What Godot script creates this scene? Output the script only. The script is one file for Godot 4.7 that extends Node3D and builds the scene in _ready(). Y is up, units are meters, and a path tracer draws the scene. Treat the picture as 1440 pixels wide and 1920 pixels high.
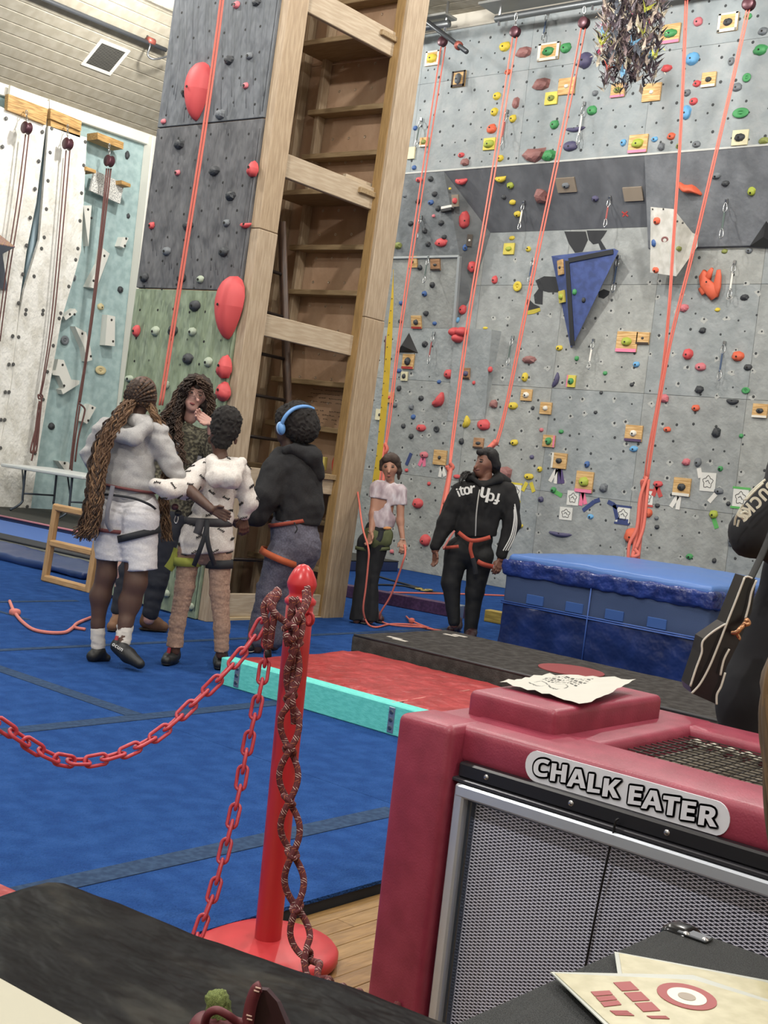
extends Node3D
# A climbing gym: world x runs along the rear climbing wall, z towards the camera, y up, metres.

const F := 2350.0
const EYE := Vector3(0, 1.36, 0)
var cam_basis: Basis
var fwd: Vector3
var mats := {}
var taken := {}
var rng := RandomNumberGenerator.new()

func _ready() -> void:
	# ---- camera, environment, lamps ----
	var yaw := deg_to_rad(40.0)
	cam_basis = Basis(Vector3.UP, yaw) * Basis(Vector3.RIGHT, -atan(95.0 / F)) * Basis(Vector3.BACK, deg_to_rad(6.5))
	fwd = Vector3(-sin(yaw), 0, -cos(yaw))
	var cam := Camera3D.new()
	cam.name = "camera"
	cam.transform = Transform3D(cam_basis, EYE)
	cam.fov = rad_to_deg(2.0 * atan(960.0 / F))
	cam.near = 0.05
	cam.far = 60.0
	add_child(cam)
	cam.current = true
	var we := WorldEnvironment.new()
	we.name = "environment"
	var env := Environment.new()
	env.background_mode = Environment.BG_COLOR
	env.background_color = Color(0, 0, 0)
	env.tonemap_mode = Environment.TONE_MAPPER_LINEAR
	env.tonemap_exposure = 1.0
	env.sdfgi_enabled = true
	env.ssao_enabled = true
	env.ssil_enabled = true
	we.environment = env
	add_child(we)
	rng.seed = 7
	make_lamps()
	make_shell()
	make_tower()
	make_rear_wall()
	make_left_wall()
	make_mats()
	make_holds()
	make_ropes()
	make_foreground()
	make_people()

# ---------- projection helpers: a pixel of the photograph to a place in the room ----------
func ray(x: float, y: float) -> Vector3:
	return cam_basis * Vector3(x - 720.0, 960.0 - y, -F)

func at(x: float, y: float, depth: float) -> Vector3:
	var r := ray(x, y)
	return EYE + r * (depth / r.dot(fwd))

func on_floor(x: float, y: float, h := 0.0) -> Vector3:
	var r := ray(x, y)
	return EYE + r * ((h - EYE.y) / r.y)

func on_z(x: float, y: float, z: float) -> Vector3:
	var r := ray(x, y)
	return EYE + r * (z / r.z)

func on_x(x: float, y: float, xx: float) -> Vector3:
	var r := ray(x, y)
	return EYE + r * (xx / r.x)

# a plane: origin o, axes u (to the right), v (up), n (towards the room)
func plane_from(a: Vector3, b: Vector3, c: Vector3) -> Dictionary:
	var n := (b - a).cross(c - a).normalized()
	if n.dot(EYE - a) < 0.0:
		n = -n
	var u := Vector3.UP.cross(n).normalized()
	var v := n.cross(u)
	return {"o": a, "u": u, "v": v, "n": n}

func plane_z(z: float) -> Dictionary:
	return {"o": Vector3(0, 0, z), "u": Vector3.RIGHT, "v": Vector3.UP, "n": Vector3.BACK}

func plane_x(x: float) -> Dictionary:
	return {"o": Vector3(x, 0, 0), "u": Vector3.FORWARD, "v": Vector3.UP, "n": Vector3.RIGHT}

func on_plane(p: Dictionary, x: float, y: float) -> Vector3:
	var r := ray(x, y)
	var n: Vector3 = p.n
	var o: Vector3 = p.o
	return EYE + r * ((o - EYE).dot(n) / r.dot(n))

# ---------- naming and tagging ----------
func numbered(called: String) -> String:
	if not taken.has(called):
		taken[called] = 0
		return called
	taken[called] += 1
	return "%s_%03d" % [called, taken[called]]

func tag(o: Node, label := "", category := "", group := "", kind := "") -> Node:
	if label != "":
		o.set_meta("label", label)
	if category != "":
		o.set_meta("category", category)
	if group != "":
		o.set_meta("group", group)
	if kind != "":
		o.set_meta("kind", kind)
	return o

func thing(called: String, pos: Vector3, label := "", category := "", group := "", kind := "") -> Node3D:
	var o := Node3D.new()
	o.name = numbered(called)
	add_child(o)
	o.position = pos
	tag(o, label, category, group, kind)
	return o

func obj(called: String, mesh: Mesh, m: Material, parent: Node3D = null) -> MeshInstance3D:
	var o := MeshInstance3D.new()
	o.mesh = mesh
	o.material_override = m
	if parent == null:
		o.name = numbered(called)
		add_child(o)
	else:
		o.name = called
		parent.add_child(o, true)
	return o

# a mesh whose vertices are in world coordinates, put under a thing that has only been moved
func wobj(called: String, st: SurfaceTool, m: Material, parent: Node3D = null) -> MeshInstance3D:
	var o := obj(called, done(st), m, parent)
	var q: Node = parent
	while q != null and q != self:
		o.position -= (q as Node3D).position
		q = q.get_parent()
	return o

func struct(called: String, st: SurfaceTool, m: Material) -> MeshInstance3D:
	var o := obj(called, done(st), m)
	o.set_meta("kind", "structure")
	return o

# ---------- mesh helpers ----------
func new_st(smooth := false) -> SurfaceTool:
	var st := SurfaceTool.new()
	st.begin(Mesh.PRIMITIVE_TRIANGLES)
	st.set_smooth_group(0 if smooth else -1)
	return st

func done(st: SurfaceTool) -> ArrayMesh:
	st.generate_normals()
	return st.commit()

func tri(st: SurfaceTool, a: Vector3, b: Vector3, c: Vector3) -> void:
	# a, b, c anticlockwise from the front
	st.add_vertex(a)
	st.add_vertex(c)
	st.add_vertex(b)

func quad(st: SurfaceTool, a: Vector3, b: Vector3, c: Vector3, d: Vector3) -> void:
	tri(st, a, b, c)
	tri(st, a, c, d)

func tri_uv(st: SurfaceTool, a: Vector3, b: Vector3, c: Vector3, ua: Vector2, ub: Vector2, uc: Vector2) -> void:
	st.set_uv(ua)
	st.add_vertex(a)
	st.set_uv(uc)
	st.add_vertex(c)
	st.set_uv(ub)
	st.add_vertex(b)

# a box with chamfered edges; f is its centre and axes
func box(st: SurfaceTool, f: Transform3D, size: Vector3, bevel := 0.0) -> void:
	var h := size * 0.5
	var b := minf(bevel, minf(h.x, minf(h.y, h.z)) * 0.95)
	if b <= 0.0:
		var p := []
		for i in 8:
			p.append(f * Vector3(h.x if i & 1 else -h.x, h.y if i & 2 else -h.y, h.z if i & 4 else -h.z))
		quad(st, p[4], p[5], p[7], p[6])
		quad(st, p[1], p[0], p[2], p[3])
		quad(st, p[5], p[1], p[3], p[7])
		quad(st, p[0], p[4], p[6], p[2])
		quad(st, p[6], p[7], p[3], p[2])
		quad(st, p[0], p[1], p[5], p[4])
		return
	# corner c has three points, one on each face it touches
	var q := []
	for i in 8:
		var s := Vector3(1 if i & 1 else -1, 1 if i & 2 else -1, 1 if i & 4 else -1)
		var in_ := h - Vector3(b, b, b)
		q.append([f * (s * Vector3(h.x, in_.y, in_.z)), f * (s * Vector3(in_.x, h.y, in_.z)), f * (s * Vector3(in_.x, in_.y, h.z))])
	quad(st, q[4][2], q[5][2], q[7][2], q[6][2])
	quad(st, q[1][2], q[0][2], q[2][2], q[3][2])
	quad(st, q[5][0], q[1][0], q[3][0], q[7][0])
	quad(st, q[0][0], q[4][0], q[6][0], q[2][0])
	quad(st, q[6][1], q[7][1], q[3][1], q[2][1])
	quad(st, q[0][1], q[1][1], q[5][1], q[4][1])
	for e in [[0, 1, 1, 2], [2, 3, 2, 1], [4, 5, 2, 1], [6, 7, 1, 2], [0, 2, 2, 0], [1, 3, 0, 2], [4, 6, 0, 2], [5, 7, 2, 0], [0, 4, 0, 1], [1, 5, 1, 0], [2, 6, 1, 0], [3, 7, 0, 1]]:
		out_quad(st, q[e[0]][e[2]], q[e[0]][e[3]], q[e[1]][e[3]], q[e[1]][e[2]], f.origin)
	for i in 8:
		out_tri(st, q[i][0], q[i][1], q[i][2], f.origin)

func out_tri(st: SurfaceTool, a: Vector3, b: Vector3, c: Vector3, mid: Vector3) -> void:
	if (b - a).cross(c - a).dot(a - mid) >= 0.0:
		tri(st, a, b, c)
	else:
		tri(st, a, c, b)

func out_quad(st: SurfaceTool, a: Vector3, b: Vector3, c: Vector3, d: Vector3, mid: Vector3) -> void:
	if (b - a).cross(c - a).dot(a - mid) >= 0.0:
		quad(st, a, b, c, d)
	else:
		quad(st, a, d, c, b)

# a box between two corners
func span(st: SurfaceTool, a: Vector3, b: Vector3, bevel := 0.0) -> void:
	box(st, Transform3D(Basis(), (a + b) * 0.5), (b - a).abs(), bevel)

# a bar of rectangular section from a to b; w across (level), t in the direction up
func bar(st: SurfaceTool, a: Vector3, b: Vector3, w: float, t: float, bevel := 0.0, up := Vector3.UP) -> void:
	var d := (b - a)
	var z := d.normalized()
	if absf(z.dot(up)) > 0.98:
		up = Vector3.BACK if absf(z.dot(Vector3.BACK)) < 0.9 else Vector3.RIGHT
	var x := up.cross(z).normalized()
	var y := z.cross(x)
	box(st, Transform3D(Basis(x, y, z), (a + b) * 0.5), Vector3(w, t, d.length()), bevel)

func frames(pts: PackedVector3Array, closed := false) -> Array:
	var n := pts.size()
	var out := []
	var prev := Vector3.ZERO
	for i in n:
		var a := pts[(i - 1 + n) % n] if closed or i > 0 else pts[i]
		var b := pts[(i + 1) % n] if closed or i < n - 1 else pts[i]
		var t := (b - a).normalized()
		if t.length() < 0.5:
			t = Vector3.UP
		var x: Vector3
		if i == 0:
			x = t.cross(Vector3.UP if absf(t.y) < 0.9 else Vector3.RIGHT).normalized()
		else:
			x = (prev - t * prev.dot(t)).normalized()
		prev = x
		out.append([x, t.cross(x).normalized()])
	return out

# a tube along points with one radius or one per point; uv runs along it
func tube(st: SurfaceTool, pts: PackedVector3Array, radius: Variant, sides := 8, closed := false, flat := 1.0) -> void:
	var fr := frames(pts, closed)
	var n := pts.size()
	var rings := []
	var run := 0.0
	var runs := []
	for i in n:
		var r: float = radius[i] if radius is Array or radius is PackedFloat32Array else radius
		var ring := PackedVector3Array()
		for k in sides + 1:
			var a := TAU * k / sides
			ring.append(pts[i] + (fr[i][0] * cos(a) + fr[i][1] * sin(a) * flat) * r)
		rings.append(ring)
		if i > 0:
			run += pts[i].distance_to(pts[i - 1])
		runs.append(run)
	var last := n if closed else n - 1
	for i in last:
		var j := (i + 1) % n
		var vj: float = runs[j] if j > 0 else run + pts[0].distance_to(pts[n - 1])
		for k in sides:
			var u0 := float(k) / sides
			var u1 := float(k + 1) / sides
			tri_uv(st, rings[i][k], rings[i][k + 1], rings[j][k + 1], Vector2(u0, runs[i]), Vector2(u1, runs[i]), Vector2(u1, vj))
			tri_uv(st, rings[i][k], rings[j][k + 1], rings[j][k], Vector2(u0, runs[i]), Vector2(u1, vj), Vector2(u0, vj))
	if not closed:
		for k in sides:
			tri_uv(st, pts[0], rings[0][k + 1], rings[0][k], Vector2(0.5, 0), Vector2(0.5, 0), Vector2(0.5, 0))
			tri_uv(st, pts[n - 1], rings[n - 1][k], rings[n - 1][k + 1], Vector2(0.5, run), Vector2(0.5, run), Vector2(0.5, run))

func curve(pts: Array, steps := 6, closed := false) -> PackedVector3Array:
	# Catmull-Rom through the points
	var out := PackedVector3Array()
	var n := pts.size()
	var last := n if closed else n - 1
	for i in last:
		var p0: Vector3 = pts[(i - 1 + n) % n] if closed or i > 0 else pts[0]
		var p1: Vector3 = pts[i]
		var p2: Vector3 = pts[(i + 1) % n]
		var p3: Vector3 = pts[(i + 2) % n] if closed or i + 2 < n else pts[n - 1]
		for k in steps:
			out.append(p1.cubic_interpolate(p2, p0, p3, float(k) / steps))
	if not closed:
		out.append(pts[n - 1])
	return out

func lathe(st: SurfaceTool, f: Transform3D, profile: Array, sides := 20) -> void:
	for i in profile.size() - 1:
		var a: Vector2 = profile[i]
		var b: Vector2 = profile[i + 1]
		for k in sides:
			var t0 := TAU * k / sides
			var t1 := TAU * (k + 1) / sides
			var p0 := f * Vector3(a.x * cos(t0), a.y, a.x * sin(t0))
			var p1 := f * Vector3(a.x * cos(t1), a.y, a.x * sin(t1))
			var p2 := f * Vector3(b.x * cos(t1), b.y, b.x * sin(t1))
			var p3 := f * Vector3(b.x * cos(t0), b.y, b.x * sin(t0))
			if a.x > 0.00001:
				tri(st, p0, p2, p1)
			if b.x > 0.00001:
				tri(st, p0, p3, p2)

# a slab: polygon given as points of a plane (anticlockwise from the front or not), its face at the plane, thick backwards
func slab(st: SurfaceTool, p: Dictionary, pts: Array, thick: float) -> void:
	var n: Vector3 = p.n
	var flat := PackedVector2Array()
	for q in pts:
		flat.append(Vector2((q - p.o).dot(p.u), (q - p.o).dot(p.v)))
	var order := pts.duplicate()
	if Geometry2D.is_polygon_clockwise(flat):
		flat.reverse()
		order.reverse()
	var t := Geometry2D.triangulate_polygon(flat)
	for i in range(0, t.size(), 3):
		var a: Vector3 = order[t[i]]
		var b: Vector3 = order[t[i + 1]]
		var c: Vector3 = order[t[i + 2]]
		if (b - a).cross(c - a).dot(n) < 0.0:
			var s := b
			b = c
			c = s
		tri(st, a, b, c)
		tri(st, a - n * thick, c - n * thick, b - n * thick)
	var m := order.size()
	for i in m:
		var a: Vector3 = order[i]
		var b: Vector3 = order[(i + 1) % m]
		quad(st, a, a - n * thick, b - n * thick, b)

func px_slab(st: SurfaceTool, p: Dictionary, pixels: Array, thick: float) -> void:
	var pts := []
	for q in pixels:
		pts.append(on_plane(p, q[0], q[1]))
	slab(st, p, pts, thick)

# ---------- materials ----------
func hexc(h: String) -> Color:
	return Color.from_string(h, Color.MAGENTA)

func plain(key: String, color: String, rough := 0.7, metal := 0.0, extra := {}) -> StandardMaterial3D:
	if mats.has(key):
		return mats[key]
	var m := StandardMaterial3D.new()
	m.resource_name = key
	m.albedo_color = hexc(color)
	m.roughness = rough
	m.metallic = metal
	for k in extra:
		m.set(k, extra[k])
	mats[key] = m
	return m

func noise_tex(seed_: int, freq: float, octaves: int, colors: Array, offsets: Array, kind := FastNoiseLite.TYPE_SIMPLEX_SMOOTH, size := 256) -> NoiseTexture2D:
	var n := FastNoiseLite.new()
	n.seed = seed_
	n.frequency = freq
	n.noise_type = kind
	n.fractal_octaves = octaves
	var t := NoiseTexture2D.new()
	t.width = size
	t.height = size
	t.seamless = true
	t.noise = n
	var g := Gradient.new()
	g.colors = PackedColorArray(colors)
	g.offsets = PackedFloat32Array(offsets)
	t.color_ramp = g
	return t

func bump_tex(seed_: int, freq: float, octaves: int, strength: float, kind := FastNoiseLite.TYPE_SIMPLEX_SMOOTH, size := 256) -> NoiseTexture2D:
	var key := "bump_%.3f_%.1f" % [freq, strength]
	if mats.has(key):
		return mats[key]
	var n := FastNoiseLite.new()
	n.seed = seed_
	n.frequency = freq
	n.noise_type = kind
	n.fractal_octaves = octaves
	var t := NoiseTexture2D.new()
	mats[key] = t
	t.width = size
	t.height = size
	t.seamless = true
	t.as_normal_map = true
	t.bump_strength = strength
	t.noise = n
	return t

# a material of two or three tones mixed by noise, laid on by position in the room
func noisy(key: String, colors: Array, freq: float, scale: Vector3, rough := 0.7, opt := {}) -> StandardMaterial3D:
	if mats.has(key):
		return mats[key]
	var m := StandardMaterial3D.new()
	m.resource_name = key
	var cs := []
	var os := []
	for i in colors.size():
		cs.append(hexc(colors[i]))
		os.append(opt.get("stops", [0.25, 0.5, 0.75, 0.9])[i] if colors.size() > 2 else [0.3, 0.7][i])
	m.albedo_texture = noise_tex(opt.get("seed", 3), freq, opt.get("octaves", 4), cs, os, opt.get("kind", FastNoiseLite.TYPE_SIMPLEX_SMOOTH), opt.get("size", 256))
	m.roughness = rough
	m.metallic = opt.get("metal", 0.0)
	m.uv1_triplanar = true
	m.uv1_world_triplanar = opt.get("world", true)
	m.uv1_scale = scale
	m.uv1_triplanar_sharpness = 4.0
	if opt.has("bump"):
		m.normal_enabled = true
		m.normal_texture = bump_tex(opt.get("seed", 3) + 1, opt.get("bump_freq", freq), 4, opt.get("bump"))
		m.normal_scale = opt.get("normal", 1.0)
	for k in opt.get("extra", {}):
		m.set(k, opt.extra[k])
	mats[key] = m
	return m

# ---------- lamps ----------
func lamp(pos: Vector3, energy: float, label: String) -> void:
	var t := thing("ceiling_lamp", pos, label, "lamp", "high bay lamps under the ceiling")
	var st := new_st(true)
	lathe(st, Transform3D(Basis(), pos), [Vector2(0.0, -0.13), Vector2(0.09, -0.12), Vector2(0.15, -0.07), Vector2(0.17, 0.0), Vector2(0.14, 0.05), Vector2(0.0, 0.05)], 20)
	var glow := plain("lamp_glow", "ffffff", 0.4, 0.0, {"emission_enabled": true, "emission": Color(1.0, 0.97, 0.9), "emission_energy_multiplier": 5.0})
	wobj("lamp_bulb", st, glow, t)
	st = new_st(true)
	lathe(st, Transform3D(Basis(), pos), [Vector2(0.0, 0.2), Vector2(0.07, 0.19), Vector2(0.1, 0.1), Vector2(0.15, 0.055), Vector2(0.0, 0.055)], 20)
	wobj("housing", st, plain("lamp_housing", "d8d8d4", 0.5), t)
	st = new_st()
	tube(st, PackedVector3Array([pos + Vector3(0, 0.19, 0), pos + Vector3(0, 6.9 - pos.y, 0)]), 0.012, 8)
	wobj("stem", st, plain("lamp_stem", "8c8c8c", 0.4, 0.8), t)
	var l := OmniLight3D.new()
	l.name = "lamp_light"
	l.light_energy = energy
	l.light_size = 0.1
	l.light_color = Color(1.0, 0.985, 0.96)
	l.shadow_enabled = true
	l.omni_range = 40.0
	l.omni_attenuation = 2.0
	t.add_child(l)
	l.position = Vector3(0, -0.03, 0)

func make_lamps() -> void:
	for p in [[Vector3(-12.55, 6.62, -10.1), 12.0, "above the pale blue wall"], [Vector3(-9.6, 6.4, -5.0), 11.0, "beyond the green tower face"], [Vector3(-7.6, 6.4, -9.0), 8.5, "between the tower and the rear wall"], [Vector3(-4.2, 6.4, -9.0), 10.0, "above the blue crash mat"],
			[Vector3(-5.0, 6.4, -4.4), 10.0, "above the red mat"], [Vector3(-1.2, 6.4, -6.4), 10.0, "above the end of the black mat"], [Vector3(-1.2, 6.4, -1.6), 8.0, "above the dust collector"], [Vector3(-5.5, 6.4, 0.0), 13.0, "above the carpet before the barrier"], [Vector3(-0.6, 6.4, 2.6), 19.0, "behind the counter"], [Vector3(-10.5, 6.4, -1.0), 10.0, "above the open blue carpet"], [Vector3(2.4, 6.4, -3.6), 8.0, "by the right wall"]]:
		lamp(p[0], p[1], "round white high bay lamp hanging " + p[2])

# ---------- the room ----------
func wood(key: String, a: String, b: String, c: String, along: String, rough := 0.65) -> StandardMaterial3D:
	var s := Vector3(3.0, 3.0, 3.0)
	if along == "y":
		s = Vector3(5.0, 0.45, 5.0)
	elif along == "x":
		s = Vector3(0.45, 5.0, 5.0)
	else:
		s = Vector3(5.0, 5.0, 0.45)
	return noisy(key, [a, b, c], 0.035, s, rough, {"octaves": 4, "seed": 11 + key.length(), "bump": 2.0, "bump_freq": 0.06, "normal": 0.2})

func make_shell() -> void:
	var carpet := noisy("blue_carpet", ["25437a", "284880", "2c4d86"], 0.02, Vector3(1.2, 1.2, 1.2), 0.95, {"bump": 6.0, "bump_freq": 0.35, "normal": 0.5, "octaves": 5, "extra": {"metallic_specular": 0.12}})
	var foam := plain("carpet_foam", "1c1d22", 0.9)
	var floor_t := thing("floor", Vector3.ZERO, "", "", "", "structure")
	tag(floor_t, "blue carpeted gym floor with grey seam tape beside wooden boards")
	var st := new_st()
	span(st, Vector3(-15.7, -0.35, -12.8), Vector3(5.2, -0.07, 7.2))
	wobj("subfloor", st, plain("subfloor", "6b5436", 0.8), floor_t)
	# carpet rolls with joints under the tape
	var seams := [-15.5, -13.0, -11.35, -9.7, -8.05, -6.35, -4.66, -3.0, -2.5]
	for i in seams.size() - 1:
		for zz in [[-12.56, -8.6], [-8.6, -3.915], [-3.915, 7.0]]:
			st = new_st()
			span(st, Vector3(seams[i] + 0.002, -0.012, zz[0] + 0.002), Vector3(seams[i + 1] - 0.002, 0.0, zz[1] - 0.002))
			wobj("carpet_roll", st, carpet, floor_t)
			st = new_st()
			span(st, Vector3(seams[i] + 0.004, -0.07, zz[0] + 0.004), Vector3(seams[i + 1] - 0.004, -0.012, zz[1] - 0.004))
			wobj("foam_base", st, foam, floor_t)
	var tape := noisy("seam_tape", ["2f3f59", "344661", "394c68"], 0.05, Vector3(2, 2, 2), 0.9, {"extra": {"metallic_specular": 0.15}})
	for s in [[Vector3(-4.66, 0, -9.0), Vector3(-4.66, 0, 3.0), 0.1], [Vector3(-3.0, 0, -3.85), Vector3(-3.0, 0, 3.0), 0.1], [Vector3(-9.0, 0, -3.915), Vector3(-4.7, 0, -3.915), 0.1], [Vector3(-6.35, 0, -8.6), Vector3(-6.35, 0, -3.97), 0.06], [Vector3(-8.05, 0, -6.0), Vector3(-8.05, 0, -3.97), 0.06], [Vector3(-11.0, 0, -5.05), Vector3(-7.3, 0, -5.05), 0.04]]:
		st = new_st()
		bar(st, s[0] + Vector3(0, 0.0015, 0), s[1] + Vector3(0, 0.0015, 0), s[2], 0.003)
		wobj("seam_tape", st, tape, floor_t)
	# wooden boards by the counter
	var tones := [wood("board_a", "795a2f", "836338", "8c6c40", "z", 0.45), wood("board_bb", "72532a", "7b5b31", "846439", "z", 0.45), wood("board_ccc", "7f6136", "896a3e", "937346", "z", 0.45)]
	var x := -2.5
	var n := 0
	while x < -0.2:
		var z := -5.2 + rng.randf() * 0.9
		var prev := -6.0
		while prev < 1.5:
			st = new_st()
			span(st, Vector3(x + 0.001, -0.07, prev + 0.001), Vector3(x + 0.071, -0.045 + rng.randf() * 0.0008, z - 0.001), 0.0012)
			wobj("floor_board", st, tones[n % 3], floor_t)
			n += 1
			prev = z
			z += 0.7 + rng.randf() * 0.9
		x += 0.072
	st = new_st()
	span(st, Vector3(-2.5, -0.07, 1.5), Vector3(5.0, -0.046, 7.0))
	span(st, Vector3(-0.2, -0.07, -12.56), Vector3(5.0, -0.046, 1.5))
	span(st, Vector3(-2.5, -0.07, -12.56), Vector3(-0.2, -0.046, -6.0))
	wobj("far_boards", st, tones[0], floor_t)
	# ceiling: flat boards, and a slope above the left wall
	var plank := noisy("ceiling_paint", ["8f897a", "979182", "9f998b"], 0.02, Vector3(1, 1, 1), 0.75)
	var gap := plain("plank_gap", "6a655a", 0.9)
	var ceil := thing("ceiling", Vector3.ZERO, "", "", "", "structure")
	tag(ceil, "cream painted board ceiling sloping down to the white left wall")
	st = new_st()
	span(st, Vector3(-13.5, 6.93, -12.8), Vector3(5.2, 7.6, 7.2))
	wobj("ceiling_slab", st, gap, ceil)
	for i in 30:
		var z0 := -12.56 + i * 0.2
		st = new_st()
		span(st, Vector3(-13.4, 6.9, z0 + 0.004), Vector3(5.0, 6.945, z0 + 0.196), 0.006)
		wobj("ceiling_board", st, plank, ceil)
	st = new_st()
	span(st, Vector3(-13.4, 6.9, -6.55), Vector3(5.0, 6.94, 7.0))
	wobj("ceiling_board", st, plank, ceil)
	var sl := deg_to_rad(36.0)
	var dir := Vector3(cos(sl), sin(sl), 0)
	var nor := Vector3(sin(sl), -cos(sl), 0)
	var foot := Vector3(-15.5, 5.8, 0)
	var sb := Basis(dir, -nor, Vector3.BACK)
	st = new_st()
	box(st, Transform3D(sb, foot + dir * 1.25 - nor * 0.14 + Vector3(0, 0, -2.8)), Vector3(2.9, 0.2, 20.0))
	wobj("slope_slab", st, gap, ceil)
	for i in 15:
		st = new_st()
		box(st, Transform3D(sb, foot + dir * (0.09 + i * 0.172) - nor * 0.02 + Vector3(0, 0, -2.8)), Vector3(0.164, 0.05, 19.8), 0.008)
		wobj("slope_board", st, plank, ceil)
	# walls
	var wall_white := noisy("wall_white", ["cfccc0", "d8d5ca", "dedcd2"], 0.02, Vector3(0.7, 0.7, 0.7), 0.8)
	st = new_st()
	span(st, Vector3(5.0, -0.35, -12.8), Vector3(5.2, 7.2, 7.2))
	struct("wall_right", st, wall_white)
	st = new_st()
	span(st, Vector3(-15.7, -0.35, 7.0), Vector3(5.2, 7.6, 7.2))
	struct("wall_front", st, wall_white)
	# vent in the slope
	var v := thing("ceiling_vent", Vector3(-14.64, 6.43, -10.44), "square white framed vent grille in the sloping board ceiling", "vent")
	var vc := Vector3(-14.64, 6.43, -10.44)
	var vp := (vc - foot).dot(dir)
	vc = foot + dir * vp + Vector3(0, 0, vc.z) + nor * 0.006
	st = new_st()
	for s in [-1, 1]:
		box(st, Transform3D(sb, vc + dir * 0.225 * s), Vector3(0.05, 0.03, 0.5), 0.006)
		box(st, Transform3D(sb, vc + Vector3(0, 0, 0.225 * s)), Vector3(0.4, 0.03, 0.05), 0.006)
	wobj("vent_frame", st, plain("vent_frame", "d9d6cc", 0.5), v)
	st = new_st()
	box(st, Transform3D(sb, vc - nor * 0.004), Vector3(0.4, 0.01, 0.4))
	wobj("vent_back", st, plain("vent_back", "141414", 0.9), v)
	for i in 17:
		st = new_st()
		box(st, Transform3D(sb * Basis(Vector3.BACK, 0.6), vc + dir * (-0.19 + i * 0.0237) + nor * 0.006), Vector3(0.008, 0.002, 0.4))
		wobj("slat", st, plain("vent_slat", "56554f", 0.6), v)
	# pipes under the ceiling
	var steel := plain("pipe_steel", "6a6c6e", 0.35, 0.8)
	var grey := plain("pipe_grey", "54575b", 0.45, 0.6)
	st = new_st(true)
	var pa := foot + dir * 1.62 + nor * 0.12
	tube(st, PackedVector3Array([pa + Vector3(0, 0, -4.0), pa + Vector3(0, 0, -11.05)]), 0.03, 12)
	var pt := thing("anchor_pipe", pa + Vector3(0, 0, -11), "grey steel anchor pipe under the sloping ceiling by the vent", "pipe")
	wobj("pipe", st, grey, pt)
	st = new_st(true)
	var hang := pa + Vector3(0, 0, -10.75)
	tube(st, curve([hang - nor * 0.3, hang + Vector3(0.02, 0, 0), hang + Vector3(0.0, -0.16, 0), hang + Vector3(0.05, -0.2, -0.08), hang + Vector3(0.1, -0.1, -0.28)]), 0.014, 8)
	wobj("hanger", st, steel, pt)
	st = new_st(true)
	tube(st, PackedVector3Array([hang + Vector3(0, 0.03, 0.03), hang + Vector3(0, 0.03, -0.08)]), 0.05, 10)
	wobj("clamp", st, plain("clamp_red", "8a4a40", 0.5, 0.4), pt)

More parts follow.
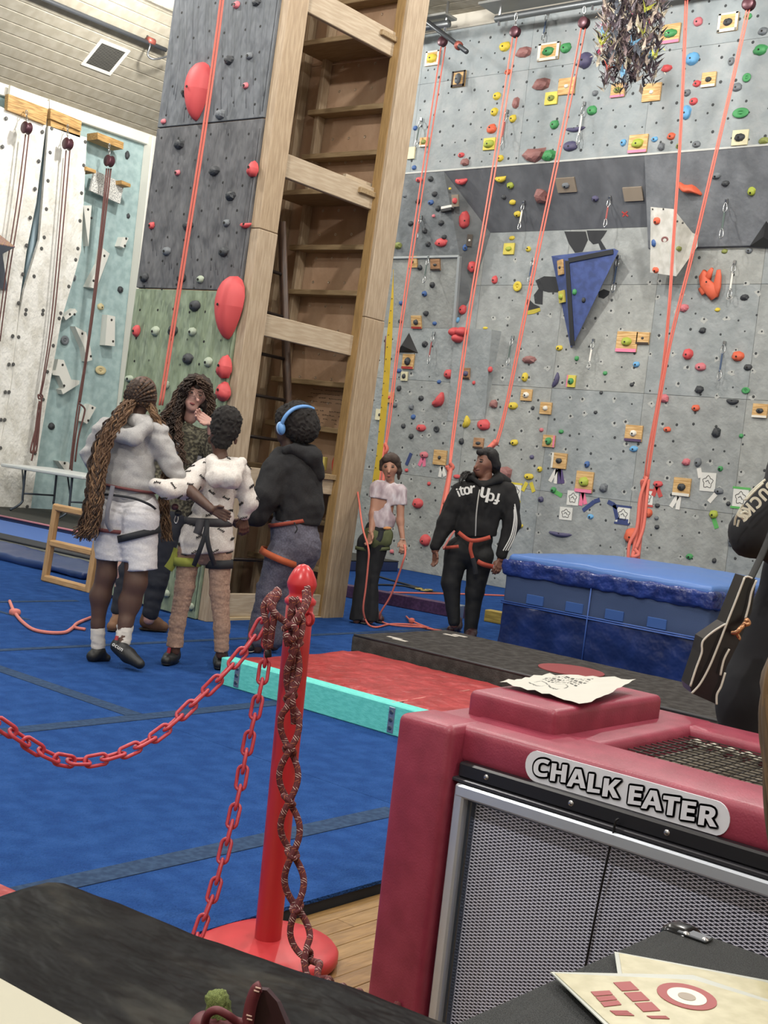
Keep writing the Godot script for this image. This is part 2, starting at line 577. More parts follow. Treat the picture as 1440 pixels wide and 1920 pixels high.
# ---------- the wooden tower ----------
var P_TOWER := {}
func make_tower() -> void:
	var org := Vector3(-7.11, 0, -6.40)
	var t := thing("climbing_tower", org, "tall timber climbing tower with green and grey face and open wooden side", "climbing tower")
	t.rotation = Vector3(-0.016, 0, -0.022)
	P_TOWER = plane_from(t.transform * Vector3(-1, 0, 0.003), t.transform * Vector3(0, 0, 0.003), t.transform * Vector3(0, 3, 0.003))
	var pine := wood("tower_timber", "9a8872", "a3917b", "ab9a84", "y")
	var pine2 := wood("tower_timber_two", "96826a", "9f8b72", "a7947b", "y")
	var beam := wood("tower_brace", "a3927c", "ab9b85", "b3a48f", "z")
	var rungw := wood("tower_rung", "857052", "8f7a5b", "988464", "x")
	var ply := noisy("tower_ply", ["a2846a", "aa8c72", "b1947a"], 0.012, Vector3(0.8, 0.5, 0.8), 0.75, {"bump": 2.0, "bump_freq": 0.1, "normal": 0.2})
	var H := 5.9
	# climbing face panels
	var relief := {"bump": 8.0, "bump_freq": 0.012, "normal": 0.8, "octaves": 4, "seed": 21}
	var green := noisy("panel_green", ["76836c", "7c8a74", "818e7a"], 0.02, Vector3(1.6, 0.5, 1.6), 0.85, relief)
	var g1 := noisy("panel_grey", ["545558", "595a5d", "5e5f62"], 0.02, Vector3(1.6, 0.5, 1.6), 0.85, relief)
	var g2 := noisy("panel_grey_top", ["5c6064", "61656a", "676b70"], 0.02, Vector3(1.6, 0.5, 1.6), 0.85, relief)
	for p in [[0.0, 2.50, green], [2.505, 3.80, g1], [3.805, H, g2]]:
		var s := new_st()
		span(s, Vector3(-1.24, p[0] + 0.004, -0.03), Vector3(0.0, p[1], 0.0), 0.004)
		obj("face_panel", done(s), p[2], t)
	# carved waves in the face, raised ridges too many to count
	var rw := RandomNumberGenerator.new()
	rw.seed = 23
	for p in [[0.0, 2.50, green], [2.505, 3.80, g1], [3.805, H, g2]]:
		var rs := new_st(true)
		for k in 30:
			var line := PackedVector3Array()
			var x0 := -1.3 + k * 0.05 + rw.randf_range(-0.02, 0.02)
			var y0: float = p[0] + 0.02 + rw.randf() * 0.3
			var y1: float = p[1] - 0.02 - rw.randf() * 0.3
			var ph := rw.randf() * 1.2 + k * 0.12
			for m in 15:
				var f := m / 14.0
				var x := x0 + (1.0 - f) * 0.14 + 0.045 * sin(f * 5.0 + ph)
				line.append(Vector3(clampf(x, -1.22, -0.02), lerpf(y0, y1, f), -0.002))
			tube(rs, line, 0.0045, 5)
		var ro := obj("carved_ridge", done(rs), p[2], t)
		ro.set_meta("kind", "stuff")
	# bolt holes of the face (too small to pick out one by one)
	var hs := new_st()
	var r2 := RandomNumberGenerator.new()
	r2.seed = 5
	for iy in 29:
		for ix in 6:
			var c := Vector3(-1.14 + ix * 0.2 + r2.randf_range(-0.03, 0.03), 0.12 + iy * 0.2 + r2.randf_range(-0.03, 0.03), 0.0)
			lathe(hs, Transform3D(Basis(Vector3.RIGHT, PI / 2), c), [Vector2(0.011, 0.001), Vector2(0.0, 0.0015)], 8)
	var ho := obj("bolt_hole", done(hs), plain("bolt_dark", "1b1b1b", 0.8), t)
	ho.set_meta("kind", "stuff")
	# posts, each of two lengths
	for p in [[-0.02, -0.22, 2.98, pine, pine2], [-1.33, -1.58, 2.55, pine2, pine]]:
		var s := new_st()
		span(s, Vector3(0.002, 0.0, p[1]), Vector3(0.10, p[2], p[0]), 0.006)
		obj("post", done(s), p[3], t)
		s = new_st()
		span(s, Vector3(0.0, p[2] + 0.004, p[1]), Vector3(0.096, H, p[0]), 0.006)
		obj("post", done(s), p[4], t)
	# right post's yellower inner strip
	var s2 := new_st()
	span(s2, Vector3(-0.03, 0.0, -1.36), Vector3(0.06, H, -1.322), 0.003)
	obj("inner_strip", done(s2), wood("tower_strip_w", "866b43", "8f7349", "987b50", "y"), t)
	# boards across the open side
	for b in [[3.62, 0.18], [2.39, 0.17], [4.90, 0.2], [1.20, 0.15]]:
		var s := new_st()
		span(s, Vector3(-0.045, b[0] - b[1], -1.36), Vector3(0.0, b[0], -0.16), 0.005)
		obj("brace", done(s), beam, t)
	s2 = new_st()
	span(s2, Vector3(-0.09, 3.50, -1.36), Vector3(-0.046, 3.66, -1.02), 0.004)
	obj("brace_block", done(s2), beam, t)
	s2 = new_st()
	span(s2, Vector3(0.0, 0.03, -1.33), Vector3(0.04, 0.21, -0.22), 0.004)
	obj("kick_board", done(s2), beam, t)
	s2 = new_st()
	span(s2, Vector3(0.0, 0.0, -1.33), Vector3(0.075, 0.03, -0.22), 0.003)
	obj("sill", done(s2), wood("tower_sill_ww", "ab9775", "b3a07f", "bba989", "z"), t)
	# inside: back sheet, end sheet, studs, shelf-like rungs
	for k in 5:
		var s := new_st()
		span(s, Vector3(-1.2, k * 1.2 + 0.003, -1.58), Vector3(0.0, minf(k * 1.2 + 1.197, H), -1.555), 0.002)
		obj("back_sheet", done(s), ply, t)
	s2 = new_st()
	span(s2, Vector3(-1.24, 0.0, -1.58), Vector3(-1.215, H, -0.03))
	obj("end_sheet", done(s2), ply, t)
	for st_ in [[-1.21, -1.55], [-0.95, -1.55], [-1.21, -0.13]]:
		var s := new_st()
		span(s, Vector3(st_[0], 0.0, st_[1]), Vector3(st_[0] + 0.045, H, st_[1] + 0.09), 0.004)
		obj("stud", done(s), pine2, t)
	for y in [0.42, 0.82, 1.22, 1.61, 2.0, 2.39, 2.78, 3.17, 3.58, 3.97, 4.36, 4.86, 5.3, 5.7]:
		var s := new_st()
		var deep := 0.42 if y in [3.58, 4.86, 1.22] else 0.14
		span(s, Vector3(-1.0, y - 0.045, -1.554), Vector3(0.03, y, -1.554 + deep), 0.004)
		obj("rung", done(s), rungw, t)
	# T-nuts
	var ts := new_st()
	for iy in 26:
		for ix in 5:
			var c := Vector3(-0.78 + ix * 0.19, 0.14 + iy * 0.21, -1.5545)
			var prof := [Vector2(0.006, 0.0005), Vector2(0.008, 0.002), Vector2(0.012, 0.002), Vector2(0.013, 0.0)]
			lathe(ts, Transform3D(Basis(Vector3.RIGHT, PI / 2), c), [prof[3], prof[2], prof[1], prof[0]], 8)
	var tn := obj("tee_nut", done(ts), plain("tee_nut", "c9c4b6", 0.3, 0.9), t)
	tn.set_meta("kind", "stuff")
	# dark ladder pole inside with its rods
	s2 = new_st(true)
	var inv := t.transform.affine_inverse()
	var pole_top := inv * on_x(528, 415, -7.3)
	var pole_low := inv * on_x(541, 790, -7.3)
	pole_low = pole_low + (pole_low - pole_top) * (pole_low.y / (pole_top.y - pole_low.y))
	tube(s2, PackedVector3Array([pole_low, pole_top]), 0.036, 12)
	obj("ladder_pole", done(s2), wood("ladder_dark_brown", "32221a", "3f2c20", "4a3527", "y", 0.5), t)
	for k in 8:
		var y := 0.45 + k * 0.33
		s2 = new_st(true)
		tube(s2, PackedVector3Array([Vector3(pole_low.x, y, -0.2), pole_low.lerp(pole_top, y / pole_top.y)]), 0.014, 8)
		obj("ladder_rod", done(s2), plain("ladder_rod", "2b2320", 0.4, 0.5), t)
	# handwriting on the inside: small pen strokes
	var ws := new_st()
	var r3 := RandomNumberGenerator.new()
	r3.seed = 99
	for line in 9:
		var x := -0.7 + r3.randf() * 0.1
		var yy := 1.93 - line * 0.035 - (0.04 if line > 3 else 0.0)
		while x < -0.08:
			var w := r3.randf_range(0.01, 0.035)
			if r3.randf() < 0.8:
				var pts := PackedVector3Array()
				for j in 5:
					pts.append(Vector3(x + w * j / 4.0, yy + 0.006 * (1 if j % 2 else -1) * r3.randf(), -1.5535))
				tube(ws, pts, 0.0016, 4)
			x += w + 0.008
	var wr := obj("pen_writing", done(ws), plain("pen_ink", "2a2522", 0.8), t)
	wr.set_meta("kind", "stuff")
	# things kept on the shelf inside
	var sh := org + Vector3(0.02, 1.222, -1.36)
	var bx := thing("painted_box", sh + Vector3(-0.17, 0, 0.02), "small painted box with orange sun on the tower shelf", "box")
	s2 = new_st()
	box(s2, Transform3D(Basis(Vector3.UP, 0.35), bx.position + Vector3(0, 0.058, 0)), Vector3(0.11, 0.115, 0.07), 0.004)
	wobj("body", s2, plain("box_paint", "b3a55a", 0.6), bx)
	var bf := Transform3D(Basis(Vector3.UP, 0.35), bx.position + Vector3(0, 0.058, 0))
	s2 = new_st()
	lathe(s2, bf * Transform3D(Basis(Vector3.RIGHT, PI / 2), Vector3(0, 0, 0.0355)), [Vector2(0.026, 0.0), Vector2(0.0, 0.002)], 16)
	wobj("sun_disc", s2, plain("box_sun", "cf4a22", 0.6), bx)
	s2 = new_st()
	for k in 10:
		var a := TAU * k / 10
		var d := Vector3(cos(a), sin(a), 0)
		var e := Vector3(-sin(a), cos(a), 0) * 0.006
		tri(s2, bf * (d * 0.03 + e + Vector3(0, 0, 0.0362)), bf * (d * 0.03 - e + Vector3(0, 0, 0.0362)), bf * (d * 0.05 + Vector3(0, 0, 0.0362)))
	wobj("sun_rays", s2, plain("box_ray", "2c3a2a", 0.6), bx)
	var tp := sh + Vector3(-0.04, 0, -0.06)
	var to := thing("cutter_tool", tp, "red handled cutter standing on the tower shelf", "tool")
	for sgn in [-1, 1]:
		s2 = new_st(true)
		tube(s2, curve([tp + Vector3(0.04 * sgn, 0.008, 0), tp + Vector3(0.05 * sgn, 0.08, 0), tp + Vector3(0.012 * sgn, 0.17, 0), tp + Vector3(0.008 * sgn, 0.2, 0)]), 0.011, 8)
		wobj("handle", s2, plain("tool_red", "a3372b", 0.5), to)
		s2 = new_st(true)
		tube(s2, PackedVector3Array([tp + Vector3(0.006 * sgn, 0.2, 0), tp + Vector3(0.006 * sgn, 0.25, 0)]), 0.009, 8)
		wobj("blade", s2, plain("tool_dark", "2b2926", 0.4, 0.6), to)

# ---------- the rear climbing wall ----------
var P_MAIN := {}
var P_UP := {}
var P_OVER := {}
var P_RIGHT := {}
var P_LEFT := {}
var P_LOW := {}
var P_WEDGE := {}

func solid(st: SurfaceTool, front: Array, back: Array) -> void:
	var n := front.size()
	var mid := Vector3.ZERO
	for i in n:
		mid += (front[i] + back[i]) / (2.0 * n)
	for i in n:
		var j := (i + 1) % n
		out_quad(st, front[i], front[j], back[j], back[i], mid)
	for i in range(1, n - 1):
		out_tri(st, front[0], front[i], front[i + 1], mid)
		out_tri(st, back[0], back[i], back[i + 1], mid)

func make_rear_wall() -> void:
	P_MAIN = plane_z(-12.56)
	P_UP = plane_z(-12.1)
	var w := thing("wall_rear", Vector3(-7.5, 0, -12.56), "", "", "", "structure")
	tag(w, "tall grey textured climbing wall dotted with coloured holds")
	var st := new_st()
	span(st, Vector3(-15.7, -0.35, -12.8), Vector3(5.2, 7.2, -12.6))
	wobj("backing", st, plain("wall_backing", "55585a", 0.9), w)
	var relief := {"bump": 4.0, "bump_freq": 0.05, "normal": 0.3, "octaves": 5, "seed": 31, "stops": [0.2, 0.5, 0.78]}
	var greys := [noisy("wall_grey", ["878b8a", "8e9291", "959998"], 0.018, Vector3(0.9, 0.9, 0.9), 0.85, relief),
		noisy("wall_grey_cool", ["858b8c", "8c9293", "939899"], 0.02, Vector3(0.8, 0.8, 0.8), 0.85, relief),
		noisy("wall_grey_warm", ["8c8f8c", "939693", "9a9d9a"], 0.016, Vector3(1.0, 1.0, 1.0), 0.85, relief)]
	var n := 0
	for iy in 4:
		for ix in 10:
			var x0 := -15.5 + ix * 1.22
			var y0 := iy * 1.22 - (0.57 if false else 0.0)
			st = new_st()
			span(st, Vector3(x0 + 0.0015, y0 + 0.0015, -12.6), Vector3(x0 + 1.2185, y0 + 1.2185, -12.56), 0.002)
			wobj("wall_panel", st, greys[(ix * 2 + iy) % 3], w)
			n += 1
	st = new_st()
	span(st, Vector3(-3.3, 0, -12.6), Vector3(5.0, 6.9, -12.56))
	wobj("wall_panel", st, greys[0], w)
	# upper, proud section
	var uppers := [noisy("wall_upper", ["868d90", "8d9496", "94999b"], 0.016, Vector3(0.8, 0.8, 0.8), 0.85, relief), noisy("wall_upper_two", ["848c8f", "8a9295", "909698"], 0.018, Vector3(0.8, 0.8, 0.8), 0.85, relief)]
	for ix in 5:
		var x0 := -12.0 + ix * 1.64
		for yy in [[5.0, 6.098], [6.1, 6.72]]:
			st = new_st()
			span(st, Vector3(x0 + 0.001, yy[0], -12.14), Vector3(x0 + 1.639, yy[1], -12.1), 0.002)
			wobj("wall_panel", st, uppers[(ix + int(yy[0])) % 2], w)
	st = new_st()
	span(st, Vector3(-12.0, 5.0, -12.6), Vector3(-3.8, 6.72, -12.141))
	wobj("upper_frame", st, plain("wall_backing", "55585a", 0.9), w)
	st = new_st()
	span(st, Vector3(-12.0, 4.982, -12.14), Vector3(-3.8, 5.004, -12.094), 0.003)
	wobj("ledge_strip", st, plain("ledge_strip", "b4b6b2", 0.7), w)
	st = new_st()
	span(st, Vector3(-12.0, 6.72, -12.6), Vector3(-3.8, 6.9, -12.08), 0.004)
	wobj("top_trim", st, plain("top_trim", "b9b5aa", 0.8), w)
	# dark overhang
	var dark := noisy("wall_overhang", ["585b60", "5f6267", "66696e"], 0.016, Vector3(0.8, 0.8, 0.8), 0.85, relief)
	var a := Vector3(-9.82, 4.985, -12.1)
	var b := Vector3(-7.05, 4.985, -12.1)
	var c := Vector3(-7.1, 4.31, -12.555)
	var d := Vector3(-9.34, 4.31, -12.555)
	P_OVER = plane_from(a, b, d)
	st = new_st()
	slab(st, P_OVER, [a, b, c, d], 0.03)
	wobj("overhang_panel", st, dark, w)
	# right panel beyond the overhang
	var e := Vector3(-3.8, 4.985, -12.1)
	var f := Vector3(-3.8, 4.06, -12.51)
	var g := Vector3(-7.1, 4.06, -12.51)
	P_RIGHT = plane_from(b, e, f)
	var rp := noisy("wall_right_lit", ["63676c", "6b6f74", "73777c"], 0.016, Vector3(0.8, 0.8, 0.8), 0.85, relief)  # paler than the overhang grey: lamplight put into the colour
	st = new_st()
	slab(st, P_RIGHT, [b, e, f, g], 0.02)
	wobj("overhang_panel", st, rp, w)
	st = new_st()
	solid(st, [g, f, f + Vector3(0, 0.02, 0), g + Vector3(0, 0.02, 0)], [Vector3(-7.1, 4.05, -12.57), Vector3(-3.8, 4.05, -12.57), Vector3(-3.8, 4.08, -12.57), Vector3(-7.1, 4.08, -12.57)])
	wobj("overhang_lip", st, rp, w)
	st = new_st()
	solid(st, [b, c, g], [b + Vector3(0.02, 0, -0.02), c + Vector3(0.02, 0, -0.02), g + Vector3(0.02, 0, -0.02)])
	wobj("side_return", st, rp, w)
	# left proud panel
	var h := Vector3(-12.0, 4.985, -12.1)
	var i := on_z(862, 478, -12.33)
	var j := Vector3(-12.0, i.y, -12.33)
	P_LEFT = plane_from(h, a, i)
	var lp := noisy("wall_left_panel", ["62676a", "6d7275", "787d80"], 0.016, Vector3(0.8, 0.8, 0.8), 0.85, relief)
	st = new_st()
	slab(st, P_LEFT, [h, a, i, j], 0.02)
	wobj("overhang_panel", st, lp, w)
	# lower left panel with light trim, fading back into the wall
	var k := on_z(862, 481, -12.33)
	var l := on_z(852, 616, -12.557)
	var m := Vector3(-12.0, l.y, -12.557)
	var o := Vector3(-12.0, k.y, -12.33)
	P_LOW = plane_from(o, k, l)
	st = new_st()
	slab(st, P_LOW, [o, k, l, m], 0.02)
	wobj("tilted_panel", st, greys[2], w)
	var trim := plain("angle_trim", "9ba1a3", 0.6)
	st = new_st()
	bar(st, o, k, 0.05, 0.03, 0.004)
	wobj("edge_strip", st, trim, w)
	st = new_st()
	bar(st, k, l, 0.04, 0.05, 0.004, Vector3.BACK)
	wobj("edge_strip", st, trim, w)
	var w2 := on_z(884, 556, -12.562)
	st = new_st()
	tri(st, a, i, d)
	tri(st, i, w2, d)
	tri(st, i, l, w2)
	tri(st, k, l, i)
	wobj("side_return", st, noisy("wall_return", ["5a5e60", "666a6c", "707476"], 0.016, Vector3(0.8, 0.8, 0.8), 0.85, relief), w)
	# lower wedge
	var q1 := on_z(853, 615, -12.5)
	var q2 := on_z(922, 618, -12.42)
	var q3 := on_z(909, 786, -12.555)
	var q4 := on_z(838, 790, -12.557)
	P_WEDGE = plane_from(q1, q2, q3)
	st = new_st()
	solid(st, [q1, q2, q3, q4], [Vector3(q1.x, q1.y, -12.57), Vector3(q2.x + 0.05, q2.y, -12.57), Vector3(q3.x, q3.y, -12.57), Vector3(q4.x, q4.y, -12.57)])
	wobj("wedge_panel", st, greys[1], w)
	# painted climber on the wall (flat paint)
	var mural := plain("mural_black", "2c2e31", 0.9)
	var sole := plain("mural_yellow", "a79a3c", 0.9)
	var mp := plane_z(-12.556)
	for poly in [[[1058, 434], [1098, 434], [1102, 450], [1092, 472], [1078, 474], [1066, 456]], [[1100, 432], [1138, 432], [1132, 442], [1126, 450], [1138, 470], [1128, 472], [1122, 456], [1112, 458], [1104, 450]],
			[[1004, 526], [1020, 518], [1046, 519], [1050, 548], [1028, 548], [1018, 545], [1017, 571], [1003, 569], [1001, 553], [1010, 541]], [[986, 560], [994, 563], [1001, 570], [1012, 575], [1012, 581], [990, 584]], [[1122, 547], [1132, 542], [1143, 546], [1141, 553], [1132, 560], [1122, 557]]]:
		st = new_st()
		px_slab(st, mp, poly, 0.003)
		wobj("mural_paint", st, mural, w)
	st = new_st()
	px_slab(st, plane_z(-12.554), [[988, 583], [1012, 577], [1013, 583], [1002, 588], [989, 590]], 0.003)
	wobj("mural_paint", st, sole, w)
	# bolt holes and chalky dimples, far too many to count
	var hs := new_st()
	var cs := new_st()
	var r := RandomNumberGenerator.new()
	r.seed = 17
	var turn := Basis(Vector3.RIGHT, PI / 2)
	for iy in 34:
		for ix in 40:
			var x := -11.7 + ix * 0.2 + r.randf_range(-0.06, 0.06)
			var y := 0.12 + iy * 0.2 + r.randf_range(-0.06, 0.06)
			var z := -12.559
			if y > 6.68 or (y > 3.0 and y < 5.0 and x < -9.2) or (y > 4.0 and y < 5.02) or (y > 2.0 and y < 3.2 and x > -10.0 and x < -9.0):
				continue
			if y > 5.0:
				z = -12.099
			elif r.randf() < 0.25:
				continue
			var rad := r.randf_range(0.009, 0.019)
			lathe(hs, Transform3D(turn, Vector3(x, y, z)), [Vector2(rad, 0.0), Vector2(rad * 0.6, 0.004), Vector2(0.0, 0.003)], 7)
			if y < 4.2 and r.randf() < 0.5:
				var pts := []
				for kk in 9:
					var ang := TAU * kk / 9
					pts.append(Vector3(x + cos(ang) * r.randf_range(0.012, 0.055), y + sin(ang) * r.randf_range(0.012, 0.045) - 0.01, z + 0.0005))
				slab(cs, plane_z(z + 0.0005), pts, 0.001)
	var ho := wobj("bolt_hole", hs, plain("wall_hole", "3c3f41", 0.9), w)
	ho.set_meta("kind", "stuff")
	var co := wobj("chalk_mark", cs, plain("chalk_mark", "a5a7a4", 0.95), w)
	co.set_meta("kind", "stuff")
	make_volumes()
	# steel channel, pipe and brackets over the wall
	var steel := plain("channel_steel", "6f7376", 0.4, 0.7)
	var pipe := thing("anchor_rail", Vector3(-7.5, 6.6, -11.7), "long grey steel anchor pipe hung below a channel over the wall", "rail")
	var pa := on_z(930, 36, -11.7)
	st = new_st(true)
	tube(st, PackedVector3Array([pa, Vector3(-3.8, pa.y, -11.7)]), 0.04, 12)
	wobj("pipe", st, steel, pipe)
	st = new_st()
	span(st, Vector3(pa.x - 0.15, pa.y + 0.13, -11.86), Vector3(-3.8, pa.y + 0.16, -11.52), 0.004)
	wobj("channel_plate", st, plain("channel_plate", "8e8f8c", 0.5, 0.5), pipe)
	for x in [pa.x + 0.05, pa.x + 1.3, pa.x + 2.6, pa.x + 3.9]:
		st = new_st(true)
		tube(st, PackedVector3Array([Vector3(x, pa.y - 0.08, -11.7), Vector3(x, 6.9, -11.7)]), 0.016, 8)
		wobj("hanger_bolt", st, plain("bolt_zinc", "b9bbbd", 0.3, 0.9), pipe)
	var p2 := thing("anchor_bracket", on_z(815, 40, -11.7), "short steel anchor bracket beside the wooden tower top", "bracket")
	var pb := on_z(842, 44, -11.7)
	st = new_st(true)
	tube(st, PackedVector3Array([pb, pb + Vector3(-1.2, 0, 0)]), 0.045, 12)
	wobj("pipe", st, steel, p2)
	st = new_st()
	span(st, pb + Vector3(-1.2, 0.07, -0.12), pb + Vector3(0.02, 0.1, 0.12), 0.004)
	wobj("plate", st, plain("channel_plate", "8e8f8c", 0.5, 0.5), p2)
	st = new_st(true)
	tube(st, PackedVector3Array([pb + Vector3(-0.05, -0.08, 0), Vector3(pb.x - 0.05, 6.9, pb.z)]), 0.016, 8)
	wobj("hanger_bolt", st, plain("bolt_zinc", "b9bbbd", 0.3, 0.9), p2)
	var p3a := on_z(875, 97, -11.2)
	var p3b := on_z(800, 40, -11.5)
	p3b += (p3b - p3a) * 1.5
	var p3 := thing("steel_strut", p3a, "bare steel strut sticking out past the wooden tower top", "pipe")
	st = new_st(true)
	tube(st, PackedVector3Array([p3a, p3b]), 0.028, 10)
	wobj("strut_pipe", st, plain("strut_dark", "4b4e52", 0.4, 0.7), p3)
	st = new_st(true)
	tube(st, PackedVector3Array([p3a.lerp(p3b, 0.07), p3a.lerp(p3b, 0.085)]), 0.05, 10)
	wobj("collar", st, plain("clamp_red", "8a4a40", 0.5, 0.4), p3)

func make_volumes() -> void:
	# white angular volume
	var l1 := on_z(1220, 388, -12.02)
	var l2 := on_z(1219, 511, -12.3)
	var r1 := on_z(1263, 392, -11.96)
	var r2 := on_z(1268, 518, -12.18)
	var s1 := on_z(1298, 436, -12.28)
	var s2 := on_z(1308, 441, -12.3)
	var s3 := on_z(1308, 462, -12.36)
	var back := on_z(1262, 450, -12.56)
	var v := thing("white_volume", back, "white faceted wooden volume bolted beside the dark overhang", "climbing volume")
	var st := new_st()
	quad(st, l1, l2, r2, r1)
	tri(st, r1, r2, s1)
	tri(st, r2, s3, s1)
	tri(st, s1, s3, s2)
	for e in [[l2, l1], [l1, r1], [r1, s1], [s1, s2], [s2, s3], [s3, r2], [r2, l2]]:
		tri(st, e[0], e[1], back)
	wobj("body", st, noisy("volume_white", ["c5c4bb", "d0cfc7", "d8d7d0"], 0.03, Vector3(1, 1, 1), 0.7), v)
	for px in [[1224, 392], [1244, 392], [1270, 415], [1280, 418]]:
		st = new_st()
		box(st, Transform3D(Basis(), on_plane(plane_from(l1, l2, r1), px[0], px[1])), Vector3(0.02, 0.02, 0.012), 0.004)
		wobj("screw", st, plain("screw_dark", "3b3a38", 0.5, 0.5), v)
	# blue triangular volume with black edging
	var t1 := on_z(1064, 489, -12.3)
	var t2 := on_z(1160, 470, -12.3)
	var t3 := on_z(1074, 648, -12.48)
	var w1 := on_z(1034, 480, -12.558)
	var w3 := on_z(1070, 652, -12.558)
	var w2 := on_z(1152, 466, -12.558)
	var bv := thing("blue_volume", on_z(1085, 540, -12.55), "worn blue triangular volume with black edge strips on grey wall", "climbing volume")
	st = new_st()
	tri(st, t1, t3, t2)
	quad(st, w1, w3, t3, t1)
	quad(st, w1, t1, t2, w2)
	quad(st, t3, w3, w2, t2)
	wobj("body", st, noisy("volume_blue", ["3b4a78", "3f4f84", "43558c"], 0.02, Vector3(1.6, 1.6, 1.6), 0.7, {"seed": 44}), bv)
	var black := plain("volume_strip", "24262a", 0.6)
	var n := (t3 - t1).cross(t2 - t1).normalized()
	if n.dot(EYE - t1) < 0:
		n = -n
	for e in [[t1, t3], [t1.lerp(t2, 0.03), t1.lerp(t2, 0.9)]]:
		st = new_st()
		bar(st, e[0] + n * 0.005, e[1] + n * 0.005, 0.02, 0.055, 0.003, n.cross(e[1] - e[0]).normalized())
		wobj("edge_strip", st, black, bv)
	# black pyramids
	for d in [[[767, 624], [744, 661], [784, 662], [764, 650], "small black pyramid hold above a wood mounted hold near the tower"], [[1437, 414], [1405, 462], [1470, 466], [1440, 440], "black pyramid volume at the end of the dark overhang"]]:
		var pl := P_MAIN if d[0][0] < 1000 else P_RIGHT
		var a := on_plane(pl, d[0][0], d[0][1])
		var b := on_plane(pl, d[1][0], d[1][1])
		var c := on_plane(pl, d[2][0], d[2][1])
		var top: Vector3 = on_plane(pl, d[3][0], d[3][1]) + pl.n * 0.12
		var pv := thing("pyramid_volume", (a + b + c) / 3.0, d[4], "climbing volume")
		st = new_st()
		tri(st, a, b, top)
		tri(st, b, c, top)
		tri(st, c, a, top)
		tri(st, a, c, b)
		wobj("body", st, plain("pyramid_black", "1d1e21", 0.45), pv)

